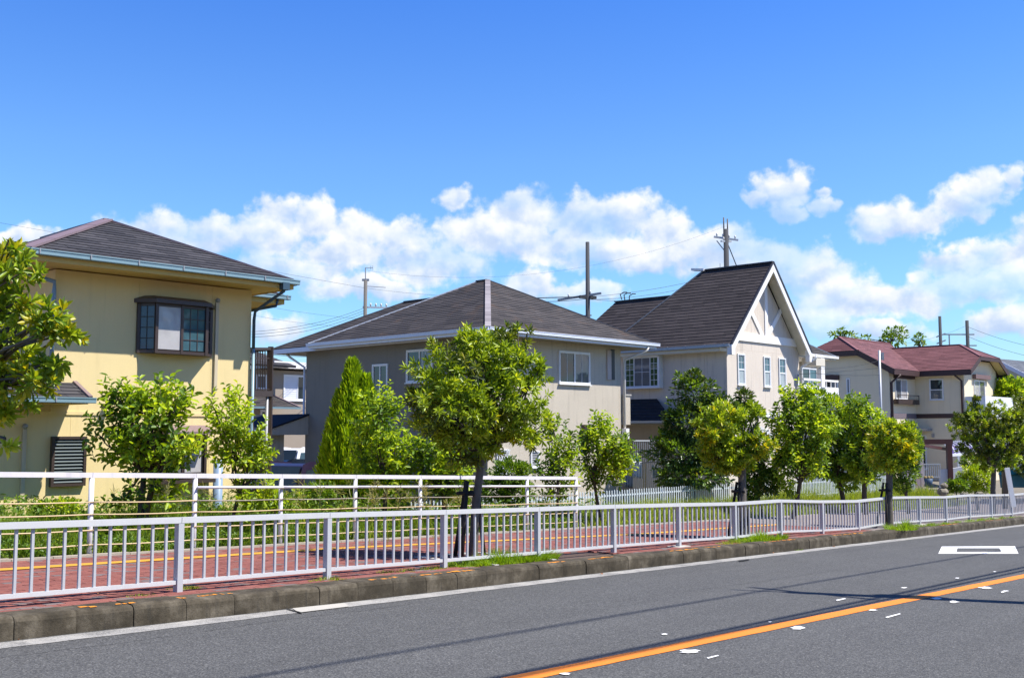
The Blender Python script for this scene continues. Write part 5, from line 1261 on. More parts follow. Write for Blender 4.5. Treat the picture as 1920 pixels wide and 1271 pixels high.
def in_blobs(n, blobs, shell=0.55):
    """points spread through a crown made of ellipsoids (centre, radii); biased to the outer part"""
    vol = np.array([b[1][0] * b[1][1] * b[1][2] for b in blobs]) ** (2 / 3); vol /= vol.sum()
    k = rp.choice(len(blobs), n, p=vol)
    d = unit(rp.normal(size=(n, 3))); r = (rp.uniform(0, 1, n) ** (1 / 3) * (1 - shell) + shell * rp.uniform(.72, 1.05, n))[:, None]
    C_ = np.array([b[0] for b in blobs])[k]; R_ = np.array([b[1] for b in blobs])[k]
    ph = k * 1.7
    lump = 1 + .28 * np.sin(d[:, 0] * 5.3 + ph) * np.sin(d[:, 1] * 4.1 + 2 * ph) + .20 * np.sin(d[:, 2] * 7.9 + d[:, 0] * 6.1 + 3 * ph)
    p = C_ + d * r * R_ * lump[:, None]
    # drop what lies deep inside another lobe
    keep = np.ones(n, bool)
    for j, (c, rr) in enumerate(blobs):
        q = np.linalg.norm((p - np.array(c)) / np.array(rr), axis=1); keep &= ~((q < 0.55) & (k != j))
    return p[keep], d[keep] * (1 / R_[keep]), r[keep][:, 0]

def crown_blobs(spec, Y, depth=0.9):
    """spec: (px, py, radius px x, radius px y, dy in metres)"""
    out = []
    for (px, py, rx, ry, dy) in spec:
        c = atY(px, py, Y + dy); k = (Y + dy) / F_PX
        out.append((tuple(c), (rx * k, max(rx, ry * .8) * k * depth, ry * k)))
    return out
def limb(mb, p, q, r0, r1, wob=.08, n=5, rr=None):
    rr = rr or random; p, q = Vector(p), Vector(q); L = (q - p).length; pts, rad = [], []
    off = Vector((0, 0, 0))
    for i in range(n + 1):
        k = i / n
        if 0 < i < n: off = Vector((rr.uniform(-1, 1), rr.uniform(-1, 1), rr.uniform(-.5, .5))) * wob * L * .5
        else: off = Vector((0, 0, 0))
        pts.append(p.lerp(q, k) + off); rad.append(r0 + (r1 - r0) * k)
    mb.tube(pts, rad, 7, cap=False)
def rosette(nl, L, W, seed):
    r = np.random.default_rng(seed); a = np.arange(nl) * 2.39996 + r.uniform(0, 6); e = np.linspace(0.05, 1.25, nl) + r.normal(0, .12, nl)
    d = np.stack([np.cos(a) * np.cos(e), np.sin(a) * np.cos(e), np.sin(e)], 1)
    pos = np.stack([np.zeros(nl), np.zeros(nl), np.linspace(-.05, .03, nl)], 1)
    return leaves(pos, d, L * r.uniform(.75, 1.15, nl), W, droop=.16)
def rot_to(dirs, spin):
    """rotation matrices taking +Z to dirs"""
    z = unit(dirs); a = unit(np.cross(z, np.tile([0.31, 0.77, 0.55], (len(z), 1)))); b = np.cross(z, a)
    c, s = np.cos(spin)[:, None], np.sin(spin)[:, None]
    x = a * c + b * s; y = np.cross(z, x)
    return np.stack([x, y, z], 2)
def make_plant(name, label, cat, base, Y, blobs, kind, n, leaf, trunk_top=None, trunk_r=.06, group=None, size=1.0, m2=None, m2f=0.0, parts=0, bark=None, up=0.35, yb=None, nb=None, lean=None, shell=.55, depth=.9, multi=1, Lf=.12, Wf=.042):
    """base: (x, y, z) foot of the trunk; blobs in pixels at distance Y"""
    bl = crown_blobs(blobs, Y, depth) if isinstance(blobs[0][0], (int, float)) else blobs
    seed = int(abs(base[0] * 31 + base[1] * 17)) + len(label); rr = random.Random(seed)
    root = thing(name, label, cat, base, group); bark = bark or BARK
    bc = sum((Vector(b[0]) * b[1][0] for b in bl), Vector()) / sum(b[1][0] for b in bl)
    low = min(b[0][2] - b[1][2] * .6 for b in bl)
    base = Vector(base)
    mb = MB()
    tops = []
    for k in range(multi):
        if trunk_top is not None: tt = Vector(trunk_top)
        else: tt = Vector((bc.x, bc.y, low + .25 * (bc.z - low)))
        if multi > 1: tt = tt + Vector((rr.uniform(-.3, .3), rr.uniform(-.2, .2), rr.uniform(-.1, .3)))
        b0 = base + (Vector((rr.uniform(-.1, .1), rr.uniform(-.1, .1), 0)) if multi > 1 else Vector()) - Vector((0, 0, .12)); mid = b0.lerp(tt, .5) + Vector((rr.uniform(-.06, .06), rr.uniform(-.06, .06), 0))
        pts = [b0, b0.lerp(mid, .15) , b0.lerp(mid, .6), mid, mid.lerp(tt, .5), tt]
        mb.tube(pts, [trunk_r * q for q in (1.35, 1.08, 1.0, .95, .88, .78)], 10, cap=False); tops.append(tt)
    mb.part("trunk", bark, root, smooth=True)
    crown = MB()
    for (c, r3) in bl:
        for k in range(nb or max(2, int(3 * r3[0] / .5))):
            t0 = rr.choice(tops); e = Vector(c) + Vector((rr.uniform(-1, 1) * r3[0], rr.uniform(-1, 1) * r3[1], rr.uniform(-.3, 1) * r3[2])) * .68
            limb(crown, t0 - Vector((0, 0, rr.uniform(0, .12))), e, trunk_r * .42, .008, .16, 5, rr)
    cr = crown.part("crown", bark, root, smooth=True)
    P, D, r = in_blobs(n, bl, shell)
    D = unit(D) + np.array([0, 0, up])
    D = unit(D + rp.normal(size=D.shape) * .35)
    mi = (rp.uniform(size=len(P)) < m2f).astype(int)
    if m2f:   # colour patches hold together
        q = np.sin(P[:, 0] * 5.1 + P[:, 2] * 4.3) + np.sin(P[:, 2] * 6.7 - P[:, 1] * 3.9 + seed); mi = (q + rp.normal(0, .5, len(P)) > 2 - 4 * m2f - .3).astype(int)
    if yb is not None:
        cs = np.array([b[0] for b in bl]); rs = np.array([b[1] for b in bl]); dn_ = np.linalg.norm((P[:, None, :] - cs[None]) / rs[None], axis=2)
        mi = (np.isin(dn_.argmin(1), yb) & (rp.uniform(size=len(P)) < .85)).astype(int) | (rp.uniform(size=len(P)) < .06).astype(int)
    if kind == 'rosette':
        tmpl = [rosette(13, Lf * size, Wf * size, s) for s in range(5)]
        sc_ = rp.uniform(.75, 1.15, len(P)); Rm = rot_to(D, rp.uniform(0, 6.28, len(P)))
        k0 = 0
        if parts:
            order = np.argsort(P[:, 1] + rp.normal(0, .05, len(P))); sel = order[:parts]; rest = order[parts:]
            mes = {}
            for v in range(5):
                for mm in (0, 1):
                    V, Q = tmpl[v]; me = npmesh("leaf_cluster", V, Q, mats=[(leaf, m2 or leaf)[mm]]); mes[(v, mm)] = me
            for i in sel:
                o = bpy.data.objects.new("leaf_cluster", mes[(int(rp.integers(5)), int(mi[i]))]); col.objects.link(o); o.parent = cr
                M = Matrix(Rm[i].tolist()).to_quaternion(); o.rotation_mode = 'QUATERNION'; o.rotation_quaternion = M
                o.scale = (sc_[i],) * 3; o.location = Vector(P[i].tolist())
        else: rest = np.arange(len(P))
        Vs, Qs, Ms, off = [], [], [], 0
        for i in rest:
            V, Q = tmpl[i % 5]; Vs.append((V * sc_[i]) @ Rm[i].T + P[i]); Qs.append(Q + off); Ms.append(np.full(len(Q), mi[i])); off += len(V)
        if Vs: link("foliage", npmesh("foliage", np.concatenate(Vs), np.concatenate(Qs), mats=[leaf, m2 or leaf], mi=np.concatenate(Ms)), cr, kind='stuff')
    elif kind == 'sprig':
        # upright shoots carrying pairs of oval leaves
        m_ = 9; ln = .34 * size
        T = P; S = D * np.array([.8, .8, 1]) + np.array([0, 0, .45]); S = unit(S)
        tw = MB()
        for i in range(0, len(T), 2):
            a = T[i] - S[i] * ln * .5; b_ = T[i] + S[i] * ln * .5
            tw.tube([a.tolist(), b_.tolist()], [.006, .003], 3, cap=False)
        tw.part("twigs", TWIG, cr, kind='stuff')
        ks = np.tile(np.linspace(-.5, .5, m_), len(T)); Ti = np.repeat(T, m_, 0); Si = np.repeat(S, m_, 0)
        ang = np.tile(np.arange(m_) * 2.4, len(T)) + np.repeat(rp.uniform(0, 6, len(T)), m_)
        Rm = rot_to(Si, ang); out = Rm[:, :, 0]
        dd = unit(out + Si * rp.uniform(.3, 1.1, len(out))[:, None] + rp.normal(0, .2, out.shape))
        V, Q = leaves(Ti + Si * (ks * ln)[:, None], dd, Lf * size * rp.uniform(.7, 1.2, len(dd)), Wf * size, droop=.18)
        mm = np.repeat(mi, m_); link("foliage", npmesh("foliage", V, Q, mats=[leaf, m2 or leaf], mi=np.concatenate([mm, mm])), cr, kind='stuff')
    elif kind == 'fine':
        V, Q = leaves(P, D, Lf * size * rp.uniform(.6, 1.2, len(P)), Wf * size, droop=.2)
        link("foliage", npmesh("foliage", V, Q, mats=[leaf, m2 or leaf], mi=np.concatenate([mi, mi])), cr, kind='stuff')
    return root
def foot(px, Y):     # foot of a plant on the terrain, seen at column px at distance Y
    p = atY(px, 800, Y); return (p.x, p.y, zter(p.x, p.y))

# street trees in the pavement, each held by dark stakes
def stakes(x, y, z, label):
    t = thing("tree_stake", label, "tree support", (x, y, z))
    for (a, b_, a2, b2) in ((-.30, -.02, -.13, 0), (.36, .05, .12, .02), (-.02, .38, -.02, .12)):
        mb = MB(); p = Vector((x, y, z - .15)) + Vector((RX, RY, 0)) * a + Vector((NX, NY, 0)) * b_; q = Vector((x, y, z + 1.2)) + Vector((RX, RY, 0)) * a2 + Vector((NX, NY, 0)) * b2
        mb.tube([p, q], [.036, .030], 8); mb.part("post", STAKE, t, smooth=True)
    for (h, a, b_) in ((1.02, (-.34, .02), (.22, .02)), (1.0, (-.12, -.1), (-.02, .24))):
        mb = MB(); mb.tube([Vector((x, y, z + h)) + Vector((RX, RY, 0)) * a[0] + Vector((NX, NY, 0)) * a[1], Vector((x, y, z + h)) + Vector((RX, RY, 0)) * b_[0] + Vector((NX, NY, 0)) * b_[1]], .03, 8); mb.part("crossbar", STAKE, t, smooth=True)
    return t
TG = "clipped street trees along the guard rail"
p = gnd(886, 1046, .2); Y1 = p.y; b1 = (p.x, p.y, p.z); s1, t1_ = to_st(p.x, p.y)
pit(s1 - .75, s1 + .75, KT + KW + .02, t1_ + .45)
make_plant("street_tree", "big rounded street tree with glossy leaves in the pavement, in front of the grey house", "tree", b1, Y1,
    [(870, 700, 88, 66, -.1), (930, 665, 66, 46, .1), (835, 755, 62, 52, .0), (950, 745, 72, 54, -.1), (900, 790, 92, 44, .1), (990, 800, 50, 40, 0), (880, 840, 52, 34, -.1), (1000, 700, 26, 30, .1), (862, 775, 80, 60, -.45), (980, 622, 16, 10, .1), (782, 748, 16, 14, 0), (1016, 690, 14, 12, 0), (905, 650, 50, 32, 0)],
    'rosette', 1000, L_STREET, trunk_top=atY(906, 835, Y1), trunk_r=.070, m2=L_STREETD, m2f=.10, parts=300, group=TG, shell=.6, nb=4, Lf=.135, Wf=.036)
stakes(*b1, "dark wooden stakes bracing the big street tree before the grey house")
p = gnd(1394, 1010, .2); Y2 = p.y; b2 = (p.x, p.y, p.z); s2_, t2_ = to_st(p.x, p.y); pit(s2_ - .75, s2_ + .75, KT + KW + .02, t2_ + .45)
make_plant("street_tree", "street tree with a yellow leafy patch at right, standing before the gabled house", "tree", b2, Y2,
    [(1352, 800, 42, 42, 0), (1385, 830, 42, 38, 0), (1352, 850, 40, 28, 0), (1410, 770, 20, 14, 0), (1428, 838, 20, 26, -.4), (1375, 868, 40, 18, .1), (1326, 818, 18, 28, -.2)],
    'rosette', 540, L_STREET, trunk_top=atY(1392, 862, Y2), trunk_r=.10, m2=L_YELLOW, m2f=.2, yb=[4, 6], group=TG, nb=4, size=1.1)
stakes(*b2, "dark wooden stakes bracing the street tree before the gabled house")
p = gnd(1668, 990, .2); Y3 = p.y; b3 = (p.x, p.y, p.z); s3_, t3_ = to_st(p.x, p.y); pit(s3_ - .75, s3_ + .75, KT + KW + .02, t3_ + .45)
make_plant("street_tree", "smaller yellowish-green street tree left of the brown gate frame", "tree", b3, Y3,
    [(1668, 825, 34, 32, 0), (1692, 815, 24, 24, 0), (1650, 845, 30, 22, 0), (1690, 850, 26, 26, 0), (1668, 868, 28, 16, 0)],
    'rosette', 430, L_STREET, trunk_top=atY(1668, 872, Y3), trunk_r=.10, m2=L_YELLOW, m2f=.38, group=TG, nb=3, size=1.15)
stakes(*b3, "dark wooden stakes bracing the yellowish street tree left of the gate frame")
Y4 = 42.0; x4, y4, z4 = st(s3_ + (s3_ - s2_) * 1.0 + 0.3, t3_, .2); q = atY(1862, 925, 40.5); b4 = (q.x, q.y, grade(to_st(q.x, q.y)[0]) + .2); Y4 = 40.5
make_plant("street_tree", "dense dark round street tree in front of the white balcony at the right", "tree", b4, Y4,
    [(1820, 800, 34, 32, 0), (1860, 790, 44, 34, 0), (1880, 825, 42, 34, 0), (1835, 835, 36, 28, 0), (1870, 865, 36, 24, 0), (1828, 752, 10, 10, 0), (1902, 800, 24, 30, .2)],
    'rosette', 900, L_STREET, trunk_top=atY(1864, 868, Y4), trunk_r=.10, m2=L_STREETD, m2f=.45, group=TG, nb=4, size=1.2)
# the tree whose boughs reach in from the left
x0, y0, z0 = st(s1 - 8.2, t1_ + .1, .2); Y0 = y0
bl0 = []
for (px, py, rx, ry, Yb) in ((-20, 500, 62, 42, 10.0), (35, 520, 46, 36, 9.9), (20, 470, 26, 26, 10.0), (10, 560, 40, 28, 10.1), (45, 575, 22, 22, 10.0), (100, 600, 40, 26, 9.8), (128, 622, 30, 20, 9.8), (92, 632, 26, 20, 9.8), (40, 596, 14, 14, 10),
                             (100, 680, 26, 20, 9.8), (15, 670, 50, 44, 10.0), (70, 710, 40, 24, 9.8), (20, 730, 46, 34, 9.9), (-30, 640, 70, 60, 10.2), (-60, 760, 80, 50, 10.0), (2, 785, 20, 22, 9.9), (4, 830, 14, 14, 9.9), (-130, 600, 120, 130, 10.2), (-200, 700, 110, 110, 10.0), (-150, 480, 90, 80, 10.25)):
    c = atY(px, py, Yb); k = Yb / F_PX; bl0.append((tuple(c), (rx * k, max(rx, ry) * k * .9, ry * k)))
make_plant("street_tree", "street tree with yellowing leaves whose boughs reach in at the left edge", "tree", (x0, y0, z0), Y0, bl0, 'rosette', 560, L_STREET, trunk_top=atY(-170, 760, y0), trunk_r=.10, m2=L_YELLOW, m2f=.5, yb=[0, 1, 2, 4, 5, 6, 7, 11, 17, 19], parts=300, group=TG, nb=3, Lf=.115, Wf=.04, shell=.6)

# ---------------------------------------------------------------- shrubs and garden trees behind the pavement
def blob(px, py, rx, ry, dy=0): return (px, py, rx, ry, dy)
SG = "young broad-leaved trees on the grass verge"
make_plant("young_tree", "largest light green shrubby tree before the yellow house, by the louvred window", "tree", foot(268, 17.9), 17.9,
    [blob(258, 800, 66, 52), blob(300, 760, 52, 42), blob(225, 775, 44, 48), blob(320, 830, 52, 38), blob(245, 850, 58, 28), blob(300, 865, 42, 22), blob(360, 840, 22, 18), blob(170, 815, 22, 12), blob(212, 740, 18, 22), blob(268, 735, 24, 22), blob(330, 755, 20, 26), blob(300, 915, 42, 24), blob(232, 935, 34, 10)],
    'sprig', 300, L_LIGHT, trunk_r=.055, m2=L_MID, m2f=.45, bark=BARKD, Lf=.14, Wf=.072, shell=.4, multi=2)
make_plant("young_tree", "slender light green tree before the right corner of the yellow house", "tree", foot(431, 19.0), 19.0,
    [blob(430, 785, 44, 40), blob(462, 810, 36, 34), blob(415, 830, 34, 34), blob(450, 855, 42, 28), blob(485, 840, 24, 22), blob(440, 750, 16, 16), blob(395, 768, 18, 18), blob(470, 930, 34, 26), blob(495, 880, 18, 18), blob(505, 920, 16, 20)],
    'sprig', 210, L_LIGHT, trunk_r=.035, m2=L_STREET, m2f=.2, bark=BARKD, Lf=.12, Wf=.058, shell=.4)
make_plant("young_tree", "light green shrubby tree just right of the tall conifer", "tree", foot(715, 22.5), 22.5,
    [blob(712, 795, 50, 56), blob(700, 850, 48, 38), blob(745, 850, 36, 40), blob(720, 760, 26, 26), blob(770, 880, 22, 22), blob(690, 900, 36, 24), blob(740, 905, 34, 24), blob(778, 850, 12, 14)],
    'sprig', 330, L_LIGHT, trunk_r=.05, m2=L_MID, m2f=.25, bark=BARKD, Lf=.13, Wf=.06, shell=.45)
make_plant("young_tree", "low light green tree half hidden behind the big street tree", "tree", foot(825, 22.5), 22.5,
    [blob(820, 850, 36, 32), blob(850, 880, 34, 30), blob(810, 895, 34, 26), blob(850, 920, 30, 18)],
    'sprig', 210, L_LIGHT, trunk_r=.05, m2=L_MID, m2f=.3, bark=BARKD, Lf=.13, Wf=.06, shell=.45)
make_plant("shrub", "dense dark green shrub beside the lattice window of the grey house", "shrub", foot(950, 27.5), 27.5,
    [blob(955, 890, 32, 28), blob(930, 920, 30, 22), blob(970, 925, 28, 22), blob(978, 878, 14, 12)],
    'fine', 5200, L_MID, trunk_r=.04, bark=BARKD, Lf=.085, Wf=.04, shell=.35, up=.5)
make_plant("young_tree", "thin open tree right of the big street tree, before the small louvred window", "tree", foot(1044, 25.5), 25.5,
    [blob(1045, 822, 24, 32), blob(1050, 868, 32, 24), blob(1020, 885, 26, 16), blob(1062, 900, 26, 18), blob(1035, 795, 12, 12), blob(1040, 925, 24, 14), blob(1068, 840, 18, 20)],
    'sprig', 150, L_LIGHT, trunk_r=.035, m2=L_MID, m2f=.3, bark=BARK, Lf=.13, Wf=.06, shell=.35)
make_plant("young_tree", "light green tree with forked trunk at the right corner of the grey house", "tree", foot(1132, 26.5), 26.5,
    [blob(1125, 835, 36, 34), blob(1155, 850, 32, 30), blob(1110, 870, 28, 28), blob(1145, 885, 36, 20), blob(1130, 795, 18, 18), blob(1172, 840, 16, 22), blob(1100, 822, 16, 20), blob(1118, 905, 20, 12)],
    'sprig', 270, L_LIGHT, trunk_r=.04, m2=L_MID, m2f=.3, bark=BARKD, Lf=.13, Wf=.062, shell=.4, multi=2)
make_plant("garden_tree", "tall dark evergreen tree before the shaded side of the gabled house", "tree", foot(1300, 37.3), 37.3,
    [blob(1305, 740, 34, 38), blob(1290, 790, 44, 40), blob(1340, 770, 34, 30), blob(1265, 800, 22, 30), blob(1280, 850, 56, 36), blob(1330, 850, 40, 44), blob(1255, 830, 26, 24), blob(1290, 892, 60, 24), blob(1300, 708, 14, 16), blob(1272, 712, 6, 14), blob(1375, 770, 18, 16)],
    'fine', 8200, L_DARK, trunk_r=.10, m2=L_MID, m2f=.2, bark=BARK, Lf=.17, Wf=.085, shell=.35)
make_plant("garden_tree", "small dark tree whose top shows right of the yellow-patched street tree", "tree", foot(1392, 38.5), 38.5,
    [blob(1395, 745, 14, 14), blob(1382, 770, 18, 12), blob(1402, 772, 8, 10)],
    'fine', 900, L_DARK, trunk_r=.06, bark=BARKD, Lf=.15, Wf=.07, shell=.3)
make_plant("shrub", "green shrub at the foot of the gabled house, below the yellow-patched tree", "shrub", foot(1425, 33.0), 33.0,
    [blob(1415, 890, 26, 22), blob(1440, 905, 24, 20), blob(1420, 860, 16, 18), blob(1405, 925, 20, 12)],
    'fine', 3600, L_MID, trunk_r=.05, m2=L_DARK, m2f=.3, bark=BARKD, Lf=.13, Wf=.06, shell=.35)
make_plant("young_tree", "full light green tree before the right corner of the gabled house", "tree", foot(1480, 32.5), 32.5,
    [blob(1478, 790, 36, 36), blob(1510, 770, 32, 34), blob(1465, 830, 28, 34), blob(1510, 820, 40, 34), blob(1500, 850, 46, 26), blob(1478, 745, 16, 20), blob(1512, 742, 16, 20), blob(1468, 878, 20, 28), blob(1545, 800, 28, 34), blob(1520, 880, 30, 18), blob(1475, 915, 14, 16)],
    'sprig', 640, L_LIGHT, trunk_r=.07, m2=L_MID, m2f=.3, bark=BARKD, Lf=.15, Wf=.075, shell=.4)
make_plant("young_tree", "feathery deep green tree between two light green ones before the picket fence", "tree", foot(1580, 38.0), 38.0,
    [blob(1560, 770, 30, 26), blob(1585, 800, 40, 34), blob(1560, 840, 40, 30), blob(1600, 850, 36, 30), blob(1575, 880, 40, 24), blob(1530, 745, 26, 14), blob(1545, 865, 28, 26), blob(1590, 905, 22, 12)],
    'fine', 8200, L_MID, trunk_r=.09, m2=L_LIGHT, m2f=.3, bark=BARKD, Lf=.15, Wf=.06, shell=.35)
make_plant("young_tree", "light green tree left of the thin service pole", "tree", foot(1618, 37.0), 37.0,
    [blob(1612, 790, 32, 34), blob(1635, 812, 30, 30), blob(1620, 845, 36, 26), blob(1608, 765, 22, 24), blob(1640, 850, 28, 32), blob(1625, 885, 30, 20), blob(1600, 870, 24, 24)],
    'sprig', 460, L_LIGHT, trunk_r=.09, m2=L_MID, m2f=.35, bark=BARKD, Lf=.16, Wf=.075, shell=.4)
make_plant("young_tree", "thin grey-green tree right behind the yellowish street tree", "tree", foot(1700, 38.5), 38.5,
    [blob(1705, 850, 16, 32), blob(1698, 885, 26, 24), blob(1715, 835, 14, 30), blob(1690, 910, 16, 12)],
    'fine', 3600, L_MID, trunk_r=.05, bark=BARKD, Lf=.11, Wf=.045, shell=.35, multi=2)
make_plant("shrub", "rounded clipped bush before the white garden wall at the right", "shrub", foot(1828, 44.0), 44.0,
    [blob(1828, 895, 24, 24), blob(1815, 905, 18, 18), blob(1842, 905, 16, 20)],
    'fine', 5200, L_LIGHT, trunk_r=.05, m2=L_STREET, m2f=.4, bark=BARKD, Lf=.09, Wf=.045, shell=.3)
make_plant("shrub", "loose green shrub behind the clipped bush, under the purple canopy", "shrub", foot(1826, 48.0), 48.0,
    [blob(1822, 866, 20, 12), blob(1836, 872, 16, 14)], 'fine', 1500, L_MID, trunk_r=.05, bark=BARKD, Lf=.12, Wf=.05, shell=.3)
make_plant("shrub", "low leafy shrub at the left foot of the clipped bush", "shrub", foot(1793, 43.0), 43.0,
    [blob(1795, 910, 16, 10), blob(1783, 915, 8, 6)], 'fine', 900, L_MID, trunk_r=.03, bark=BARKD, Lf=.13, Wf=.06, shell=.3)
make_plant("garden_tree", "bright green round tree by the house at the far right", "tree", foot(1890, 66), 66,
    [blob(1890, 735, 32, 26), blob(1910, 755, 26, 26), blob(1872, 745, 18, 20), blob(1915, 725, 14, 16)], 'fine', 6500, L_LIGHT, trunk_r=.15, m2=L_MID, m2f=.25, bark=BARKD, Lf=.22, Wf=.11, shell=.35)
make_plant("garden_tree", "dark tree cut off by the right edge of the picture", "tree", foot(1945, 50), 50,
    [blob(1925, 800, 30, 40), blob(1950, 790, 50, 50), blob(1930, 850, 30, 34)], 'fine', 7000, L_STREETD, trunk_r=.2, bark=BARKD, Lf=.17, Wf=.08, shell=.35)
for (lab, px, Y, bl, n) in (("leafy treetop showing above the left end of the maroon roof", 1577, 92, [blob(1570, 628, 12, 5), blob(1590, 630, 14, 6), blob(1577, 620, 6, 4)], 200),
                     ("ragged treetop showing above the middle of the maroon roof", 1680, 92, [blob(1672, 638, 22, 12), blob(1690, 628, 10, 12), blob(1664, 624, 10, 8), blob(1685, 617, 7, 5), blob(1625, 634, 8, 4)], 420),
                     ("small leafy treetop right of the ragged one above the maroon roof", 1722, 92, [blob(1722, 636, 8, 10), blob(1726, 646, 6, 6)], 130)):
    make_plant("garden_tree", lab, "tree", foot(px, Y), Y, bl, 'fine', n, L_MID, trunk_r=.15, bark=BARKD, Lf=.30, Wf=.16, shell=.3)

for (lab, px, Y, bl, n) in (("low leafy bush in the grass at the left, before the yellow wall", 108, 17.2, [blob(100, 952, 34, 12), blob(125, 948, 20, 10)], 700),
    ("low light green bush between the yellow house and the tall conifer", 590, 21.5, [blob(575, 930, 34, 16), blob(600, 922, 26, 16), blob(560, 945, 30, 14)], 1500),
    ("low bush at the foot of the slender light green tree", 520, 19.6, [blob(505, 935, 30, 18), blob(530, 942, 24, 14)], 900)):
    make_plant("shrub", lab, "shrub", foot(px, Y), Y, bl, 'fine', n, L_LIGHT, trunk_r=.02, m2=L_MID, m2f=.3, bark=BARKD, Lf=.08, Wf=.04, shell=.3)

# conifers
def conifer(label, px, Y, spires, n, group=None):
    """spires: (px of axis, top py, foot py, half width px)"""
    b = foot(px, Y); root = thing("conifer", label, "tree", b, group); mb = MB()
    mb.tube([(b[0], b[1], b[2] - .1), (b[0], b[1], b[2] + .9)], [.08, .05], 8); mb.part("trunk", BARKD, root, smooth=True)
    Vs, Fs, off = [], [], 0; core = MB()
    for (ax, ty, by, hw) in spires:
        top = atY(ax, ty, Y); bot = atY(ax, by, Y); H = top.z - bot.z; Rw = hw * Y / F_PX
        m = int(n * hw * (by - ty) / sum(s[3] * (s[2] - s[1]) for s in spires))
        k = rp.uniform(0, 1, m) ** .8; prof = np.sin(np.clip((1 - k) * 1.05 + .02, 0, 1) * np.pi * .5) ** .8
        prof = np.minimum(prof, .35 + k * 3.0)
        a = rp.uniform(0, 6.283, m); lump = 1 + .14 * np.sin(a * 5 + k * 9) + .10 * np.sin(a * 9 - k * 17)
        rad = Rw * prof * lump * rp.uniform(.72, 1.0, m)
        pos = np.stack([top.x + np.cos(a) * rad, top.y + np.sin(a) * rad, bot.z + k * H - .08], 1)
        d = np.stack([np.cos(a) * .42, np.sin(a) * .42, np.ones(m)], 1) + rp.normal(0, .16, (m, 3))
        V, Q = leaves(pos, d, .19 * rp.uniform(.6, 1.3, m), .045, droop=-.05); Vs.append(V); Fs.append(Q + off); off += len(V)
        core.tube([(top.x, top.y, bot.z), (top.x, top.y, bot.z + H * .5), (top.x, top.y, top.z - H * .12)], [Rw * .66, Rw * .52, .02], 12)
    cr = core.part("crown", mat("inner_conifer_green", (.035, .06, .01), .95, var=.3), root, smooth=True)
    link("foliage", npmesh("foliage", np.concatenate(Vs), np.concatenate(Fs), mats=[L_CON]), cr, kind='stuff')
    return root
CG = "golden-green conifers beside the grey house"
conifer("tall flame-shaped golden-green conifer before the shaded side of the grey house", 655, 24.5, [(661, 676, 940, 40), (640, 735, 940, 38), (686, 705, 940, 34), (622, 790, 940, 24), (690, 830, 945, 32)], 17000, CG)
conifer("low golden-green conifer between the light green shrub and the street tree", 742, 24.8, [(742, 862, 950, 17), (728, 890, 950, 14), (755, 885, 950, 12)], 3600, CG)
conifer("small conifer behind the low tree left of the big street tree", 868, 25.5, [(868, 850, 950, 14), (852, 880, 950, 12)], 2400, CG)

# ---------------------------------------------------------------- grass and weeds
def grassfield(name, label, n, s0, s1, t0, t1, Lr, W, m, edge=0.0, hd=None, lean=.35, seedf=None):
    u = rp.uniform(0, 1, n); ss = s0 + (s1 - s0) * u ** 1.15; tt = rp.uniform(t0, t1, n)
    clump = np.sin(ss * 2.3 + np.sin(tt * 3.1)) * np.sin(tt * 2.7 + np.sin(ss * 1.7) * 1.3)
    keep = rp.uniform(0, 1, n) < (.62 + .38 * clump); ss, tt, clump = ss[keep], tt[keep], clump[keep]
    x = ss * RX + tt * NX; y = ss * RY + tt * NY
    ok = (y > 4) & (np.abs(x / y) < .56); ss, tt, x, y, clump = ss[ok], tt[ok], x[ok], y[ok], clump[ok]
    z = np.array([zter(a, b) for a, b in zip(x, y)])
    pos = np.stack([x, y, z - .02], 1); m_ = len(pos)
    d = np.stack([rp.normal(0, lean, m_), rp.normal(0, lean, m_), np.ones(m_)], 1)
    L = rp.uniform(*Lr, m_) * (.75 + .35 * clump)
    if hd is not None: L = L * hd(ss, tt)
    V, (Q, T) = blades(pos, d, L, W * rp.uniform(.7, 1.3, m_))
    o = link(name, npmesh(name, V, Q, T, mats=[m])); tag(o, label, None, None, 'stuff'); o['category'] = "grass"; return o
grassfield("verge_grass", "dense green grass covering the near verge behind the white fence", 90000, 2.5, 20, WALK_T + .14, WALK_T + 3.6, (.30, .80), .016, L_GRASS, hd=lambda s, t: .38 + .75 * np.clip((t - WALK_T) / 1.3, 0, 1))
grassfield("verge_meadow", "yellow-green grass along the picket fence", 90000, 18, 52, WALK_T + .14, WALK_T + 4.4, (.35, .80), .022, L_GRASSY, hd=lambda s, t: .40 + .75 * np.clip((t - WALK_T) / 1.5, 0, 1))
grassfield("plot_grass", "rough grass between the houses and the verge", 30000, 4, 55, WALK_T + 3.4, WALK_T + 9, (.25, .65), .026, L_GRASS)
# creeping broad-leaved weeds at the edge of the pavement
def weeds(name, label, n, s0, s1, t0, t1, h, L, W, m):
    ss = rp.uniform(s0, s1, n); tt = rp.uniform(t0, t1, n); x = ss * RX + tt * NX; y = ss * RY + tt * NY
    lump = np.abs(np.sin(ss * 3.1 + 2 * np.sin(ss * .9))) * .7 + .3
    z = np.array([zter(a, b) for a, b in zip(x, y)]) + rp.uniform(0, 1, n) ** .7 * h * lump
    d = rp.normal(0, 1, (n, 3)); d[:, 2] = np.abs(d[:, 2]) * .6 + .1
    V, Q = leaves(np.stack([x, y, z], 1), d, L * rp.uniform(.6, 1.3, n), W); o = link(name, npmesh(name, V, Q, mats=[m])); tag(o, label, None, None, 'stuff'); o['category'] = "weeds"; return o
weeds("creeping_weeds", "low leafy weeds spilling along the back edge of the pavement", 11000, 2.5, 21, WALK_T + .12, WALK_T + .8, .24, .06, .035, L_MID)
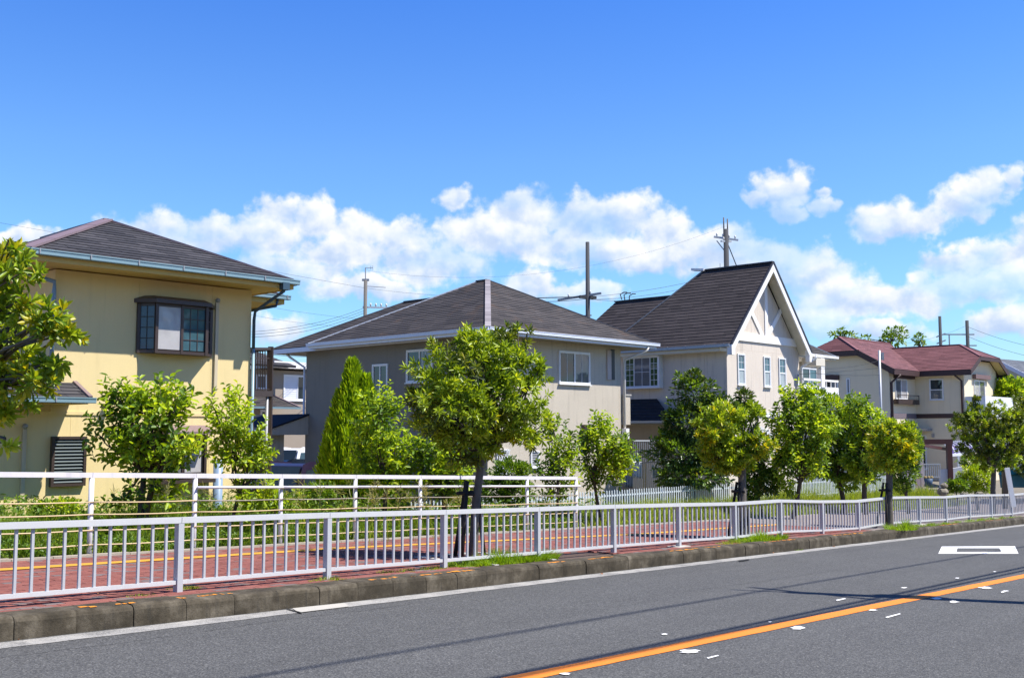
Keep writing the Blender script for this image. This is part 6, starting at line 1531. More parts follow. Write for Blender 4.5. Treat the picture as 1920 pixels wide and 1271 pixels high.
weeds("leafy_undergrowth", "leafy undergrowth at the foot of the verge shrubs", 17000, 7, 24, WALK_T + 1.2, WALK_T + 4.4, .75, .085, .05, L_MID)
# tall seed grasses
def seedgrass():
    n = 90; px = rp.uniform(180, 900, n); Ys = rp.uniform(17.5, 23, n)
    Vs, Qs, Ts, Hs, HQ, off, off2 = [], [], [], [], [], 0, 0
    for i in range(n):
        b = foot(float(px[i]), float(Ys[i])); h = rp.uniform(.8, 1.25)
        d = np.array([[rp.normal(0, .12), rp.normal(0, .12), 1.0]])
        V, (Q, T) = blades(np.array([b]), d, h, .009, .15); Vs.append(V); Qs.append(Q + off); Ts.append(T + off); off += len(V)
        m = 16; top = np.array(b) + unit(d)[0] * h * .9
        dd = unit(rp.normal(0, 1, (m, 3)) + np.array([0, 0, .8])); V, Q = leaves(np.tile(top, (m, 1)) - np.array([0, 0, 1]) * rp.uniform(0, .15, (m, 1)), dd, rp.uniform(.08, .2, m), .007); Hs.append(V); HQ.append(Q + off2); off2 += len(V)
    o = link("seed_grass_stalks", npmesh("seed_grass_stalks", np.concatenate(Vs), np.concatenate(Qs), np.concatenate(Ts), mats=[L_GRASSY])); tag(o, "tall grass stalks rising over the near verge", None, None, 'stuff'); o['category'] = "grass"
    o2 = link("seed_heads", npmesh("seed_heads", np.concatenate(Hs), np.concatenate(HQ), mats=[L_DRY])); tag(o2, "pale feathery seed heads above the near verge", None, None, 'stuff'); o2['category'] = "grass"
seedgrass()
# tufts at the rail and along the kerb, one thing each
def tuft(px, py, off, rad, h, n, label, m=None):
    c = gnd(px, py, off); m_ = n; a = rp.uniform(0, 6.28, m_); r = np.sqrt(rp.uniform(0, 1, m_))
    s, t = to_st(c.x, c.y); ds, dt = (rad if isinstance(rad, tuple) else (rad, rad))
    S, T = s + np.cos(a) * r * ds, t + np.sin(a) * r * dt
    pos = np.stack([S * RX + T * NX, S * RY + T * NY, -GR * S + off - .01], 1)
    d = np.stack([np.cos(a) * .6 * r + rp.normal(0, .25, m_), np.sin(a) * .6 * r + rp.normal(0, .45, m_), np.ones(m_)], 1)
    lum_ = .55 + .45 * np.sin(S * 9.1 + np.sin(T * 14)) * np.sin(T * 11 + S * 4)
    V, (Q, T_) = blades(pos, d, h * rp.uniform(.4, 1.15, m_) * (1.1 - .6 * r) * lum_, .010, .45); o = link("grass_tuft", npmesh("grass_tuft", V, Q, T_, mats=[m or L_BRIGHT]))
    tag(o, label, "weed", None, "stuff"); return o
L_BRIGHT = leafmat("fresh_grass_blade", [(0, G(.10, .20, .010)), (.5, G(.18, .30, .014)), (1, G(.28, .38, .03))], .42, .5, .3)
tuft(950, 1053, .21, (1.25, .30), .36, 4600, "bright grass mat around the foot of the big street tree")
tuft(780, 1068, .21, (.75, .18), .10, 700, "grass strip on the kerb left of the big street tree", L_GRASSY)
tuft(622, 1086, .21, (.35, .14), .12, 300, "grass tuft at the second rail post from the left", L_GRASSY)
tuft(345, 1103, .21, (.22, .13), .12, 260, "grass tuft at the foot of the leftmost whole rail post", L_GRASSY)
tuft(262, 1117, .21, (.22, .10), .07, 90, "sparse weeds on the kerb left of the leftmost rail post", L_GRASSY)
tuft(1425, 1012, .21, (1.2, .28), .34, 2600, "bright grass mat around the foot of the yellow-patched street tree")
tuft(1370, 1018, .21, (.5, .2), .15, 400, "grass beside the rail left of the yellow-patched street tree", L_GRASSY)
tuft(1690, 992, .21, (.7, .35), .55, 900, "tall weeds at the foot of the yellowish street tree")
tuft(1740, 985, .21, (3.0, .22), .16, 1700, "grass strip under the rail right of the yellowish street tree")
tuft(1850, 974, .21, (4.5, .25), .16, 1900, "grass strip under the rail at the far right")
tuft(1358, 1040, 0, (.14, .10), .24, 140, "weed in the gutter below the yellow-patched street tree", L_BRIGHT)
tuft(1495, 1031, 0, (.16, .1), .2, 120, "weed in the gutter right of the yellow-patched street tree", L_BRIGHT)
tuft(1000, 1085, 0, (.22, .06), .12, 80, "small weed in the gutter below the bright grass mat", L_BRIGHT)
tuft(838, 1102, 0, (.08, .05), .12, 30, "tiny weed in the gutter below the big street tree", L_GRASSY)
# fallen leaves
M_LITTER = mat("dry_leaf", (.36, .15, .06), .8, var=.2)
def litter(pts, lab):
    for k_, (px, py, off) in enumerate(pts):
        c = gnd(px, py, off); V, Q = leaves(np.array([[c.x, c.y, c.z + .012]]), np.array([[rp.normal(), rp.normal(), .12]]), .075, .045); o = link("fallen_leaf", npmesh("fallen_leaf", V, Q, mats=[M_LITTER])); tag(o, lab if isinstance(lab, str) else lab[k_], "leaf", "dry fallen leaves in the gutter")
litter([(523, 1139, 0), (533, 1136, 0), (541, 1133, 0), (549, 1132, 0), (556, 1130, 0)], ["leftmost dry leaf of the small heap by the drain slot", "second dry leaf of the small heap by the drain slot", "middle dry leaf of the small heap by the drain slot", "fourth dry leaf of the small heap by the drain slot", "rightmost dry leaf of the small heap by the drain slot"])
litter([(38, 1197, 0), (184, 1177, 0), (88, 1190, 0), (700, 1113, 0), (188, 1112, .21), (1130, 1078, 0), (1448, 1037, 0), (1560, 1025, 0), (1360, 1045, 0)], ["dry leaf on the white edge line at the far left", "dry leaf by the kerb joint left of the first orange patch", "dry leaf on the edge line near the left corner", "dry leaf in the gutter below the third rail post", "dry leaf on the bricks below the bottom rail", "dry leaf in the gutter below the bare pavement stretch", "dry leaf in the gutter right of the yellow-patched street tree", "dry leaf in the gutter far right of the yellow-patched tree", "dry leaf beside the gutter weed below the yellow-patched tree"])

# ================================================================= picket fence
FO = Vector((3.6, 34.0)); FU = Vector((math.sin(R(43.0)), math.cos(R(43.0))))
M_PICK = mat("white_picket_paint", (0.55, 0.60, 0.64), 0.6, var=.08, fine=.05, streak=.2)
def fz(k): return -0.16 - 0.004 * k
def fencep(k, z): return Vector((FO.x + FU.x * k, FO.y + FU.y * k, z))
pkm = MB(); pkm.hexa([(-.019, -.009, -.75), (.019, -.009, -.75), (.019, .009, -.75), (-.019, .009, -.75), (-.019, -.009, .0), (.019, -.009, .0), (.019, .009, .0), (-.019, .009, .0)]); pkm.add([(-.019, -.009, .0), (.019, -.009, .0), (.019, .009, .0), (-.019, .009, .0), (0, 0, .035)], [(0, 1, 4), (1, 2, 4), (2, 3, 4), (3, 0, 4)])
pme = pkm.mesh("picket"); pme.materials.append(M_PICK)
def picketfence(k0, k1, label, step=.13):
    c = fencep((k0 + k1) / 2, -1.1); root = thing("picket_fence", label, "fence", tuple(c), "white picket fences of the gardens")
    k = k0; n = 0
    while k <= k1:
        o = bpy.data.objects.new("picket", pme); col.objects.link(o); o.parent = root; o.location = fencep(k, fz(k) + random.uniform(-.012, .012)) - root.location
        o.rotation_euler = (random.uniform(-.02, .02), random.uniform(-.02, .02), math.atan2(FU.y, FU.x)); k += step
    nrm = Vector((-FU.y, FU.x, 0))
    for dz in (-.14, -.62):
        mb = MB(); mb.bar(fencep(k0 - .05, fz(k0) + dz) + nrm * .022, fencep(k1 + .05, fz(k1) + dz) + nrm * .022, .022, .05); mb.part("rail", M_PICK, root)
    k = k0
    while k <= k1 + .1:
        mb = MB(); p = fencep(k, 0) + nrm * .06; mb.bar((p.x, p.y, -1.3), (p.x, p.y, fz(k) - .02), .06, .06, up=(1, 0, 0)); mb.part("post", M_PICK, root); k += 1.8
random.seed(3)
picketfence(-10.6, 9.3, "white picket fence running past the grey and the gabled house")
picketfence(10.6, 19.6, "white picket fence right of the gabled house, before the garden")

# ================================================================= utility poles and wires
M_POLE = mat("concrete_pole", (0.13, 0.12, 0.11), .9, var=.12, fine=.1, bump=.2)
M_POLEL = mat("galvanised_pole", (0.42, 0.44, 0.47), .5, .4, var=.1)
M_WIRE = mat("black_wire", (0.02, 0.02, 0.022), .6)
M_INS = mat("pale_insulator", (0.55, 0.55, 0.55), .4)
def pole(px, ytop, ybot, Y, r, label, m=M_POLE, rt=None, name="utility_pole", cat="utility pole"):
    top = atY(px, ytop, Y); root = thing(name, label, cat, (top.x, top.y, PLOT)); mb = MB()
    mb.tube([(top.x, top.y, PLOT - .2), top], [r * 1.25, rt or r * .9], 14); mb.part("pole", m, root, smooth=True); return root, top
def arm(root, top, dz, half, dir_, w=.08, m=M_GREYM, name="crossarm", ins=0, shift=0.0):
    c = top + Vector((0, 0, dz)); d = Vector(dir_).normalized(); mb = MB(); mb.bar(c - d * (half - shift), c + d * (half + shift), w, w); a = mb.part(name, m, root)
    for k in range(ins):
        p = c + d * (-half + shift + 2 * half * (k + .5) / ins); mb = MB(); mb.tube([p + Vector((0, 0, w / 2)), p + Vector((0, 0, w / 2 + .12)), p + Vector((0, 0, w / 2 + .2))], [.03, .06, .03], 8); mb.part("insulator", M_INS, a, smooth=True)
    return a
r1, p1 = pole(685.5, 525, 592, 60, .11, "grey pole with a television aerial rising behind the left slope of the grey house roof")
arm(r1, p1, 0, .2, (1, 0, 0), .12); mb = MB(); mb.tube([p1, p1 + Vector((-.02, 0, .7))], .03, 6); mb.part("mast", M_GREYM, r1)
mb = MB(); q = p1 + Vector((0, 0, .68)); mb.tube([q, q + Vector((.4, 0, .02))], .02, 5); mb.tube([q + Vector((.28, 0, -.08)), q + Vector((.28, 0, .12))], .012, 4); mb.tube([q + Vector((.4, 0, -.14)), q + Vector((.4, 0, .16))], .012, 4); mb.part("aerial", M_GREYM, r1)
mb = MB(); q = p1 + Vector((0, 0, -.35)); mb.tube([q, q + Vector((1.15, 0, -.08))], .02, 5); mb.part("aerial", M_GREYM, r1)
arm(r1, p1, -1.55, .75, (1, .3, 0), .09, M_POLEL, ins=5, shift=.6)
r2, p2 = pole(1101.5, 454, 600, 58, .14, "dark bare-topped utility pole between the grey house and the gabled house", mat("dark_pole", (.050, .052, .060), .9, var=.1), rt=.105)
arm(r2, p2, -2.95, 1.3, (1, -.5, .10), .11, M_GREYM, ins=2, shift=-.5); arm(r2, p2, -3.05, .5, (1, .4, 0), .16, M_BLACK)
mb = MB(); mb.bar(p2 + Vector((-1.5, 0, -4.15)), p2 + Vector((.2, 0, -4.05)), .07, .07); mb.part("bracket", M_GREYM, r2)
r3_, p3 = pole(1361, 430, 500, 62, .16, "utility pole with twin rods and a white crossarm above the gabled house roof", mat("dark_pole", (.050, .052, .060), .9))
for dx, h in ((-.12, .7), (.10, .62)): mb = MB(); mb.tube([p3 + Vector((dx, 0, -.3)), p3 + Vector((dx, 0, h))], .04, 8); mb.part("rod", M_POLE, r3_, smooth=True)
arm(r3_, p3, -.55, .72, (1, 0, -.14), .10, M_POLEL, ins=4); arm(r3_, p3, -.72, .45, (1, .8, .1), .1, M_POLEL, ins=2)
mb = MB(); mb.tube([p3 + Vector((.05, 0, -.75)), p3 + Vector((.75, 0, -2.6))], .03, 5); mb.part("stay", M_WIRE, r3_)
mb = MB(); mb.bar(p3 + Vector((-.55, 0, -.68)), p3 + Vector((-.05, 0, -1.35)), .05, .05); mb.part("brace", M_GREYM, r3_)
r4_, p4 = pole(1648.5, 657, 775, 50, .055, "thin pale metal service pole before the cream house", M_POLEL, rt=.055, name="service_pole", cat="pole")
mb = MB(); mb.box(-.02, .10, -.05, .05, -.45, -.1, lambda a, b, z: p4 + Vector((a + .1, b, z))); mb.part("fitting", M_GREYM, r4_)
r5, p5 = pole(1762, 593, 650, 110, .17, "dark pole without arms behind the maroon roof", mat("dark_pole", (.050, .052, .060), .9), rt=.15)
r6, p6 = pole(1813, 601, 656, 110, .18, "dark pole with a long lamp arm behind the maroon roof, right of the armless one", mat("dark_pole", (.050, .052, .060), .9), rt=.17)
arm(r6, p6, -1.45, 1.6, (1, 0, 0), .12, M_GREYM, shift=-.9); arm(r6, p6, -2.6, .9, (1, 0, 0), .12, M_GREYM)
mb = MB(); mb.bar(p6 + Vector((-1.9, 0, -2.6)), p6 + Vector((-1.9, 0, -1.45)), .1, .1, up=(1, 0, 0)); mb.part("strut", M_GREYM, r6)
for dz in (-1.6, -2.3): mb = MB(); mb.bar(p6 + Vector((-3.2, 0, dz - .1)), p6 + Vector((-2.3, 0, dz + .25)), .18, .12); mb.part("lamp_arm", M_GREYM, r6)
# poles across the road behind the right edge: they throw the shadows on the carriageway
tipS = gnd(1372, 1105, 0.0); tS = to_st(tipS.x, tipS.y)[1]
sh = Vector((math.cos(SUN_AZ), math.sin(SUN_AZ), 0)); cot = 1 / math.tan(SUN_EL)
per = sh.x * NX + sh.y * NY; Ls = (0.35 - tS) / per; bx, by = tipS.x + sh.x * Ls, tipS.y + sh.y * Ls
bs, bt_ = to_st(bx, by); hgt = (Ls / cot) + grade(to_st(tipS.x, tipS.y)[0]) - grade(bs)
npole = thing("utility_pole", "tall concrete pole on the near pavement just outside the right edge", "utility pole", (bx, by, grade(bs) + .16))
mb = MB(); zb_ = grade(bs); mb.tube([(bx, by, zb_), (bx, by, zb_ + hgt - 1.3)], [.22, .13], 14); mb.part("pole", M_POLE, npole, smooth=True)
mb = MB(); mb.tube([(bx, by, zb_ + hgt - 1.35), (bx, by, zb_ + hgt)], [.045, .03], 8); mb.part("rod", M_GREYM, npole, smooth=True)
mb = MB(); mb.tube([(bx + .4, by, zb_ + hgt * .70), (bx + .4, by, zb_ + hgt * .70 + .9)], .24, 12); mb.part("transformer", M_GREYM, npole, smooth=True)
mb = MB(); mb.bar((bx - NX * .9, by - NY * .9, zb_ + hgt * .86), (bx + NX * .9, by + NY * .9, zb_ + hgt * .86), .09, .09); mb.part("crossarm", M_GREYM, npole)
def wire(pts, r, label, group=None, sag=0.0, n=16, name="overhead_wire"):
    a, b = Vector(pts[0]), Vector(pts[1]); P_ = [a.lerp(b, i / n) - Vector((0, 0, sag * 4 * (i / n) * (1 - i / n))) for i in range(n + 1)]
    mb = MB(); mb.tube(P_, r, 5); o = mb.part(name, M_WIRE, smooth=True); tag(o, label, "wire", group); return o
for (px, py, px2, py2, r_, lab) in ((540, 1257, 1822, 1041, .030, "thick cable along the near side of the road, highest of the three"), (1250, 1203, 1920, 1063, .040, "cable along the near side of the road, middle of the three"), (1250, 1210, 1920, 1069, .036, "cable along the near side of the road, lowest of the three")):
    q0, q1 = gnd(px, py, 0), gnd(px2, py2, 0); e0 = []
    for q in (q0, q1):
        s_, t_ = to_st(q.x, q.y); L_ = (0.35 - t_) / per; e0.append(Vector((q.x + sh.x * L_, q.y + sh.y * L_, q.z + L_ / cot)))
    d = (e0[1] - e0[0]); wire((e0[0] - d * .5, e0[1] + d * .9), r_, lab)
def pw(px, py, Y): return atY(px, py, Y)
W_ = [((0, 418, 60), (684, 540, 60), .007, .0, "single wire passing high over the yellow house roof"), ((684, 540, 60), (1105, 556, 58), .006, .3, "thin wire from the aerial pole to the right"),
      ((472, 622, 50), (684, 577, 60), .010, .25, "upper wire of the bundle between the yellow house and the aerial pole"), ((472, 627, 50), (684, 582, 60), .010, .25, "middle wire of the bundle between the yellow house and the aerial pole"), ((472, 632, 50), (684, 586, 60), .010, .3, "lower wire of the bundle between the yellow house and the aerial pole"),
      ((480, 571, 60), (700, 600, 60), .006, .1, "faint wire sloping down right below the yellow eave"), ((470, 545 + 45, 60), (640, 612, 60), .006, .1, "faint lower wire sloping down right below the yellow eave"),
      ((1101, 557, 58), (1361, 512, 62), .010, .2, "upper wire between the two dark poles"), ((1101, 562, 58), (1361, 520, 62), .010, .3, "middle wire between the two dark poles"), ((1101, 560, 58), (1361, 530, 62), .010, .5, "lower wire between the two dark poles"),
      ((690, 508, 60), (1361, 424, 62), .0045, 1.4, "very thin sagging wire crossing the clouds"), ((990, 559, 58), (1101, 556, 58), .02, 0, "short wire left of the bare-topped pole"), ((1000, 566, 58), (1101, 560, 58), .016, .05, "second short wire left of the bare-topped pole"),
      ((1813, 612, 110), (2000, 660, 100), .016, .4, "upper wire leaving the lamp pole to the right"), ((1813, 630, 110), (2000, 680, 100), .016, .4, "lower wire leaving the lamp pole to the right"), ((1690, 645, 110), (1813, 610, 110), .010, .3, "thin wire between the treetops and the lamp pole"),
      ((1648, 690, 50), (1395, 706, 46), .010, .05, "service wire from the thin pole to the gabled house"), ((1648, 703, 50), (1530, 700, 46), .009, .05, "lower service wire from the thin pole to the balcony"), ((1520, 690, 46), (1648, 676, 50), .009, .15, "slack upper service wire near the balcony"),
      ((510, 690, 56), (575, 690, 58), .02, 0, "cable before the far grey-brown house"), ((470, 661, 50), (640, 668, 58), .012, .1, "wire just above the far grey-brown house")]
for (a, b, r_, sg, lab) in W_: wire((pw(*a), pw(*b)), r_, lab, sag=sg)
for k, (x0, y0, x1, y1, x2, y2) in enumerate(((1166, 562, 1163, 552, 1176, 548), (1172, 565, 1170, 553, 1183, 550), (1180, 562, 1180, 555, 1192, 551))):
    mb = MB(); mb.tube([pw(x0, y0, 57), pw(x1, y1, 57), pw((x1 + x2) / 2, (y1 + y2) / 2 - 2, 57), pw(x2, y2, 57)], .03, 5); tag(mb.part("wire_loop", M_WIRE), ("left", "middle", "right")[k] + " one of three curled wire ends behind the gabled house roof", "wire")

# ================================================================= small things in the gardens
# laundry rack between the grey and the gabled house
lx = thing("laundry_rack", "laundry stand with turquoise hanger and pale washing beside the grey house", "laundry stand", tuple(atY(1200, 930, 38.2).xy) + (PLOT,))
M_TURQ = mat("turquoise_plastic", (0.06, 0.42, 0.62), .4); M_CLOTH = mat("white_cloth", (0.62, 0.66, 0.72), .9, var=.08); M_CLOTHG = mat("grey_cloth", (0.30, 0.31, 0.34), .9, var=.1)
def LP(px, py, dy=0): return atY(px, py, 38.2 + dy)
for px in (1206, 1210): mb = MB(); mb.tube([Vector((*LP(px, 870).xy, PLOT)), LP(px, 868)], .018, 6); mb.part("pole", mat("bamboo", (.42, .32, .16), .6), lx)
mb = MB(); mb.bar(LP(1172, 868), LP(1236, 866), .03, .03); mb.part("crossbar", M_GREYM, lx)
mb = MB(); mb.prism([LP(1182, 862), LP(1203, 864), LP(1198, 856), LP(1186, 854)], (0, .35, 0)); mb.part("hanger", M_TURQ, lx)
def cloth(pts, name, m, amp=.04):
    (x0, y0), (x1, y1), yb = pts; mb = MB(); n = 12; h = 5; k0 = len(mb.v)
    for j in range(h + 1):
        for i in range(n + 1):
            px = x0 + (x1 - x0) * i / n; py = (y0 + (y1 - y0) * i / n) + (yb - (y0 + y1) / 2) * j / h
            p = LP(px, py); mb.v.append((p.x, p.y + amp * math.sin(i * 1.9 + j * .3) * (.3 + j / h), p.z))
    for j in range(h):
        for i in range(n): a = j * (n + 1) + i; mb.f.append((a, a + 1, a + n + 2, a + n + 1))
    mb.mi = [0] * len(mb.f); me_ = mb.part(name, m, None, smooth=True); sol = me_.modifiers.new("thickness", 'SOLIDIFY'); sol.thickness = .006; return me_
tag(cloth(((1186, 864), (1204, 866), 896), "towel", M_CLOTH), "white towel hanging under the turquoise hanger", "laundry")
tag(cloth(((1170, 868), (1187, 868), 914), "sheet", M_CLOTHG), "long grey sheet hanging at the left of the laundry stand", "laundry")
tag(cloth(((1222, 872), (1233, 872), 896), "towel", M_CLOTH), "narrow white towel at the right of the laundry stand, by the dark tree", "laundry")
# railings on the shaded side of the gabled house
M_LGREY = mat("light_grey_metal", (.42, .44, .46), .5)
rl_ = thing("garden_railing", "grey upright railing before the shaded ground floor of the gabled house", "railing", tuple(atY(1212, 860, 40.2).xy) + (PLOT,))
mb = MB(); mb.bar(atY(1188, 826, 40), atY(1248, 826, 41), .05, .05); mb.part("rail", M_LGREY, rl_)
for i in range(17):
    k = i / 16; p = atY(1188 + 60 * k, 827, 40 + k); mb = MB(); mb.bar(p, (p.x, p.y, PLOT), .025, .025, up=(1, 0, 0)); mb.part("bar", M_LGREY, rl_)
# gate frame, gate, wall and canopy before the cream house
GY = 55.0
def gp(px, py, dy=0): return atY(px, py, GY + dy)
M_MARON = mat("dark_maroon_metal", (.07, .022, .02), .5)
gf = thing("entrance_arch", "dark maroon square entrance frame before the cream house", "entrance frame", (*gp(1783, 875).xy, PLOT))
mb = MB(); mb.bar(gp(1714, 828), gp(1785, 828), .22, .26); mb.part("beam", M_MARON, gf)
mb = MB(); p = gp(1779, 828); mb.bar(p - Vector((0, 0, .13)), (p.x, p.y, PLOT), .24, .24, up=(1, 0, 0)); mb.part("post", M_MARON, gf)
mb = MB(); p = gp(1716, 828, .3); mb.bar(p - Vector((0, 0, .13)), (p.x, p.y, PLOT), .2, .2, up=(1, 0, 0)); mb.part("post", M_MARON, gf)
mb = MB(); mb.bar(gp(1727, 834, .5), gp(1776, 842, 2.5), .1, .15); mb.part("side_beam", M_MARON, gf)
gt = thing("garden_gate", "white metal gate with upright bars under the maroon frame", "gate", (*gp(1750, 905).xy, PLOT))
mb = MB(); [mb.bar(gp(1732, y, -.3), gp(1763, y, -.3), .05, .06) for y in (870, 894)]; mb.part("gate_frame", M_LGREY, gt)
for i in range(9): x = 1733 + 30 * i / 8; mb = MB(); mb.bar(gp(x, 871, -.3), gp(x, 894, -.3), .03, .03, up=(1, 0, 0)); mb.part("bar", M_LGREY, gt)
gpst = thing("gate_post", "pale slim post left of the white gate", "post", (*gp(1728, 905).xy, PLOT)); mb = MB(); p = gp(1727.5, 850, -.4); mb.bar(p, (p.x, p.y, PLOT), .14, .14, up=(1, 0, 0)); mb.part("shaft", mat("pale_mauve_paint", (.55, .46, .46), .7), gpst)
def lowwall(name, label, pts, z, m, th=.16):
    r_ = thing(name, label, "wall", (*gp(*pts[0]).xy, PLOT)); top = [gp(px, py) for px, py in pts]
    for i in range(len(top) - 1):
        a, b = top[i], top[i + 1]; d = (b - a); nrm = Vector((-d.y, d.x, 0)).normalized() * th
        nseg = max(1, int(d.length / .45))
        for j in range(nseg):
            p, q = a + d * (j / nseg) + d.normalized() * .006, a + d * ((j + 1) / nseg) - d.normalized() * .006
            mb = MB(); mb.prism([(p.x, p.y, PLOT - .1), (q.x, q.y, PLOT - .1), (q.x, q.y, q.z), (p.x, p.y, p.z)], nrm); mb.part("wall_panel", m, r_)
    return r_
M_WWALL = mat("whitewashed_block", (.62, .63, .66), .9, var=.12, vs=2, fine=.1, streak=.3)
lowwall("garden_wall", "white panelled garden wall right of the gate", [(1762, 880), (1778, 879), (1805, 875), (1830, 872)], 0, M_WWALL)
lowwall("garden_wall", "pinkish boarded garden wall left of the gate", [(1700, 882), (1716, 882), (1726, 882)], 0, mat("pinkish_board", (.52, .42, .44), .9, var=.12, streak=.2))
br = thing("leaning_board", "white board leaning by the thin tree left of the gate", "board", (*gp(1710, 910, -4).xy, PLOT)); mb = MB(); mb.prism([gp(1706, 886, -4), gp(1716, 886, -4), gp(1717, 925, -4), gp(1711, 925, -4)], (0, .08, 0)); mb.part("panel", M_WWALL, br)
bl__ = thing("flower_pot", "blue tub with plants beside the gate post", "pot", (*gp(1741, 908, -1).xy, PLOT)); c = gp(1741, 905, -1); mb = MB(); mb.tube([(c.x, c.y, c.z - .2), (c.x, c.y, c.z + .22)], [.16, .22], 12); mb.part("tub", mat("blue_plastic", (.03, .07, .14), .6), bl__, smooth=True)
mb = MB(); [mb.sphere((c.x + dx, c.y, c.z + .26), .09, 7, 5) for dx in (-.15, .02, .17)]; mb.part("soil_and_stems", mat("dry_plant", (.30, .22, .09), .9), bl__)
cp = thing("carport", "curved purple polycarbonate canopy on white posts beside the cream house", "canopy", (*gp(1800, 880, 2).xy, PLOT))
M_PURP = glass("purple_polycarbonate", (.10, .065, .22), .15)
nrib = 6
A_, B__ = gp(1783, 853, 1.0), gp(1827, 850, 2.0); back = Vector((.3, 3.0, 0))
def arc(base, j, n=8): a = math.pi / 2 * j / n; return base + back * (1 - math.cos(a)) * .8 + Vector((0, 0, .62 * math.sin(a)))
for i in range(nrib):
    b0, b1_ = A_.lerp(B__, i / nrib), A_.lerp(B__, (i + 1) / nrib)
    mb = MB()
    for j in range(8): mb.add([arc(b0, j), arc(b1_, j), arc(b1_, j + 1), arc(b0, j + 1)], [(0, 1, 2, 3)])
    mb.part("canopy_sheet", M_PURP, cp, smooth=True)
for i in range(nrib + 1):
    b0 = A_.lerp(B__, i / nrib); mb = MB(); mb.tube([arc(b0, j) + Vector((0, 0, .03)) for j in range(9)], .035, 5); mb.part("rib", M_WHITEM, cp)
mb = MB(); mb.bar(A_, B__, .1, .14); mb.part("gutter", M_WHITEM, cp)
for k in (.3, .95): p = A_.lerp(B__, k); mb = MB(); mb.bar(p - Vector((0, 0, .07)), (p.x, p.y, PLOT), .1, .1, up=(1, 0, 0)); mb.part("post", M_WHITEM, cp)
# white slanting sign stay and teal cover at the right edge
sg = thing("leaning_post", "white flat post leaning left before the teal cover at the right edge", "post", tuple(atY(1897, 930, 37.6).xy) + (-1.2,))
a, b = atY(1888, 877, 37.6), atY(1901, 950, 37.6); mb = MB(); mb.bar(a, b, .17, .05, up=(0, 1, 0)); mb.part("board", M_TRIM, sg)
sg2 = thing("dark_post", "dark brown post standing behind the white leaning one", "post", tuple(atY(1882, 930, 41.8).xy) + (-1.25,)); a = atY(1884, 880, 41.8); mb = MB(); mb.bar(a, (a.x - .05, a.y, -1.3), .2, .12, up=(0, 1, 0)); mb.part("shaft", M_BROWN, sg2)
tl_ = thing("covered_boat", "low vehicle under a teal cover at the right edge behind the leaning post", "covered vehicle", tuple(atY(1905, 905, 50).xy) + (PLOT,))
M_TEALC = mat("teal_sheet", (.03, .26, .25), .45, var=.12)
def tp2(px, py, dy=0): return atY(px, py, 50 + dy)
mb = MB(); mb.hexa([tp2(1872, 890), tp2(1990, 886, 1), tp2(1990, 880, 4), tp2(1872, 886, 3), tp2(1874, 882, .3), tp2(1985, 876, 1.3), tp2(1985, 871, 3.6), tp2(1878, 879, 2.6)]); mb.part("cover_top", M_TEALC, tl_)
mb = MB(); mb.hexa([tp2(1876, 914), tp2(1990, 914, 1), tp2(1990, 905, 4), tp2(1876, 907, 3), tp2(1873, 891, .1), tp2(1990, 887, 1.1), tp2(1990, 882, 3.8), tp2(1874, 887, 2.8)]); mb.part("body", mat("dark_teal", (.015, .10, .11), .5), tl_)
# stones before the garden wall
M_STONE = islandmat("garden_stone", [(0, (.12, .11, .09)), (1, (.28, .25, .2))], .9, .6, 25)
for k, (px, py, rx, ry, lab) in enumerate(((1770, 910, 7, 4.5, "blue-grey rounded rock before the garden wall"), (1768, 922, 11, 8, "brown mossy boulder nearest the guard rail"), (1808, 926, 8, 3, "flat pale stone left of the clipped bush"), (1836, 925, 8, 3, "flat pale stone under the clipped bush"))):
    c = atY(px, py, 42.5); mb = MB(); mb.sphere((c.x, c.y, c.z), 1, 9, 6, (rx * .021, rx * .018, ry * .021)); rr_ = random.Random(k)
    mb.v = [(x + rr_.uniform(-.02, .02), y + rr_.uniform(-.02, .02), z + rr_.uniform(-.02, .02)) for x, y, z in mb.v]; o = mb.part("garden_stone", M_STONE, smooth=False); tag(o, lab, "stone")
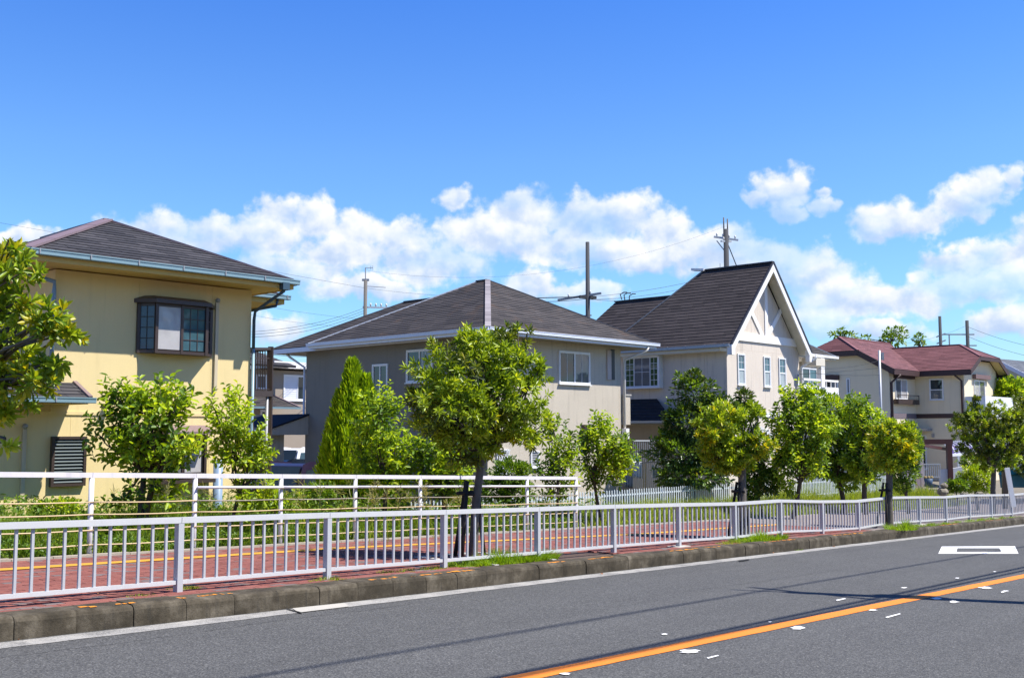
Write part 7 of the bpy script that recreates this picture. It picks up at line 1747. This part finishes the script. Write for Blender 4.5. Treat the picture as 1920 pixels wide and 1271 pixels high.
# car with dark blue roof under the balcony frame, white car beyond
def car(px0, px1, ytop, Y, paint, label, name="parked_car"):
    a, b = atY(px0, ytop, Y), atY(px1, ytop, Y); L = 3.9; c = (a + b) / 2; root = thing(name, label, "car", (c.x, c.y, PLOT)); H = c.z - PLOT
    d = Vector((.35, .94, 0)); n = Vector((d.y, -d.x, 0))
    prof = [(-L / 2, .35), (-L / 2 + .05, .75), (-L / 2 + .9, .92), (-L / 2 + 1.5, H - .08), (-.1, H), (L / 2 - .9, H - .06), (L / 2 - .25, .95), (L / 2, .8), (L / 2, .35)]
    def CP(x, z, w): return Vector((c.x, c.y, PLOT)) + d * x + n * w + Vector((0, 0, z))
    mb = MB(); ws = [(-.84, 1), (-.78, 1), (.78, 1), (.84, 1)]; m_ = len(prof)
    for w in (-.84, .84):
        for (x, z) in prof: mb.v.append(tuple(CP(x, z, w * (1 if z < 1 else .84))))
    mb.f = [tuple(range(m_)), tuple(range(m_, 2 * m_))[::-1]] + [(i, i + 1, i + 1 + m_, i + m_) for i in range(m_ - 1)]; mb.f.append((m_ - 1, 0, m_, 2 * m_ - 1)); mb.mi = [0] * len(mb.f)
    bd = mb.part("body", paint, root); bv = bd.modifiers.new("bevel", 'BEVEL'); bv.width = .06; bv.segments = 3
    for sgn in (-1, 1):
        mb = MB(); w = .86 * sgn; mb.add([CP(-L / 2 + 1.1, 1.0, w * .985), CP(-L / 2 + 1.6, H - .2, w * .86), CP(L / 2 - 1.1, H - .2, w * .86), CP(L / 2 - .6, 1.0, w * .985)], [(0, 1, 2, 3)]); mb.part("side_window", G_DARK, root)
        for x in (-L / 2 + .75, L / 2 - .75):
            mb = MB(); q = CP(x, .3, .78 * sgn); mb.tube([q - n * .1, q + n * .1], .3, 16); wl_ = mb.part("wheel", M_BLACK, root, smooth=False); mb = MB(); mb.tube([q - n * .105, q + n * .105], .17, 12); mb.part("rim", M_GREYM, wl_)
    mb = MB(); mb.add([CP(-L / 2 + .93, .96, -.7), CP(-L / 2 + 1.47, H - .1, -.62), CP(-L / 2 + 1.47, H - .1, .62), CP(-L / 2 + .93, .96, .7)], [(0, 1, 2, 3)]); [None]; w_ = mb.part("windscreen", G_DARK, root); w_.location = w_.location + Vector((-d.x * .02, -d.y * .02, .02))
    return root
def carpaint(name, c):
    m_ = mat(name, c, .38, .1, var=.05, coat=.35); return m_
car(497, 598, 868, 33.5, carpaint("dark_purple_car_paint", (.02, .012, .03)), "dark car parked in the shade between the yellow and the grey house")
car(500, 545, 862, 41.5, carpaint("dark_blue_car_paint", (.008, .016, .05)), "blue car just behind the dark one between the houses")
car(520, 572, 840, 50.0, carpaint("white_car_paint", (.75, .75, .77)), "white car in the sun beyond the porch of the grey house")

# trees on the near side of the road, behind the viewpoint (mirrored in the windows)
for k, (s_, t_, h_) in enumerate(((-22, -11, 8.5), (-15, -14, 10), (-8.5, -11, 8), (-2, -13, 9.5), (5, -11.5, 8.5), (12, -14, 10), (19, -11, 9), (27, -13, 10), (35, -11.5, 9), (-30, -14, 10))):
    x_, y_, z_ = st(s_, t_, .1); bl = [((x_ + dx, y_ + dy, z_ + h_ * hz), (r_, r_, r_ * .85)) for dx, dy, hz, r_ in ((0, 0, .62, 2.9), (1.6, 1, .5, 2.3), (-1.5, -1, .52, 2.4), (.4, -1.2, .8, 2.0), (-.6, 1.4, .36, 2.4))]
    make_plant("roadside_tree", ("first", "second", "third", "fourth", "fifth", "sixth", "seventh", "eighth", "ninth", "tenth")[k] + " of the broad trees across the road, behind the viewpoint", "tree", (x_, y_, z_), y_, bl, 'fine', 2600, L_MID, trunk_top=(x_, y_, z_ + h_ * .4), trunk_r=.2, bark=BARKD, Lf=.55, Wf=.32, shell=.4, nb=2, group="trees across the road")
